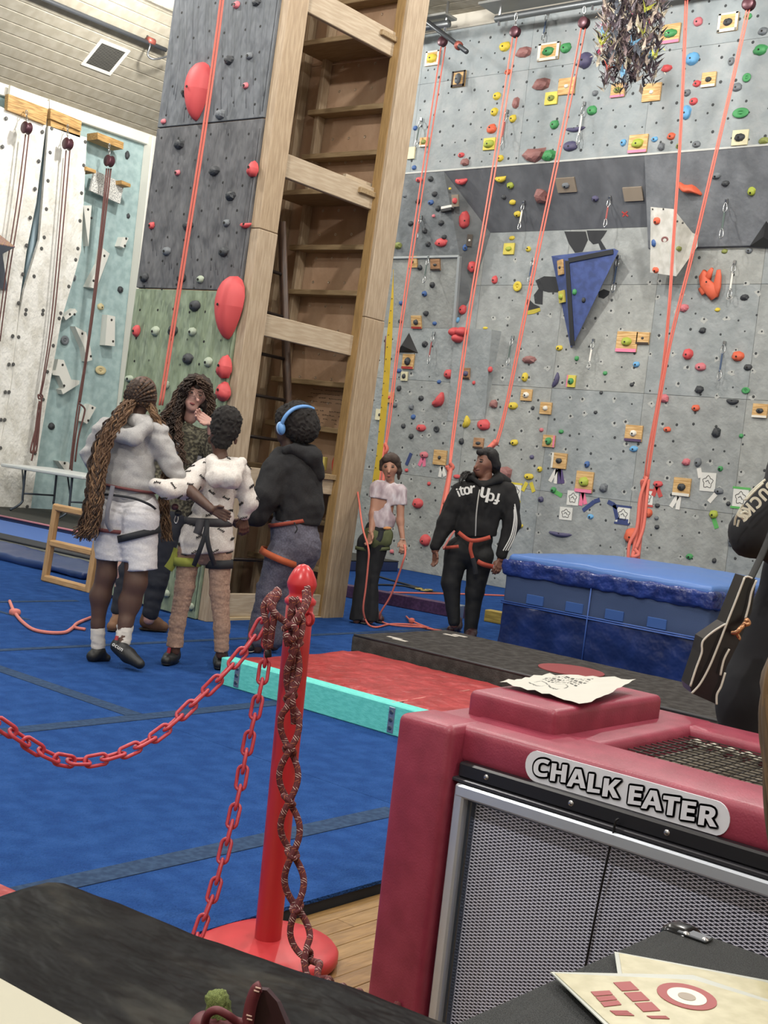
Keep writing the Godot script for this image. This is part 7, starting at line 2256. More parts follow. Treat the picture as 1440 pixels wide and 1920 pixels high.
# ---------- people ----------
# Field of tapered capsules joined smoothly, meshed as surface nets into st.
# bones: [a, b, ra, rb, flat] with flat > 1 making the limb thinner along dir.
func net(st: SurfaceTool, bones: Array, cell: float, k: float, dir: Vector3, amp := 0.0, freq := 8.0, stretch := Vector3.ONE, seed_ := 1, cuts := []) -> void:
	var lo := Vector3(1e9, 1e9, 1e9)
	var hi := -lo
	for b in bones:
		var r := maxf(b[2], b[3]) + 3.0 * k + 3.0 * cell + amp
		var v := Vector3(r, r, r)
		lo = lo.min(b[0] - v).min(b[1] - v)
		hi = hi.max(b[0] + v).max(b[1] + v)
	var nx := int((hi.x - lo.x) / cell) + 2
	var ny := int((hi.y - lo.y) / cell) + 2
	var nz := int((hi.z - lo.z) / cell) + 2
	var f := PackedFloat32Array()
	f.resize(nx * ny * nz)
	f.fill(1.0)
	var kk := 2.5 * k
	var noise := FastNoiseLite.new()
	noise.seed = seed_
	noise.frequency = freq
	noise.fractal_octaves = 2
	for b in bones:
		var a: Vector3 = b[0]
		var ab: Vector3 = b[1] - a
		var ll := maxf(ab.length_squared(), 1e-9)
		var ra: float = b[2]
		var dr: float = b[3] - ra
		var fl: float = b[4] - 1.0
		var r := maxf(b[2], b[3]) + 2.5 * k + 2.5 * cell + amp
		var v := Vector3(r, r, r)
		var l: Vector3 = (b[0].min(b[1]) - v - lo) / cell
		var h: Vector3 = (b[0].max(b[1]) + v - lo) / cell
		var x1 := mini(nx - 1, int(h.x) + 1)
		var y1 := mini(ny - 1, int(h.y) + 1)
		var z1 := mini(nz - 1, int(h.z) + 1)
		for z in range(maxi(0, int(l.z)), z1):
			for y in range(maxi(0, int(l.y)), y1):
				var at_ := (z * ny + y) * nx
				for x in range(maxi(0, int(l.x)), x1):
					var p := lo + Vector3(x, y, z) * cell - a
					var t := clampf(p.dot(ab) / ll, 0.0, 1.0)
					p -= ab * t
					if fl != 0.0:
						p += dir * (p.dot(dir) * fl)
					var d := p.length() - ra - dr * t
					if d < r:
						var e := f[at_ + x]
						var hh := maxf(kk - absf(e - d), 0.0)
						f[at_ + x] = minf(e, d) - hh * hh / (4.0 * kk)
	var n := f.size()
	if amp > 0.0:
		for z in nz:
			for y in ny:
				var at_ := (z * ny + y) * nx
				for x in nx:
					if absf(f[at_ + x]) < amp * 1.5 + 2.0 * cell:
						var p := (lo + Vector3(x, y, z) * cell) * stretch
						f[at_ + x] += amp * noise.get_noise_3d(p.x, p.y, p.z)
	for c in cuts:
		var l: Vector3 = (c[0] - Vector3.ONE * c[2] - lo) / cell
		var h: Vector3 = (c[0] + Vector3.ONE * c[2] - lo) / cell
		var R2: float = c[2] * c[2]
		for z in range(clampi(int(l.z), 0, nz), clampi(int(h.z) + 1, 0, nz)):
			for y in range(clampi(int(l.y), 0, ny), clampi(int(h.y) + 1, 0, ny)):
				var at_ := (z * ny + y) * nx
				for x in range(clampi(int(l.x), 0, nx), clampi(int(h.x) + 1, 0, nx)):
					var p: Vector3 = lo + Vector3(x, y, z) * cell - c[0]
					if p.length_squared() < R2:
						f[at_ + x] = maxf(f[at_ + x], p.dot(c[1]))
	# vertices
	var ids := {}
	var vs := PackedVector3Array()
	var off := [0, 1, nx, nx + 1, nx * ny, nx * ny + 1, nx * ny + nx, nx * ny + nx + 1]
	var edges := [[0, 1], [2, 3], [4, 5], [6, 7], [0, 2], [1, 3], [4, 6], [5, 7], [0, 4], [1, 5], [2, 6], [3, 7]]
	var cor := []
	for i in 8:
		cor.append(Vector3(i & 1, (i >> 1) & 1, (i >> 2) & 1))
	for z in nz - 1:
		for y in ny - 1:
			var at_ := (z * ny + y) * nx
			for x in nx - 1:
				var i := at_ + x
				var v0 := f[i]
				if absf(v0) > 3.0 * cell + amp + 0.02 and v0 < 0.9:
					continue
				var c := 0
				if v0 < 0.0:
					c += 1
				for j in range(1, 8):
					if f[i + off[j]] < 0.0:
						c += 1
				if c == 0 or c == 8:
					continue
				var sum := Vector3.ZERO
				var m := 0
				for e in edges:
					var a := f[i + off[e[0]]]
					var b := f[i + off[e[1]]]
					if (a < 0.0) != (b < 0.0):
						sum += cor[e[0]].lerp(cor[e[1]], a / (a - b))
						m += 1
				ids[i] = vs.size()
				vs.append(lo + (Vector3(x, y, z) + sum / m) * cell)
	# faces, one for each crossed edge
	var sx := 1
	var sy := nx
	var sz := nx * ny
	for i in ids:
		for ax in 3:
			var step: int = [sx, sy, sz][ax]
			var u: int = [sy, sz, sx][ax]
			var w: int = [sz, sx, sy][ax]
			if i + step >= n:
				continue
			var a := f[i]
			var b := f[i + step]
			if (a < 0.0) == (b < 0.0):
				continue
			if not (ids.has(i - u) and ids.has(i - w) and ids.has(i - u - w)):
				continue
			var p0 := vs[ids[i]]
			var p1 := vs[ids[i - u]]
			var p2 := vs[ids[i - u - w]]
			var p3 := vs[ids[i - w]]
			if a < 0.0:
				quad(st, p0, p1, p2, p3)
			else:
				quad(st, p0, p3, p2, p1)

var pr := {}

func J(x: float, y: float, z := 0.0) -> Vector3:
	return at(pr.ox + x * pr.s, pr.oy + y * pr.s, pr.d + z)

func rad(r: float) -> float:
	return r * pr.s * pr.d / F

# pixel bones x1 y1 z1 r1 x2 y2 z2 r2 flat -> world bones
func B(list: Array) -> Array:
	var out := []
	for q in list:
		out.append([J(q[0], q[1], q[2]), J(q[4], q[5], q[6]), rad(q[3]), rad(q[7]), q[8] if q.size() > 8 else 1.0])
	return out

func hand(wrist: Vector3, dir: Vector3, side: Vector3, curl: float, s := 1.0) -> Array:
	# side points from the little finger to the thumb; fingers curl towards the palm
	dir = dir.normalized()
	side = (side - dir * side.dot(dir)).normalized()
	var palm := dir.cross(side).normalized()
	var out := []
	var lens := [0.062, 0.075, 0.08, 0.072]
	for i in 4:
		var x := (-0.03 + i * 0.0205) * s
		var a := wrist + side * x * 0.6 + dir * 0.01 * s
		var b := wrist + side * x + dir * (0.08 + (0.006 if i in [1, 2] else 0.0)) * s
		out.append([a, b, 0.0125 * s, 0.0105 * s, 1.0])
		var ang := 0.0
		var p := b
		for j in 3:
			ang += curl * [0.5, 1.0, 0.7][j]
			var q: Vector3 = p + (dir * cos(ang) + palm * sin(ang) + side * x * 0.6).normalized() * lens[i] * s * [0.45, 0.32, 0.25][j]
			out.append([p, q, 0.009 * s, 0.0078 * s, 1.0])
			p = q
	var t0 := wrist + side * 0.018 * s + dir * 0.02 * s
	var t1 := wrist + side * 0.045 * s + dir * 0.05 * s + palm * 0.012 * s
	var t2 := wrist + side * 0.052 * s + dir * 0.08 * s + palm * 0.02 * s
	out.append([t0, t1, 0.013 * s, 0.0105 * s, 1.0])
	out.append([t1, t2, 0.0105 * s, 0.0085 * s, 1.0])
	return out

func garment(t: Node3D, called: String, m: Material, bones: Array, cell := 0.013, amp := 0.006, freq := 9.0, stretch := Vector3.ONE, seed_ := 1, k := 0.010, cuts := []) -> MeshInstance3D:
	var st := new_st(true)
	var cc := []
	for q in cuts:
		cc.append([J(q[0], q[1], q[2]), (J(q[0] + q[3] * 50, q[1] + q[4] * 50, q[2]) - J(q[0], q[1], q[2])).normalized(), rad(q[5])])
	net(st, bones, cell, k, fwd, amp, freq, stretch, seed_, cc)
	return wobj(called, st, m, t)

# a strap round a limb: ellipse about a centre, in a plane tilted by slope in the picture
func band(t: Node3D, called: String, m: Material, x: float, y: float, r: float, slope: float, width: float, flat := 1.3, zoff := 0.0, thick := 0.006) -> void:
	var right := cam_basis.x
	right = (right - fwd * right.dot(fwd)).normalized()
	var up := cam_basis.y
	var c := J(x, y, zoff)
	var R := rad(r)
	var st := new_st(true)
	var n := 28
	var rows := []
	var axis := (right + up * -slope).normalized()
	var nor := axis.cross(fwd).normalized()
	if nor.y < 0:
		nor = -nor
	for i in n:
		var a := TAU * i / n
		var o := c + axis * cos(a) * R + fwd * sin(a) * R / flat
		var out := (axis * cos(a) + fwd * sin(a) * flat).normalized()
		var w := rad(width) * 0.5
		rows.append([o + nor * w, o + nor * w + out * thick, o - nor * w + out * thick, o - nor * w])
	for i in n:
		var j := (i + 1) % n
		for k in 4:
			quad(st, rows[i][k], rows[j][k], rows[j][(k + 1) % 4], rows[i][(k + 1) % 4])
	wobj(called, st, m, t)

func strap(t: Node3D, called: String, m: Material, pts: Array, width: float, thick := 0.006) -> void:
	# a flat ribbon along pixel points (x, y, z)
	var l := []
	for q in pts:
		l.append(J(q[0], q[1], q[2]))
	var c := curve(l, 5)
	var st := new_st(true)
	var w := rad(width) * 0.5
	var prev := []
	for i in c.size():
		var d := (c[mini(i + 1, c.size() - 1)] - c[maxi(i - 1, 0)]).normalized()
		var s := d.cross(fwd).normalized() * w
		var k := fwd * thick
		var row := [c[i] + s, c[i] - s, c[i] - s + k, c[i] + s + k]
		if i > 0:
			for j in 4:
				quad(st, prev[j], row[j], row[(j + 1) % 4], prev[(j + 1) % 4])
		prev = row
	wobj(called, st, m, t)

func locks(t: Node3D, called: String, ms: Array, paths: Array, count: int, spread: float, r: float, seed_: int, wave := 0.0, turns := 0.0, braid := false) -> void:
	# strands that follow guide paths (pixel x, y, z) with a spread in pixels
	var g := RandomNumberGenerator.new()
	g.seed = seed_
	for n in count:
		var path: Array = paths[n % paths.size()]
		var l := []
		var o := Vector2(g.randf_range(-1, 1), g.randf_range(-1, 1))
		var oz := g.randf_range(-1, 1)
		for i in path.size():
			var q: Array = path[i]
			var grow := 0.45 + 0.55 * float(i) / (path.size() - 1)
			l.append(J(q[0] + o.x * spread * grow + g.randf_range(-0.12, 0.12) * spread, q[1] + o.y * spread * 0.6 * (0.5 if i == 0 else 1.0), q[2] + oz * rad(spread) * 0.6 * grow))
		var c := curve(l, 8)
		var line := PackedVector3Array()
		var rs := PackedFloat32Array()
		var ph := g.randf() * TAU
		var tw := turns * g.randf_range(0.6, 1.5) * (1.0 if g.randf() < 0.5 else -1.0)
		var run := 0.0
		for i in c.size():
			if i > 0:
				run += c[i].distance_to(c[i - 1])
			var w := Vector3.ZERO
			if wave > 0.0:
				w = cam_basis.x * sin(run * tw + ph) * wave + fwd * cos(run * tw + ph) * wave
			line.append(c[i] + w)
			var taper := 1.0 - 0.55 * pow(float(i) / (c.size() - 1), 3.0)
			rs.append(r * taper * ((1.0 + 0.28 * sin(run * 260.0 + ph)) if braid else 1.0))
		var st := new_st(true)
		tube(st, line, rs, 5)
		wobj(called, st, ms[n % ms.size()], t)

func blob(t: Node3D, called: String, m: Material, x: float, y: float, z: float, rx: float, ry: float, rz: float, tilt := 0.0) -> void:
	# small ellipsoid, radii in metres, in picture axes
	var st := new_st(true)
	var b := Basis(cam_basis.x, cam_basis.y, cam_basis.z) * Basis(Vector3.BACK, tilt) * Basis.from_scale(Vector3(rx, ry, rz))
	var prof := []
	for i in 9:
		var a := -PI / 2 + PI * i / 8
		prof.append(Vector2(cos(a) if i > 0 and i < 8 else 0.0, sin(a)))
	lathe(st, Transform3D(b, J(x, y, z)), prof, 14)
	wobj(called, st, m, t)

func skin(key: String, c: String) -> StandardMaterial3D:
	return plain("skin_" + key, c, 0.55, 0.0, {"subsurf_scatter_enabled": true, "subsurf_scatter_strength": 0.1})

func make_people() -> void:
	person_grey()
	person_curly()
	person_white_hoodie()
	person_headphones()
	person_belayer()
	person_black_hoodie()
	person_bag()
	person_hair()

func shoe(t: Node3D, m: Material, sole: Material, heel: Vector3, toe: Vector3, w: float, h := 0.05) -> void:
	var st := new_st(true)
	var d := (toe - heel)
	net(st, [[heel + Vector3(0, h * 0.9, 0), heel.lerp(toe, 0.4) + Vector3(0, h * 0.8, 0), w * 0.95, w, 1.0], [heel.lerp(toe, 0.3) + Vector3(0, h * 0.7, 0), toe - d.normalized() * w + Vector3(0, w * 0.75, 0), w, w * 0.78, 1.0], [heel + Vector3(0, h + 0.04, 0), heel + d * 0.1 + Vector3(0, h, 0), w * 0.75, w * 0.9, 1.0]], 0.009, 0.008, Vector3.UP)
	wobj("shoe", st, m, t)
	st = new_st(true)
	net(st, [[heel + Vector3(0, 0.012, 0), toe - d.normalized() * w + Vector3(0, 0.012, 0), w * 0.95, w * 0.8, 4.5]], 0.008, 0.004, Vector3.UP)
	wobj("shoe_sole", st, sole, t)

func person_grey() -> void:
	pr = {"ox": 120.0, "oy": 680.0, "s": 0.3125, "d": 7.3}
	var t := thing("person", on_floor(228, 1246), "person in grey hoodie and white shorts with very long brown braids", "person")
	var sk := skin("deep", "513a30")
	var st := new_st(true)
	net(st, B([[400, 420, 0, 100, 395, 700, 0, 105, 1.5], [380, 860, 0, 110, 385, 720, 0, 105, 1.4], [435, 330, 0.01, 48, 450, 270, 0.01, 46], [270, 960, 0, 80, 255, 1270, 0.01, 58], [255, 1270, 0.01, 58, 218, 1400, 0.02, 60], [218, 1400, 0.02, 60, 203, 1570, 0.02, 37], [203, 1570, 0.02, 37, 205, 1720, 0.03, 36], [445, 980, 0, 90, 430, 1320, -0.03, 66], [430, 1320, -0.03, 66, 395, 1440, -0.02, 65], [395, 1440, -0.02, 65, 370, 1560, -0.05, 42], [370, 1560, -0.05, 42, 345, 1690, -0.08, 38],
		[545, 440, 0, 62, 640, 600, 0.02, 48], [640, 600, 0.02, 44, 715, 735, 0.03, 42], [715, 735, 0.03, 42, 885, 880, -0.08, 27], [240, 420, 0, 60, 165, 570, 0.03, 46], [165, 570, 0.03, 46, 230, 720, 0.06, 34]]), 0.012, 0.012, fwd)
	net(st, B([[470, 165, 0, 84, 478, 205, 0, 80], [500, 230, 0.05, 50, 520, 262, 0.08, 34], [524, 232, -0.01, 14, 520, 250, -0.01, 9], [445, 290, 0.0, 44, 440, 330, 0.0, 50]]), 0.007, 0.012, fwd)
	var wr := J(885, 880, -0.08)
	net(st, hand(wr, J(990, 925, -0.10) - wr, J(930, 800, -0.09) - wr, 0.35, 0.82), 0.004, 0.0035, fwd)
	wobj("body", st, sk, t)
	var grey := noisy("hoodie_grey", ["9a9999", "a2a1a2", "a9a8a9"], 0.15, Vector3(3, 3, 3), 0.95)
	garment(t, "hoodie", grey, B([[255, 400, 0, 72, 540, 430, 0, 78, 1.1], [400, 440, 0, 128, 395, 620, 0, 142, 1.35], [395, 620, 0, 142, 388, 720, 0, 160, 1.35], [555, 445, 0, 82, 640, 600, 0.01, 64], [640, 600, 0.01, 66, 690, 680, 0.02, 50], [235, 420, 0, 72, 165, 560, 0.03, 58], [165, 560, 0.03, 58, 225, 700, 0.06, 44]]), 0.012, 0.016, 8.0, Vector3(0.8, 1.5, 0.8), 3)
	garment(t, "hoodie_hem", grey, B([[270, 800, 0, 62, 490, 825, 0, 62, 1.0], [300, 790, -0.04, 60, 460, 812, -0.04, 60, 1.0]]), 0.013, 0.008, 14.0, Vector3(0.5, 2.0, 0.5), 4)
	garment(t, "hood", grey, B([[330, 330, -0.02, 30, 310, 420, -0.13, 42, 1.0], [310, 430, -0.13, 46, 420, 450, -0.16, 48], [420, 450, -0.16, 48, 490, 390, -0.11, 42], [490, 390, -0.11, 42, 500, 350, -0.03, 34], [340, 330, -0.03, 28, 430, 345, -0.08, 34], [430, 345, -0.08, 34, 500, 350, -0.03, 32]]), 0.011, 0.008, 12.0, Vector3.ONE, 5)
	var white := noisy("shorts_white", ["c3c2c6", "cbcace", "d2d1d5"], 0.1, Vector3(3, 3, 3), 0.85)
	garment(t, "shorts", white, B([[300, 850, 0, 110, 470, 870, 0, 100, 1.2], [290, 920, -0.02, 108, 275, 1040, 0, 96, 1.1], [275, 1040, 0, 96, 275, 1145, 0, 82], [455, 930, -0.04, 118, 445, 1060, -0.01, 112, 1.1], [445, 1060, -0.01, 112, 460, 1270, -0.02, 100], [275, 1100, 0, 86, 277, 1230, 0, 80]]), 0.011, 0.005, 16.0, Vector3(0.5, 2.4, 0.5), 6, 0.01, [[276, 1182, 0, -0.08, 1, 165], [458, 1245, -0.02, 0.06, 1, 165]])
	var sock := plain("sock_white", "c6c1bb", 0.9)
	garment(t, "sock", sock, B([[203, 1605, 0.02, 44, 206, 1710, 0.03, 42]]), 0.009, 0.006, 30.0, Vector3(0.4, 2.0, 0.4), 7, 0.006)
	garment(t, "sock", sock, B([[368, 1585, -0.05, 50, 350, 1680, -0.07, 46]]), 0.009, 0.008, 30.0, Vector3(0.4, 2.0, 0.4), 8, 0.006)
	var black := plain("shoe_black", "17181a", 0.5)
	var sole := plain("shoe_sole_black", "0f0f10", 0.6)
	garment(t, "shoe", black, B([[208, 1735, 0.03, 40, 172, 1762, 0.0, 38], [215, 1758, 0.04, 38, 255, 1772, 0.06, 26], [205, 1700, 0.03, 36, 208, 1740, 0.03, 40]]), 0.009, 0.0, 9.0, Vector3.ONE, 1, 0.006)
	garment(t, "shoe", black, B([[322, 1700, -0.08, 44, 385, 1755, -0.12, 46], [385, 1755, -0.12, 46, 455, 1808, -0.17, 30], [335, 1675, -0.07, 36, 350, 1720, -0.09, 42]]), 0.009, 0.0, 9.0, Vector3.ONE, 1, 0.006)
	# shoe lettering and pull tabs
	var tab := plain("tab_red", "8f2430", 0.7)
	strap(t, "pull_tab", tab, [[318, 1640, -0.13], [312, 1665, -0.14]], 20)
	var tm := text_mesh("ocun", 0.03, 0.2)
	var lo := obj("shoe_lettering", tm, plain("print_white", "c9c9c6", 0.7), t)
	lo.transform = Transform3D(cam_basis * Basis(Vector3.BACK, -0.55), J(322, 1705, -0.235) - t.position)
	# harness
	var dark := plain("harness_black", "23252a", 0.8)
	band(t, "waist_strap", plain("harness_maroon", "6a3b3c", 0.8), 385, 752, 158, 0.18, 16, 1.35, 0.0, 0.012)
	strap(t, "back_strap", plain("harness_grey", "77777e", 0.8), [[292, 738, -0.2], [280, 800, -0.2], [262, 880, -0.2], [258, 960, -0.18], [285, 1010, -0.16]], 26)
	strap(t, "back_strap", dark, [[215, 790, -0.09], [300, 795, -0.19], [420, 815, -0.2], [510, 850, -0.17], [550, 880, -0.08]], 14)
	band(t, "leg_loop", dark, 447, 1030, 124, -0.24, 42, 1.05, -0.01, 0.012)
	band(t, "leg_loop", plain("harness_maroon", "6a3b3c", 0.8), 280, 1003, 112, 0.12, 22, 1.05, 0.0, 0.012)
	# hair: a fitted cap with rows, and long braids
	var h1 := plain("braid_dark", "33261f", 0.75)
	var h2 := plain("braid_brown", "5b4330", 0.75)
	var h3 := plain("braid_light", "7d6147", 0.75)
	garment(t, "hair_cap", h1, B([[464, 180, -0.002, 92, 464, 188, -0.002, 92]]), 0.008, 0.003, 30.0, Vector3(0.6, 2.0, 0.6), 9, 0.008)
	var rows := []
	for i in 17:
		var row := []
		var ang := -2.1 + i * 0.155
		var d := Vector2(cos(ang), sin(ang))
		var nape := Vector2(392, 262)
		var c := Vector2(464, 182)
		# where the ray from the nape leaves the head
		var bq := (nape - c).dot(d)
		var tt := -bq + sqrt(maxf(bq * bq - (nape - c).length_squared() + 95.0 * 95.0, 0.0))
		for k in 6:
			var f := k / 5.0
			var q := nape + d * tt * (1.0 - f) * 0.97 + Vector2(-d.y, d.x) * -16.0 * sin(f * PI)
			var d2 := 97.0 * 97.0 - (q - c).length_squared()
			row.append([q.x, q.y, -rad(sqrt(maxf(d2, 40.0)))])
		rows.append(row)
	locks(t, "cornrow", [h1, h2, h1], rows, 34, 4, 0.0075, 21, 0.0, 0.0, true)
	locks(t, "braid", [h2, h1, h2, h3], [[[400, 240, -0.08], [340, 320, -0.14], [270, 430, -0.17], [225, 560, -0.17], [200, 700, -0.17], [180, 860, -0.17], [150, 980, -0.15], [110, 1020, -0.14]], [[390, 250, -0.08], [320, 340, -0.15], [240, 470, -0.16], [195, 620, -0.17], [185, 780, -0.17], [170, 900, -0.16], [140, 1040, -0.14]]], 150, 58, 0.0052, 22, 0.009, 60.0, true)
	locks(t, "braid", [h2, h3], [[[500, 230, -0.03], [540, 310, -0.04], [590, 400, 0.0], [615, 470, 0.06], [620, 620, 0.14], [600, 800, 0.16], [610, 950, 0.16], [620, 1060, 0.16]]], 40, 30, 0.0052, 23, 0.009, 60.0, true)

func person_curly() -> void:
	pr = {"ox": 120.0, "oy": 680.0, "s": 0.3125, "d": 8.6}
	var t := thing("person", on_floor(262, 1180), "person with long curly brown hair and glasses in patterned shirt", "person")
	var sk := skin("pale", "b48c82")
	var st := new_st(true)
	net(st, B([[730, 460, 0.02, 85, 700, 800, 0.02, 90, 1.5], [700, 800, 0.02, 90, 640, 980, 0.02, 85, 1.3], [760, 330, 0.03, 38, 775, 270, 0.02, 36], [850, 460, 0, 50, 905, 590, -0.03, 40], [905, 590, -0.03, 40, 880, 370, -0.12, 22], [610, 460, 0.02, 50, 560, 640, 0.02, 40], [560, 640, 0.02, 40, 610, 780, -0.05, 30], [600, 1000, 0, 75, 560, 1300, 0, 52], [560, 1300, 0, 50, 510, 1540, 0, 34], [480, 1000, 0.03, 75, 360, 1250, 0.03, 50], [360, 1250, 0.03, 48, 320, 1540, 0.03, 34]]), 0.013, 0.012, fwd)
	net(st, B([[795, 165, 0.03, 72, 790, 190, 0.02, 70], [785, 205, -0.02, 54, 770, 262, -0.03, 32], [800, 205, -0.085, 9, 803, 226, -0.105, 11], [750, 240, -0.04, 26, 775, 270, -0.045, 20], [765, 275, 0.0, 34, 757, 330, 0.03, 38]]), 0.0055, 0.009, fwd)
	var wr := J(885, 360, -0.14)
	net(st, hand(wr, J(800, 315, -0.18) - wr, J(830, 420, -0.2) - wr, 0.55, 0.95), 0.004, 0.0035, fwd)
	wobj("body", st, sk, t)
	var tilt := -0.32
	for e in [[768, 178], [817, 196]]:
		blob(t, "eye", plain("eye_dark", "2a201c", 0.3), e[0], e[1], -0.092, 0.011, 0.0055, 0.006, tilt)
		blob(t, "eyebrow", plain("brow_brown", "3a2a22", 0.8), e[0] - 2, e[1] - 20, -0.092, 0.018, 0.004, 0.006, tilt)
		var ring := PackedVector3Array()
		for k in 14:
			var a := TAU * k / 14
			ring.append(J(e[0] + cos(a) * 22, e[1] + 4 + sin(a) * 19 + cos(a) * 7, -0.108))
		st = new_st(true)
		tube(st, ring, 0.0015, 5, true)
		wobj("glasses_rim", st, plain("glasses_metal", "5d4a40", 0.3, 0.6), t)
	blob(t, "mouth", plain("lips_dusk", "7d3f3f", 0.5), 770, 246, -0.083, 0.019, 0.0075, 0.008, tilt)
	var camo := noisy("shirt_camo", ["2a2823", "3d3a30", "585443", "6d6a5c"], 0.03, Vector3(5, 5, 5), 0.9, {"stops": [0.3, 0.45, 0.6, 0.75]})
	garment(t, "shirt", camo, B([[620, 450, 0.03, 70, 850, 460, 0.03, 66, 1.2], [730, 470, 0.02, 110, 700, 760, 0.02, 118, 1.4], [700, 760, 0.02, 118, 650, 900, 0.02, 112, 1.3], [855, 470, 0, 62, 905, 585, -0.03, 52], [905, 585, -0.03, 50, 892, 430, -0.09, 36], [605, 470, 0.02, 62, 560, 640, 0.02, 52], [560, 640, 0.02, 52, 600, 760, -0.04, 40]]), 0.014, 0.01, 9.0, Vector3.ONE, 31)
	strap(t, "vest_edge", plain("denim_grey", "77777a", 0.9), [[690, 480, -0.12], [688, 560, -0.12], [690, 650, -0.12]], 34)
	strap(t, "vest_edge", plain("denim_grey", "77777a", 0.9), [[815, 560, -0.1], [800, 640, -0.1]], 26)
	garment(t, "trousers", plain("jeans_dark", "23262f", 0.9), B([[650, 920, 0.02, 108, 600, 1010, 0.02, 96, 1.2], [610, 1000, 0, 92, 560, 1300, 0, 64], [560, 1300, 0, 64, 520, 1500, 0, 50], [500, 1000, 0.03, 86, 375, 1250, 0.03, 58], [375, 1250, 0.03, 58, 330, 1480, 0.03, 48]]), 0.014, 0.007, 12.0, Vector3(0.6, 1.8, 0.6), 32)
	var boot := plain("boot_tan", "6f4f38", 0.7)
	var sole := plain("boot_sole", "2a231d", 0.8)
	shoe(t, boot, sole, on_floor(272, 1182), on_floor(318, 1186), 0.048, 0.07)
	shoe(t, boot, sole, on_floor(226, 1176), on_floor(206, 1186), 0.048, 0.07)
	var a := plain("curl_dark", "2a1f19", 0.7)
	var b := plain("curl_brown", "443226", 0.7)
	garment(t, "hair_mass", a, B([[800, 158, 0.05, 92, 790, 180, 0.05, 92], [720, 200, 0.05, 55, 650, 330, 0.03, 66], [650, 330, 0.03, 66, 640, 470, 0.0, 62], [640, 470, 0.0, 62, 690, 600, -0.05, 40], [860, 210, 0.05, 50, 868, 300, 0.04, 40]]), 0.012, 0.02, 22.0, Vector3.ONE, 33)
	locks(t, "curl", [a, b, b], [[[790, 88, -0.02], [725, 150, -0.06], [700, 230, -0.08], [660, 330, -0.09], [620, 420, -0.1], [640, 520, -0.11]], [[780, 86, 0.0], [700, 160, -0.04], [640, 280, -0.07], [590, 340, -0.06], [600, 430, -0.08]], [[800, 86, -0.02], [860, 140, -0.06], [880, 220, -0.06], [885, 300, -0.05], [870, 340, -0.05]], [[795, 84, -0.04], [750, 110, -0.1], [725, 150, -0.11], [712, 190, -0.1]], [[800, 84, -0.04], [820, 110, -0.11], [850, 140, -0.11], [868, 180, -0.09]], [[680, 300, -0.08], [690, 420, -0.1], [700, 520, -0.12], [720, 620, -0.13]]], 110, 26, 0.005, 34, 0.012, 110.0)

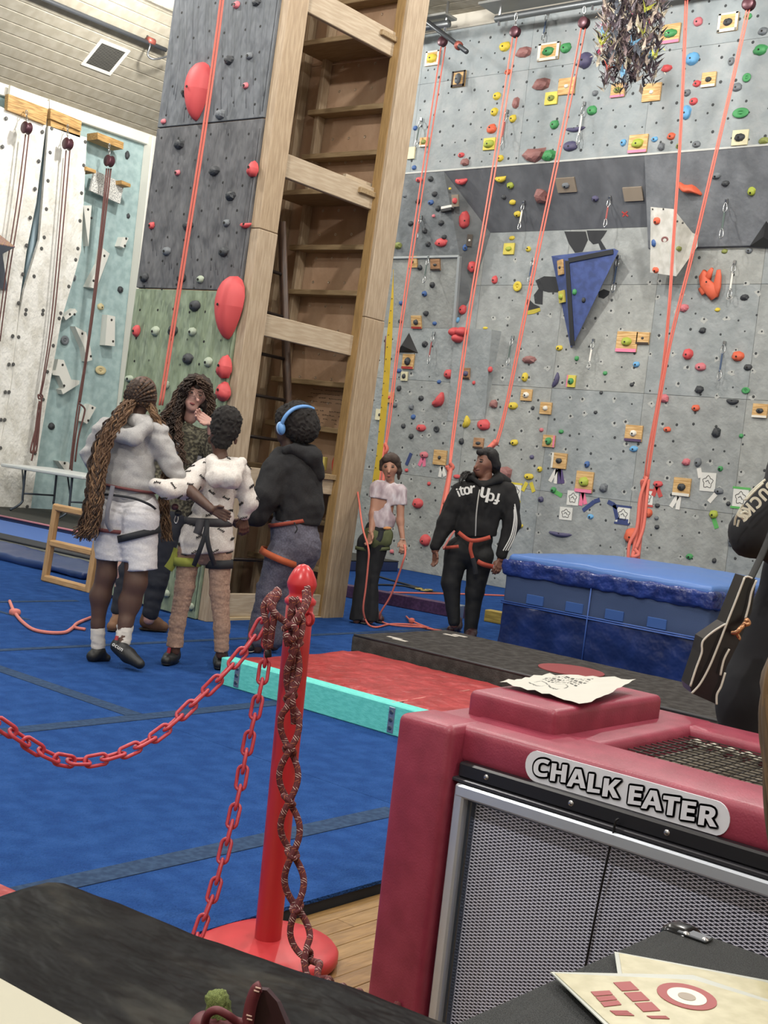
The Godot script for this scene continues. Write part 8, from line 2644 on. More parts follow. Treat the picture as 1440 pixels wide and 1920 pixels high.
func person_white_hoodie() -> void:
	pr = {"ox": 280.0, "oy": 720.0, "s": 0.29167, "d": 7.5}
	var t := thing("person", on_floor(366, 1252), "person in white printed hoodie and beige trousers with short afro", "person")
	var sk := skin("brown", "4d3327")
	var st := new_st(true)
	net(st, B([[450, 520, 0, 75, 410, 860, 0, 90, 1.4], [410, 860, 0, 90, 360, 1030, 0, 100, 1.3], [455, 400, 0, 42, 455, 480, 0, 46], [340, 560, 0, 50, 235, 660, -0.14, 50], [235, 660, -0.14, 48, 60, 655, -0.33, 32], [585, 560, 0, 48, 640, 760, 0.02, 40], [640, 760, 0.02, 38, 605, 860, 0.04, 26], [250, 1060, 0, 62, 225, 1300, 0, 50], [225, 1300, 0, 50, 160, 1720, 0, 36], [450, 1100, 0, 62, 450, 1350, 0, 48], [450, 1350, 0, 48, 462, 1740, 0, 34]]), 0.012, 0.01, fwd)
	net(st, B([[492, 245, 0, 82, 480, 300, 0, 76], [455, 330, -0.01, 60, 450, 390, 0.0, 46], [386, 350, 0.0, 12, 384, 375, 0.0, 9], [556, 358, 0.0, 12, 552, 382, 0.0, 9], [455, 390, 0.0, 42, 452, 470, 0.0, 46]]), 0.007, 0.01, fwd)
	var wr := J(605, 855, 0.04)
	net(st, hand(wr, J(610, 960, 0.06) - wr, J(560, 880, 0.03) - wr, 0.5, 0.8), 0.0045, 0.0035, fwd)
	wr = J(95, 668, -0.31)
	net(st, hand(wr, J(20, 648, -0.345) - wr, J(95, 570, -0.31) - wr, 1.0, 0.6), 0.0045, 0.0035, fwd)
	wobj("body", st, sk, t)
	var wh := noisy("hoodie_white", ["c2bcb8", "cbc6c2", "d2cecb"], 0.08, Vector3(4, 4, 4), 0.95)
	var hb := B([[365, 545, 0, 72, 560, 545, 0, 70, 1.1], [455, 570, 0, 108, 405, 850, 0, 132, 1.35], [405, 850, 0, 128, 368, 1000, 0, 168, 1.3], [368, 990, 0, 168, 365, 1120, 0, 180, 1.3], [335, 570, 0, 76, 235, 660, -0.14, 78], [235, 660, -0.14, 78, 110, 680, -0.29, 56], [110, 680, -0.29, 54, 40, 650, -0.34, 42], [585, 570, 0, 66, 640, 760, 0.02, 56], [640, 760, 0.02, 54, 608, 840, 0.04, 40]])
	var ho := garment(t, "hoodie", wh, hb, 0.012, 0.009, 11.0, Vector3(0.8, 1.3, 0.8), 41, 0.01, [[365, 1085, 0, 0.06, 1, 260]])
	garment(t, "hood", wh, B([[395, 490, -0.04, 34, 430, 600, -0.16, 60], [430, 600, -0.16, 62, 530, 610, -0.17, 60], [530, 610, -0.17, 58, 590, 500, -0.06, 34], [400, 480, -0.02, 30, 450, 540, -0.12, 34], [450, 540, -0.12, 34, 560, 530, -0.11, 34]]), 0.011, 0.01, 14.0, Vector3.ONE, 42)
	# black scribble print on the hoodie
	var arr: Array = (ho.mesh as ArrayMesh).surface_get_arrays(0)
	var vs: PackedVector3Array = arr[Mesh.ARRAY_VERTEX]
	var ns: PackedVector3Array = arr[Mesh.ARRAY_NORMAL]
	var g := RandomNumberGenerator.new()
	g.seed = 43
	var used := []
	st = new_st()
	for tries in 2600:
		var i := g.randi() % vs.size()
		if ns[i].dot(-fwd) < 0.15:
			continue
		var near := false
		for u in used:
			if u.distance_to(vs[i]) < 0.075:
				near = true
				break
		if near:
			continue
		used.append(vs[i])
		var n := ns[i]
		var x := (cam_basis.x - n * cam_basis.x.dot(n)).normalized()
		x = x.rotated(n, g.randf_range(-0.6, 0.6))
		var y := n.cross(x)
		var pts := PackedVector3Array()
		for j in 8:
			pts.append(vs[i] + n * 0.003 + x * (-0.021 + j * 0.006) + y * (0.009 * (1 if j % 2 else -1) * g.randf_range(0.3, 1.0)))
		tube(st, pts, 0.0036, 4)
	var print_ := wobj("scribble_print", st, plain("print_black", "2a2829", 0.9), t)
	print_.set_meta("kind", "stuff")
	var beige := noisy("trousers_beige", ["8a7062", "94796a", "9d8374"], 0.08, Vector3(3, 3, 3), 0.9)
	garment(t, "trousers", beige, B([[300, 1060, 0, 105, 430, 1080, 0, 95, 1.2], [255, 1080, 0, 76, 228, 1300, 0, 62], [228, 1300, 0, 62, 180, 1540, 0, 52], [180, 1540, 0, 52, 160, 1690, 0, 47], [450, 1100, 0, 78, 452, 1340, 0, 62], [452, 1340, 0, 62, 466, 1560, 0, 52], [466, 1560, 0, 52, 462, 1760, 0, 46], [170, 1640, 0, 48, 158, 1730, 0, 47]]), 0.009, 0.006, 26.0, Vector3(0.5, 2.0, 0.5), 44, 0.008, [[160, 1690, 0, -0.1, 1, 80], [462, 1722, 0, 0, 1, 80]])
	var black := plain("shoe_black", "17181a", 0.5)
	var sole := plain("shoe_sole_black", "0f0f10", 0.6)
	shoe(t, black, sole, on_floor(325, 1243), on_floor(306, 1250), 0.042)
	shoe(t, black, sole, on_floor(414, 1246), on_floor(408, 1258), 0.042)
	strap(t, "pull_tab", plain("tab_red", "8f2430", 0.7), [[128, 1695, -0.07], [122, 1730, -0.07]], 22)
	var dark := plain("harness_black", "23252a", 0.8)
	var lime := plain("harness_lime", "8e9440", 0.8)
	band(t, "waist_belt", plain("harness_charcoal", "3d3c40", 0.8), 380, 885, 144, 0.03, 54, 1.35, 0.0, 0.012)
	strap(t, "belt_tail", plain("harness_charcoal", "3d3c40", 0.8), [[330, 870, -0.2], [318, 930, -0.205], [305, 965, -0.2]], 52)
	strap(t, "back_strap", dark, [[372, 870, -0.2], [360, 960, -0.22], [320, 1080, -0.2], [285, 1170, -0.12]], 30)
	strap(t, "back_strap", dark, [[372, 870, -0.2], [370, 980, -0.22], [390, 1080, -0.2], [420, 1170, -0.13]], 30)
	band(t, "leg_loop", lime, 245, 1140, 82, 0.05, 56, 1.1, 0.0, 0.009)
	band(t, "leg_loop", dark, 450, 1155, 80, 0.02, 56, 1.1, 0.0, 0.009)
	strap(t, "lime_tail", lime, [[185, 1060, -0.03], [160, 1130, -0.03], [120, 1190, -0.02]], 60)
	# gear hanging on the belt
	for q in [[165, 790, "5a3a40"], [185, 830, "2a2a2e"]]:
		blob(t, "belay_device", plain("device_" + q[2], q[2], 0.35, 0.4), q[0], q[1], -0.12, 0.022, 0.02, 0.015)
	st = new_st(true)
	tube(st, curve([J(170, 850, -0.12), J(160, 880, -0.12), J(172, 895, -0.12), J(185, 870, -0.12), J(180, 840, -0.12)], 4, true), 0.004, 6, true)
	wobj("carabiner", st, plain("carabiner_steel", "b3b6b8", 0.25, 0.9), t)
	var hair := plain("hair_black", "191616", 0.9)
	garment(t, "hair", hair, B([[497, 235, 0, 98, 490, 275, 0, 94], [480, 300, -0.01, 84, 465, 360, -0.015, 66]]), 0.008, 0.014, 45.0, Vector3.ONE, 45, 0.01)

func person_headphones() -> void:
	pr = {"ox": 280.0, "oy": 720.0, "s": 0.29167, "d": 8.3}
	var t := thing("person", on_floor(500, 1222), "person in black hoodie and grey jeans wearing blue headphones", "person")
	var sk := skin("umber", "3f2b24")
	var st := new_st(true)
	net(st, B([[950, 520, 0, 110, 950, 860, 0, 120, 1.15], [940, 900, 0, 120, 930, 1040, 0, 130, 1.1], [890, 370, 0, 44, 900, 450, 0, 50], [830, 540, -0.06, 60, 760, 730, -0.12, 54], [760, 730, -0.12, 50, 640, 880, -0.1, 28], [860, 1100, -0.03, 90, 770, 1320, -0.03, 60], [770, 1320, -0.03, 58, 690, 1700, -0.02, 38], [970, 1100, 0.05, 90, 880, 1320, 0.05, 60], [880, 1320, 0.05, 56, 800, 1680, 0.06, 38]]), 0.013, 0.012, fwd)
	net(st, B([[930, 240, 0.0, 88, 925, 270, 0, 86], [860, 280, -0.01, 50, 852, 345, -0.01, 30], [826, 290, -0.01, 12, 820, 300, -0.01, 10], [888, 350, 0, 44, 895, 420, 0, 48]]), 0.007, 0.01, fwd)
	var wr := J(650, 872, -0.1)
	net(st, hand(wr, J(560, 900, -0.12) - wr, J(640, 800, -0.14) - wr, 0.5, 0.85), 0.0045, 0.0035, fwd)
	wobj("body", st, sk, t)
	var blk := noisy("hoodie_black", ["17171a", "1b1b1e", "202023"], 0.1, Vector3(3, 3, 3), 0.9)
	garment(t, "hoodie", blk, B([[850, 490, -0.02, 85, 1030, 490, 0.03, 85, 1.0], [945, 540, 0, 152, 965, 780, 0, 158, 1.15], [965, 780, 0, 150, 935, 940, 0, 156, 1.15], [815, 560, -0.06, 96, 755, 720, -0.12, 88], [755, 720, -0.12, 86, 700, 850, -0.11, 62], [700, 850, -0.11, 60, 660, 868, -0.1, 44]]), 0.012, 0.011, 9.0, Vector3(1.2, 1.0, 1.2), 51, 0.012, [[940, 895, 0, -0.12, 1, 205]])
	garment(t, "hood", blk, B([[930, 420, -0.1, 40, 1050, 470, -0.08, 58], [1050, 470, -0.08, 60, 1085, 580, -0.03, 46], [880, 430, -0.08, 34, 960, 410, -0.02, 40], [960, 410, 0.0, 40, 1040, 430, 0.03, 44]]), 0.012, 0.008, 12.0, Vector3.ONE, 52)
	var jean := noisy("jeans_grey", ["4d4c58", "565563", "605f6d"], 0.08, Vector3(3, 3, 3), 0.9)
	garment(t, "jeans", jean, B([[930, 930, 0, 150, 935, 1030, 0, 162, 1.1], [950, 1040, 0, 150, 860, 1130, -0.03, 118], [860, 1130, -0.03, 112, 770, 1320, -0.03, 80], [770, 1320, -0.03, 78, 690, 1640, -0.02, 64], [980, 1080, 0.05, 120, 880, 1320, 0.05, 80], [880, 1320, 0.05, 78, 810, 1640, 0.06, 62]]), 0.012, 0.008, 14.0, Vector3(0.8, 1.6, 0.8), 53)
	shoe(t, plain("shoe_black", "17181a", 0.5), plain("sole_white", "b9b6ae", 0.7), on_floor(480, 1216), on_floor(462, 1226), 0.045)
	shoe(t, plain("shoe_black", "17181a", 0.5), plain("sole_white", "b9b6ae", 0.7), on_floor(520, 1206), on_floor(502, 1218), 0.045)
	var orange := plain("harness_orange", "a8512f", 0.8)
	band(t, "waist_belt", plain("harness_rust", "8e3f2e", 0.8), 925, 885, 152, -0.16, 24, 1.15, 0.0, 0.012)
	band(t, "leg_loop", orange, 845, 1115, 132, 0.42, 42, 1.0, -0.03, 0.012)
	strap(t, "drawcord", plain("cord_dark", "1d1d22", 0.8), [[930, 890, -0.21], [950, 930, -0.22], [935, 960, -0.22]], 8)
	var hair := plain("hair_black", "191616", 0.9)
	garment(t, "hair", hair, B([[955, 235, 0.0, 128, 975, 270, 0.0, 122], [870, 200, 0.0, 60, 860, 230, 0.0, 50]]), 0.009, 0.016, 45.0, Vector3.ONE, 54, 0.01)
	var blue := plain("headphone_blue", "5f8fc9", 0.4)
	st = new_st(true)
	tube(st, curve([J(848, 290, -0.11), J(858, 240, -0.135), J(890, 190, -0.14), J(940, 155, -0.12), J(1000, 145, -0.08), J(1050, 160, -0.02)], 6), 0.013, 10, false, 1.4)
	wobj("headphone_band", st, blue, t)
	blob(t, "headphone_cup", blue, 850, 285, -0.125, 0.026, 0.042, 0.03, 0.1)
	blob(t, "headphone_pad", plain("headphone_pad", "8fb0d6", 0.6), 845, 285, -0.108, 0.03, 0.045, 0.02, 0.1)

func person_belayer() -> void:
	pr = {"ox": 640.0, "oy": 820.0, "s": 0.25, "d": 10.35}
	var t := thing("person", on_floor(684, 1168), "person in pale tie dye shirt and black flared trousers handling rope", "person")
	var sk := skin("light", "a27763")
	var st := new_st(true)
	net(st, B([[340, 420, 0, 70, 295, 640, 0, 78, 1.4], [290, 660, 0, 80, 250, 780, 0, 88, 1.3], [365, 345, 0, 30, 368, 300, 0, 30], [262, 390, 0, 36, 240, 570, -0.03, 29], [240, 570, -0.03, 29, 222, 715, -0.08, 19], [445, 410, 0, 34, 442, 630, -0.02, 28], [442, 630, -0.02, 27, 460, 765, -0.06, 19], [195, 780, 0, 60, 170, 1000, 0, 46], [170, 1000, 0, 44, 115, 1370, 0, 30], [285, 800, 0, 58, 230, 1050, 0, 44], [230, 1050, 0, 42, 220, 1370, 0, 30]]), 0.012, 0.01, fwd)
	net(st, B([[367, 203, 0.015, 64, 366, 225, 0.01, 64], [360, 245, -0.028, 50, 355, 300, -0.03, 28], [358, 244, -0.078, 5, 356, 262, -0.088, 7], [368, 290, 0, 30, 366, 350, 0, 32]]), 0.0055, 0.009, fwd)
	var wr := J(222, 715, -0.08)
	net(st, hand(wr, J(206, 830, -0.12) - wr, J(260, 740, -0.13) - wr, 0.55, 0.8), 0.0042, 0.0035, fwd)
	wr = J(460, 765, -0.06)
	net(st, hand(wr, J(470, 880, -0.12) - wr, J(410, 790, -0.1) - wr, 0.55, 0.8), 0.0042, 0.0035, fwd)
	wobj("body", st, sk, t)
	for e in [[331, 219], [387, 221]]:
		blob(t, "eye", plain("eye_dark", "2a201c", 0.3), e[0], e[1], -0.083, 0.013, 0.007, 0.007)
		blob(t, "eyebrow", plain("brow_dark", "3a2c25", 0.8), e[0], e[1] - 12, -0.084, 0.016, 0.0035, 0.006)
	blob(t, "mouth", plain("lips_rose", "8a4b45", 0.5), 356, 290, -0.076, 0.018, 0.006, 0.007)
	var dye := noisy("shirt_tie_dye", ["97868d", "a99ba1", "b8abb0", "c9c3c9"], 0.015, Vector3(3, 1.2, 3), 0.9, {"stops": [0.25, 0.45, 0.6, 0.8]})
	garment(t, "shirt", dye, B([[275, 365, 0, 46, 440, 395, 0, 44, 1.1], [350, 420, 0, 88, 305, 600, 0, 100, 1.35], [305, 600, 0, 98, 290, 720, 0, 96, 1.35], [262, 385, 0, 50, 248, 500, -0.01, 46], [450, 405, 0, 42, 460, 550, -0.01, 38]]), 0.010, 0.008, 12.0, Vector3(1.6, 0.6, 1.6), 61, 0.008, [[290, 678, 0, 0, 1, 165], [250, 455, -0.01, -0.15, 1, 105], [459, 508, -0.01, 0.05, 1, 100]])
	garment(t, "trousers", plain("trousers_black", "131417", 0.85), B([[270, 700, 0, 92, 235, 800, 0, 98, 1.3], [190, 790, 0, 74, 165, 1000, 0, 58], [165, 1000, 0, 52, 113, 1420, 0, 62], [285, 810, 0, 70, 228, 1050, 0, 52], [228, 1050, 0, 50, 220, 1430, 0, 60]]), 0.011, 0.006, 12.0, Vector3(1.4, 0.6, 1.4), 62, 0.008, [[115, 1368, 0, 0, 1, 90], [220, 1378, 0, 0, 1, 90]])
	var green := plain("harness_green", "4c5233", 0.8)
	garment(t, "harness_belt", green, B([[250, 730, -0.01, 84, 330, 730, -0.01, 60, 1.2], [255, 770, -0.02, 86, 320, 770, -0.02, 62, 1.2]]), 0.012, 0.004, 12.0, Vector3.ONE, 63, 0.01)
	band(t, "leg_loop", green, 180, 835, 72, 0.1, 26, 1.1)
	band(t, "leg_loop", green, 290, 835, 70, -0.05, 26, 1.1)
	strap(t, "belay_loop", plain("harness_black", "23252a", 0.8), [[300, 700, -0.2], [290, 750, -0.2], [275, 775, -0.2]], 40)
	blob(t, "orange_pouch", plain("pouch_orange", "b87f4c", 0.7), 345, 682, -0.17, 0.035, 0.014, 0.015)
	for q in [[222, 708, 20], [460, 762, 20]]:
		band(t, "bracelet", plain("bracelet_pale", "b3a79c", 0.6), q[0], q[1], q[2], 0.15, 6, 1.0, -0.07, 0.003)
	shoe(t, plain("shoe_dark", "2a2a28", 0.6), plain("sole_pale", "6f6c60", 0.7), on_floor(668, 1160), on_floor(684, 1172), 0.045)
	shoe(t, plain("shoe_dark", "2a2a28", 0.6), plain("sole_pale", "6f6c60", 0.7), on_floor(700, 1160), on_floor(714, 1170), 0.045)
	var hair := plain("hair_brown", "3a2d26", 0.75)
	garment(t, "hair", hair, B([[372, 185, 0.035, 72, 372, 215, 0.045, 72], [335, 165, -0.035, 30, 385, 152, -0.03, 30], [400, 165, -0.035, 34, 418, 200, -0.02, 24], [308, 185, -0.01, 24, 299, 240, 0.0, 15], [418, 200, -0.01, 28, 434, 250, 0.0, 20], [434, 250, 0.0, 18, 430, 310, 0.01, 10]]), 0.0065, 0.004, 25.0, Vector3.ONE, 64, 0.008)

func person_black_hoodie() -> void:
	pr = {"ox": 640.0, "oy": 820.0, "s": 0.25, "d": 10.2}
	var t := thing("person", on_floor(872, 1196), "person in black zip hoodie with white lettering and orange harness", "person")
	var sk := skin("tan", "6b4638")
	var st := new_st(true)
	net(st, B([[1060, 430, 0, 120, 1010, 700, 0, 130, 1.4], [1000, 740, 0, 100, 965, 830, 0, 105, 1.3], [1085, 280, 0, 48, 1075, 350, 0, 52], [900, 430, 0, 60, 790, 640, -0.02, 50], [790, 640, -0.02, 48, 702, 850, -0.05, 28], [1240, 430, 0, 60, 1270, 650, -0.02, 50], [1270, 650, -0.02, 48, 1195, 915, -0.06, 28], [870, 850, 0, 85, 822, 1090, 0, 62], [822, 1090, 0, 60, 845, 1400, 0, 36], [1040, 880, 0, 88, 1000, 1160, 0.02, 62], [1000, 1160, 0.02, 60, 965, 1500, 0.03, 36]]), 0.013, 0.012, fwd)
	net(st, B([[1090, 165, 0.02, 72, 1085, 195, 0.01, 70], [1055, 210, -0.03, 50, 1035, 265, -0.035, 34], [1015, 205, -0.06, 8, 1002, 225, -0.085, 11], [1000, 248, -0.06, 14, 1015, 255, -0.06, 14], [1080, 270, 0, 46, 1078, 340, 0, 50]]), 0.0058, 0.01, fwd)
	var wr := J(702, 850, -0.05)
	net(st, hand(wr, J(708, 960, -0.08) - wr, J(740, 860, -0.1) - wr, 0.4, 0.85), 0.0042, 0.0035, fwd)
	wr = J(1195, 915, -0.06)
	net(st, hand(wr, J(1165, 1010, -0.1) - wr, J(1130, 920, -0.1) - wr, 0.5, 0.85), 0.0042, 0.0035, fwd)
	wobj("body", st, sk, t)
	blob(t, "eye", plain("eye_dark", "2a201c", 0.3), 1048, 182, -0.08, 0.013, 0.007, 0.007, -0.2)
	blob(t, "eye", plain("eye_dark", "2a201c", 0.3), 1002, 172, -0.07, 0.008, 0.007, 0.007)
	blob(t, "eyebrow", plain("brow_black", "1c1513", 0.8), 1050, 166, -0.08, 0.019, 0.004, 0.006, -0.25)
	blob(t, "mouth", plain("lips_deep", "5a2f2c", 0.5), 1020, 243, -0.078, 0.018, 0.0075, 0.008, 0.05)
	var blk := plain("zip_hoodie_black", "141416", 0.9)
	garment(t, "hoodie", blk, B([[900, 400, 0, 72, 1235, 410, 0, 78, 1.1], [1065, 470, 0, 165, 1015, 660, 0, 158, 1.35], [1015, 660, 0, 150, 1000, 780, 0, 150, 1.3], [865, 470, 0, 78, 785, 640, -0.02, 68], [785, 640, -0.02, 66, 705, 815, -0.05, 42], [1262, 470, 0, 76, 1275, 650, -0.02, 66], [1275, 650, -0.02, 64, 1205, 875, -0.06, 44]]), 0.012, 0.01, 9.0, Vector3.ONE, 71, 0.01, [[1000, 742, 0, 0, 1, 178]])
	garment(t, "hood", blk, B([[985, 305, -0.05, 20, 1055, 362, -0.11, 20], [1055, 362, -0.11, 20, 1180, 315, -0.05, 34], [1180, 310, 0.02, 52, 1240, 330, 0.03, 36], [960, 310, 0.0, 36, 1000, 300, 0.06, 44]]), 0.012, 0.006, 12.0, Vector3.ONE, 72)
	strap(t, "zip", plain("zip_silver", "b5b4b0", 0.4, 0.4), [[1038, 392, -0.215], [1026, 460, -0.225], [1012, 580, -0.225], [1008, 680, -0.215], [1006, 740, -0.2]], 9)
	var print_ := plain("print_white", "c9c9c6", 0.7)
	var words := [["i", 876, 414, 0.09, 0.4], ["t", 902, 402, 0.11, 0.2], ["o", 942, 400, 0.11, 0.1], ["r", 984, 390, 0.11, 0.0], ["h", 1075, 430, 0.15, 2.95], ["c", 1125, 448, 0.12, 2.95], ["f", 1168, 462, 0.12, 2.9]]
	for q in words:
		var tm := text_mesh(q[0], q[3], 0.0)
		var o := obj("letter", tm, print_, t)
		var bb := tm.get_aabb()
		var b := cam_basis * Basis(Vector3.BACK, q[4])
		var z := -0.205 if q[1] > 930 and q[1] < 1120 else -0.175
		o.transform = Transform3D(b, J(q[1], q[2], z - 0.015) - b * (bb.position + bb.size * 0.5) - t.position)
	for k in 3:
		strap(t, "sleeve_stripe", print_, [[1300 - k * 2, 500 + k * 20, -0.1 - k * 0.025], [1316 - k * 10, 620, -0.11 - k * 0.022], [1300 - k * 14, 740, -0.12 - k * 0.02], [1250 - k * 18, 850, -0.13 - k * 0.015]], 9, 0.004)
	garment(t, "trousers", plain("leggings_black", "101113", 0.75), B([[1000, 760, 0, 136, 960, 840, 0, 140, 1.3], [870, 850, 0, 96, 822, 1090, 0, 72], [822, 1090, 0, 70, 845, 1380, 0, 46], [1045, 890, 0, 100, 1000, 1160, 0.02, 70], [1000, 1160, 0.02, 68, 965, 1480, 0.03, 48]]), 0.012, 0.004, 12.0, Vector3.ONE, 73)
	var orange := plain("harness_orange_red", "9c4030", 0.8)
	strap(t, "waist_belt", orange, [[878, 712, -0.15], [940, 760, -0.21], [985, 775, -0.22], [1050, 768, -0.21], [1118, 748, -0.16]], 30)
	strap(t, "tie_in_strap", orange, [[975, 785, -0.22], [968, 840, -0.22], [985, 905, -0.21]], 26)
	strap(t, "strap_tail", plain("harness_black", "23252a", 0.8), [[985, 905, -0.21], [1000, 960, -0.2], [1008, 1025, -0.18]], 34)
	strap(t, "leg_loop", orange, [[760, 832, -0.08], [820, 825, -0.16], [880, 818, -0.16]], 24)
	strap(t, "leg_loop", orange, [[1020, 930, -0.17], [1070, 955, -0.17], [1140, 972, -0.1]], 36)
	strap(t, "tie_in_rope", plain("rope_pinkish", "c4756d", 0.8), [[850, 700, -0.13], [810, 760, -0.13], [765, 835, -0.12]], 14)
	shoe(t, plain("shoe_dark", "2a2a28", 0.6), plain("sole_white", "b9b6ae", 0.7), on_floor(857, 1183), on_floor(842, 1189), 0.045)
	shoe(t, plain("shoe_dark", "2a2a28", 0.6), plain("sole_white", "b9b6ae", 0.7), on_floor(884, 1196), on_floor(876, 1206), 0.045)
	var hair := plain("hair_jet", "141213", 0.7)
	garment(t, "hair", hair, B([[1105, 150, 0.035, 78, 1110, 190, 0.04, 78], [1035, 112, -0.03, 24, 1110, 105, -0.01, 30], [1130, 130, -0.04, 40, 1160, 210, -0.02, 36], [1160, 210, 0.0, 34, 1165, 270, 0.02, 24]]), 0.0075, 0.006, 30.0, Vector3(1.5, 0.6, 1.5), 74, 0.008)
	locks(t, "twist", [hair], [[[960, 262, -0.03], [930, 262, -0.05], [905, 290, -0.07], [895, 340, -0.1]], [[975, 275, -0.03], [940, 280, -0.06], [920, 320, -0.1]]], 12, 14, 0.008, 75, 0.004, 60.0, true)

func person_bag() -> void:
	pr = {"ox": 1240.0, "oy": 860.0, "s": 0.26042, "d": 3.3}
	var t := thing("person", Vector3(-1.05, -0.045, -3.2), "person in black hoodie with BUCKS on the sleeve, hand on hip", "person")
	var st := new_st(true)
	var low := -0.045 - J(900, 1500).y
	net(st, B([[960, 60, 0.05, 150, 930, 700, 0.08, 150, 1.4], [930, 700, 0.08, 150, 880, 1300, 0.08, 150, 1.3], [860, 130, 0, 75, 660, 560, -0.02, 65], [660, 560, -0.02, 62, 850, 760, 0.0, 45], [960, -60, 0.05, 70, 980, -200, 0.05, 70]]), 0.016, 0.015, fwd)
	net(st, B([[980, -260, 0.04, 105, 985, -330, 0.04, 110]]), 0.012, 0.01, fwd)
	wobj("body", st, skin("tan", "6b4638"), t)
	var blk := plain("sleeve_black", "111217", 0.9)
	garment(t, "hoodie", blk, B([[960, 60, 0.05, 190, 930, 640, 0.08, 200, 1.4], [870, 130, 0, 118, 660, 500, -0.02, 125], [660, 500, -0.02, 125, 655, 560, -0.02, 118], [655, 560, -0.02, 115, 900, 720, 0.02, 100]]), 0.016, 0.01, 7.0, Vector3.ONE, 81, 0.02)
	garment(t, "trousers", plain("trousers_navy_black", "101118", 0.85), B([[930, 760, 0.08, 190, 810, 1300, 0.1, 235, 1.3], [810, 1300, 0.1, 235, 680, 1700, 0.08, 270, 1.3], [680, 1700, 0.08, 270, 700, 2300, 0.05, 230, 1.3], [700, 2300, 0.05, 220, 720, 3950, 0.05, 150, 1.3]]), 0.018, 0.01, 5.0, Vector3.ONE, 82, 0.02)
	# lettering and piping on the sleeve
	var wht := plain("print_cream", "c4c2b4", 0.7)
	var tm := text_mesh("BUCKS", 0.05, 0.3)
	var o := obj("lettering", tm, wht, t)
	var bb := tm.get_aabb()
	var b := cam_basis * Basis(Vector3.BACK, deg_to_rad(-135.0)) * Basis.from_scale(Vector3(0.8, 0.8, 1))
	o.transform = Transform3D(b, J(690, 305, -0.185) - b * (bb.position + bb.size * 0.5) - t.position)
	for l in [[[750, 150, -0.12], [690, 200, -0.13], [640, 250, -0.13], [600, 300, -0.13]], [[735, 175, -0.14], [670, 235, -0.15], [615, 295, -0.15]], [[590, 330, -0.13], [560, 380, -0.12], [535, 430, -0.11], [528, 480, -0.1]], [[560, 440, -0.13], [548, 490, -0.125]]]:
		strap(t, "sleeve_print", wht, l, 13, 0.003)
	var ring := []
	for k in 12:
		var a := TAU * k / 12
		ring.append(J(600 + cos(a) * 25, 408 + sin(a) * 25, -0.16))
	st = new_st(true)
	tube(st, PackedVector3Array(ring), 0.004, 6, true)
	wobj("sleeve_emblem", st, wht, t)
	# the bag, its own thing
	pr.d = 3.05
	var bg := thing("shoulder_bag", J(450, 1500), "black shoulder bag with white piping hanging beside the black trousers", "bag")
	var out := [[605, 850], [545, 1000], [470, 1190], [310, 1300], [285, 1400], [205, 1640], [220, 1690], [390, 1765], [470, 1500], [570, 1300], [650, 1100], [685, 870]]
	var fr := []
	var bk := []
	for q in out:
		fr.append(J(q[0], q[1], -0.02))
		bk.append(J(q[0] + 8, q[1] + 4, 0.08))
	st = new_st()
	var pl := plane_from(fr[0], fr[6], fr[9])
	slab(st, pl, fr, 0.09)
	wobj("body", st, plain("bag_black", "0c0d10", 0.3), bg)
	var pipe := plain("piping_white", "bdbab2", 0.6)
	for l in [[[600, 855], [545, 1000], [470, 1190], [420, 1320], [350, 1490], [280, 1620], [218, 1690]], [[462, 1190], [380, 1240], [310, 1300], [292, 1340], [290, 1400], [250, 1510], [208, 1640]], [[685, 875], [650, 960], [630, 1060], [605, 1150]], [[490, 1370], [450, 1450], [425, 1560]], [[460, 1540], [430, 1640], [400, 1700], [398, 1770]], [[600, 855], [625, 850], [655, 862]]]:
		var p := []
		for q in l:
			p.append(J(q[0], q[1], -0.035))
		st = new_st(true)
		tube(st, curve(p, 5), 0.0026, 6)
		wobj("piping", st, pipe, bg)
	st = new_st(true)
	tube(st, curve([J(510, 1255, -0.05), J(545, 1250, -0.06), J(570, 1220, -0.06), J(600, 1190, -0.05), J(615, 1160, -0.05), J(630, 1185, -0.05), J(600, 1195, -0.055)], 5), 0.006, 8)
	tube(st, curve([J(540, 1255, -0.05), J(560, 1290, -0.05), J(555, 1300, -0.05)], 4), 0.005, 8)
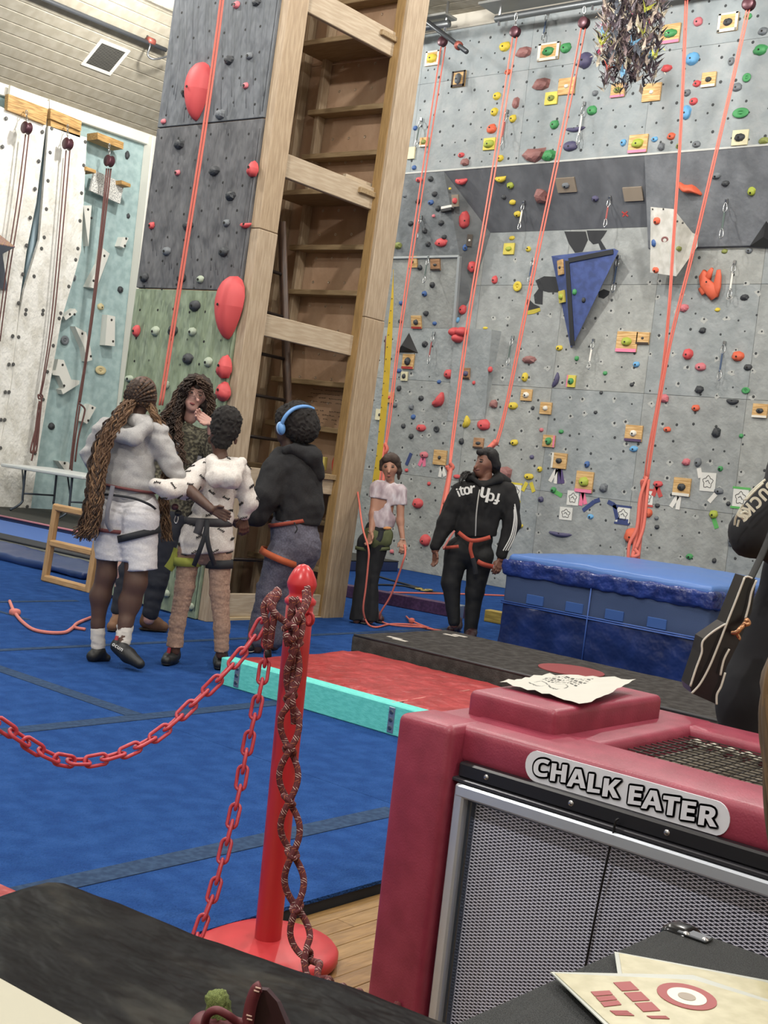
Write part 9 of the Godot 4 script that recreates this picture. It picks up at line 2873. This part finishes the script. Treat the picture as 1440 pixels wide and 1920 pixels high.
	wobj("brass_clip", st, plain("clip_brass", "a5785a", 0.25, 0.9), bg)
	st = new_st(true)
	tube(st, curve([J(640, 870, 0.0), J(720, 700, 0.05), J(800, 500, 0.1), J(860, 250, 0.12)], 5), 0.009, 8, false, 0.4)
	wobj("shoulder_strap", st, plain("bag_strap", "0c0d0f", 0.7), bg)

func person_hair() -> void:
	pr = {"ox": 8.0, "oy": 0.0, "s": 1.0, "d": 1.5}
	var t := thing("person", Vector3(-0.48, -0.045, -1.62), "person with long light brown hair close by at the edge", "person")
	var st := new_st(true)
	net(st, B([[1720, 1000, 0.05, 170, 1720, 1120, 0.03, 160], [1700, 1240, 0.06, 90, 1690, 1420, 0.08, 110], [1620, 1560, 0.08, 130, 1860, 1560, 0.08, 130], [1740, 1600, 0.08, 200, 1740, 2300, 0.08, 190, 1.3], [1740, 2300, 0.08, 180, 1740, 3080, 0.08, 110, 1.2]]), 0.018, 0.015, fwd)
	wobj("body", st, skin("light", "a27763"), t)
	garment(t, "shirt", plain("shirt_dusk", "8d6f60", 0.9), B([[1560, 1560, 0.08, 118, 1880, 1570, 0.08, 130], [1740, 1640, 0.08, 240, 1740, 2350, 0.08, 230, 1.3], [1550, 1580, 0.06, 105, 1560, 2200, 0.08, 95]]), 0.016, 0.006, 10.0, Vector3.ONE, 91)
	var a := plain("hair_light_brown", "5a4a3a", 0.7)
	garment(t, "hair_mass", a, B([[1700, 960, 0.06, 195, 1690, 1060, 0.06, 200], [1560, 1080, 0.0, 75, 1505, 1290, -0.01, 74], [1505, 1290, -0.01, 74, 1515, 1560, -0.01, 64], [1515, 1560, -0.01, 64, 1525, 1780, 0.0, 50]]), 0.013, 0.012, 14.0, Vector3(1.6, 0.5, 1.6), 92)
	locks(t, "hair_lock", [a, plain("hair_sand", "70593f", 0.7)], [[[1505, 1080, -0.05], [1456, 1240, -0.07], [1442, 1330, -0.07], [1446, 1430, -0.07], [1458, 1560, -0.07], [1468, 1700, -0.06]]], 46, 24, 0.004, 93, 0.002, 30.0)
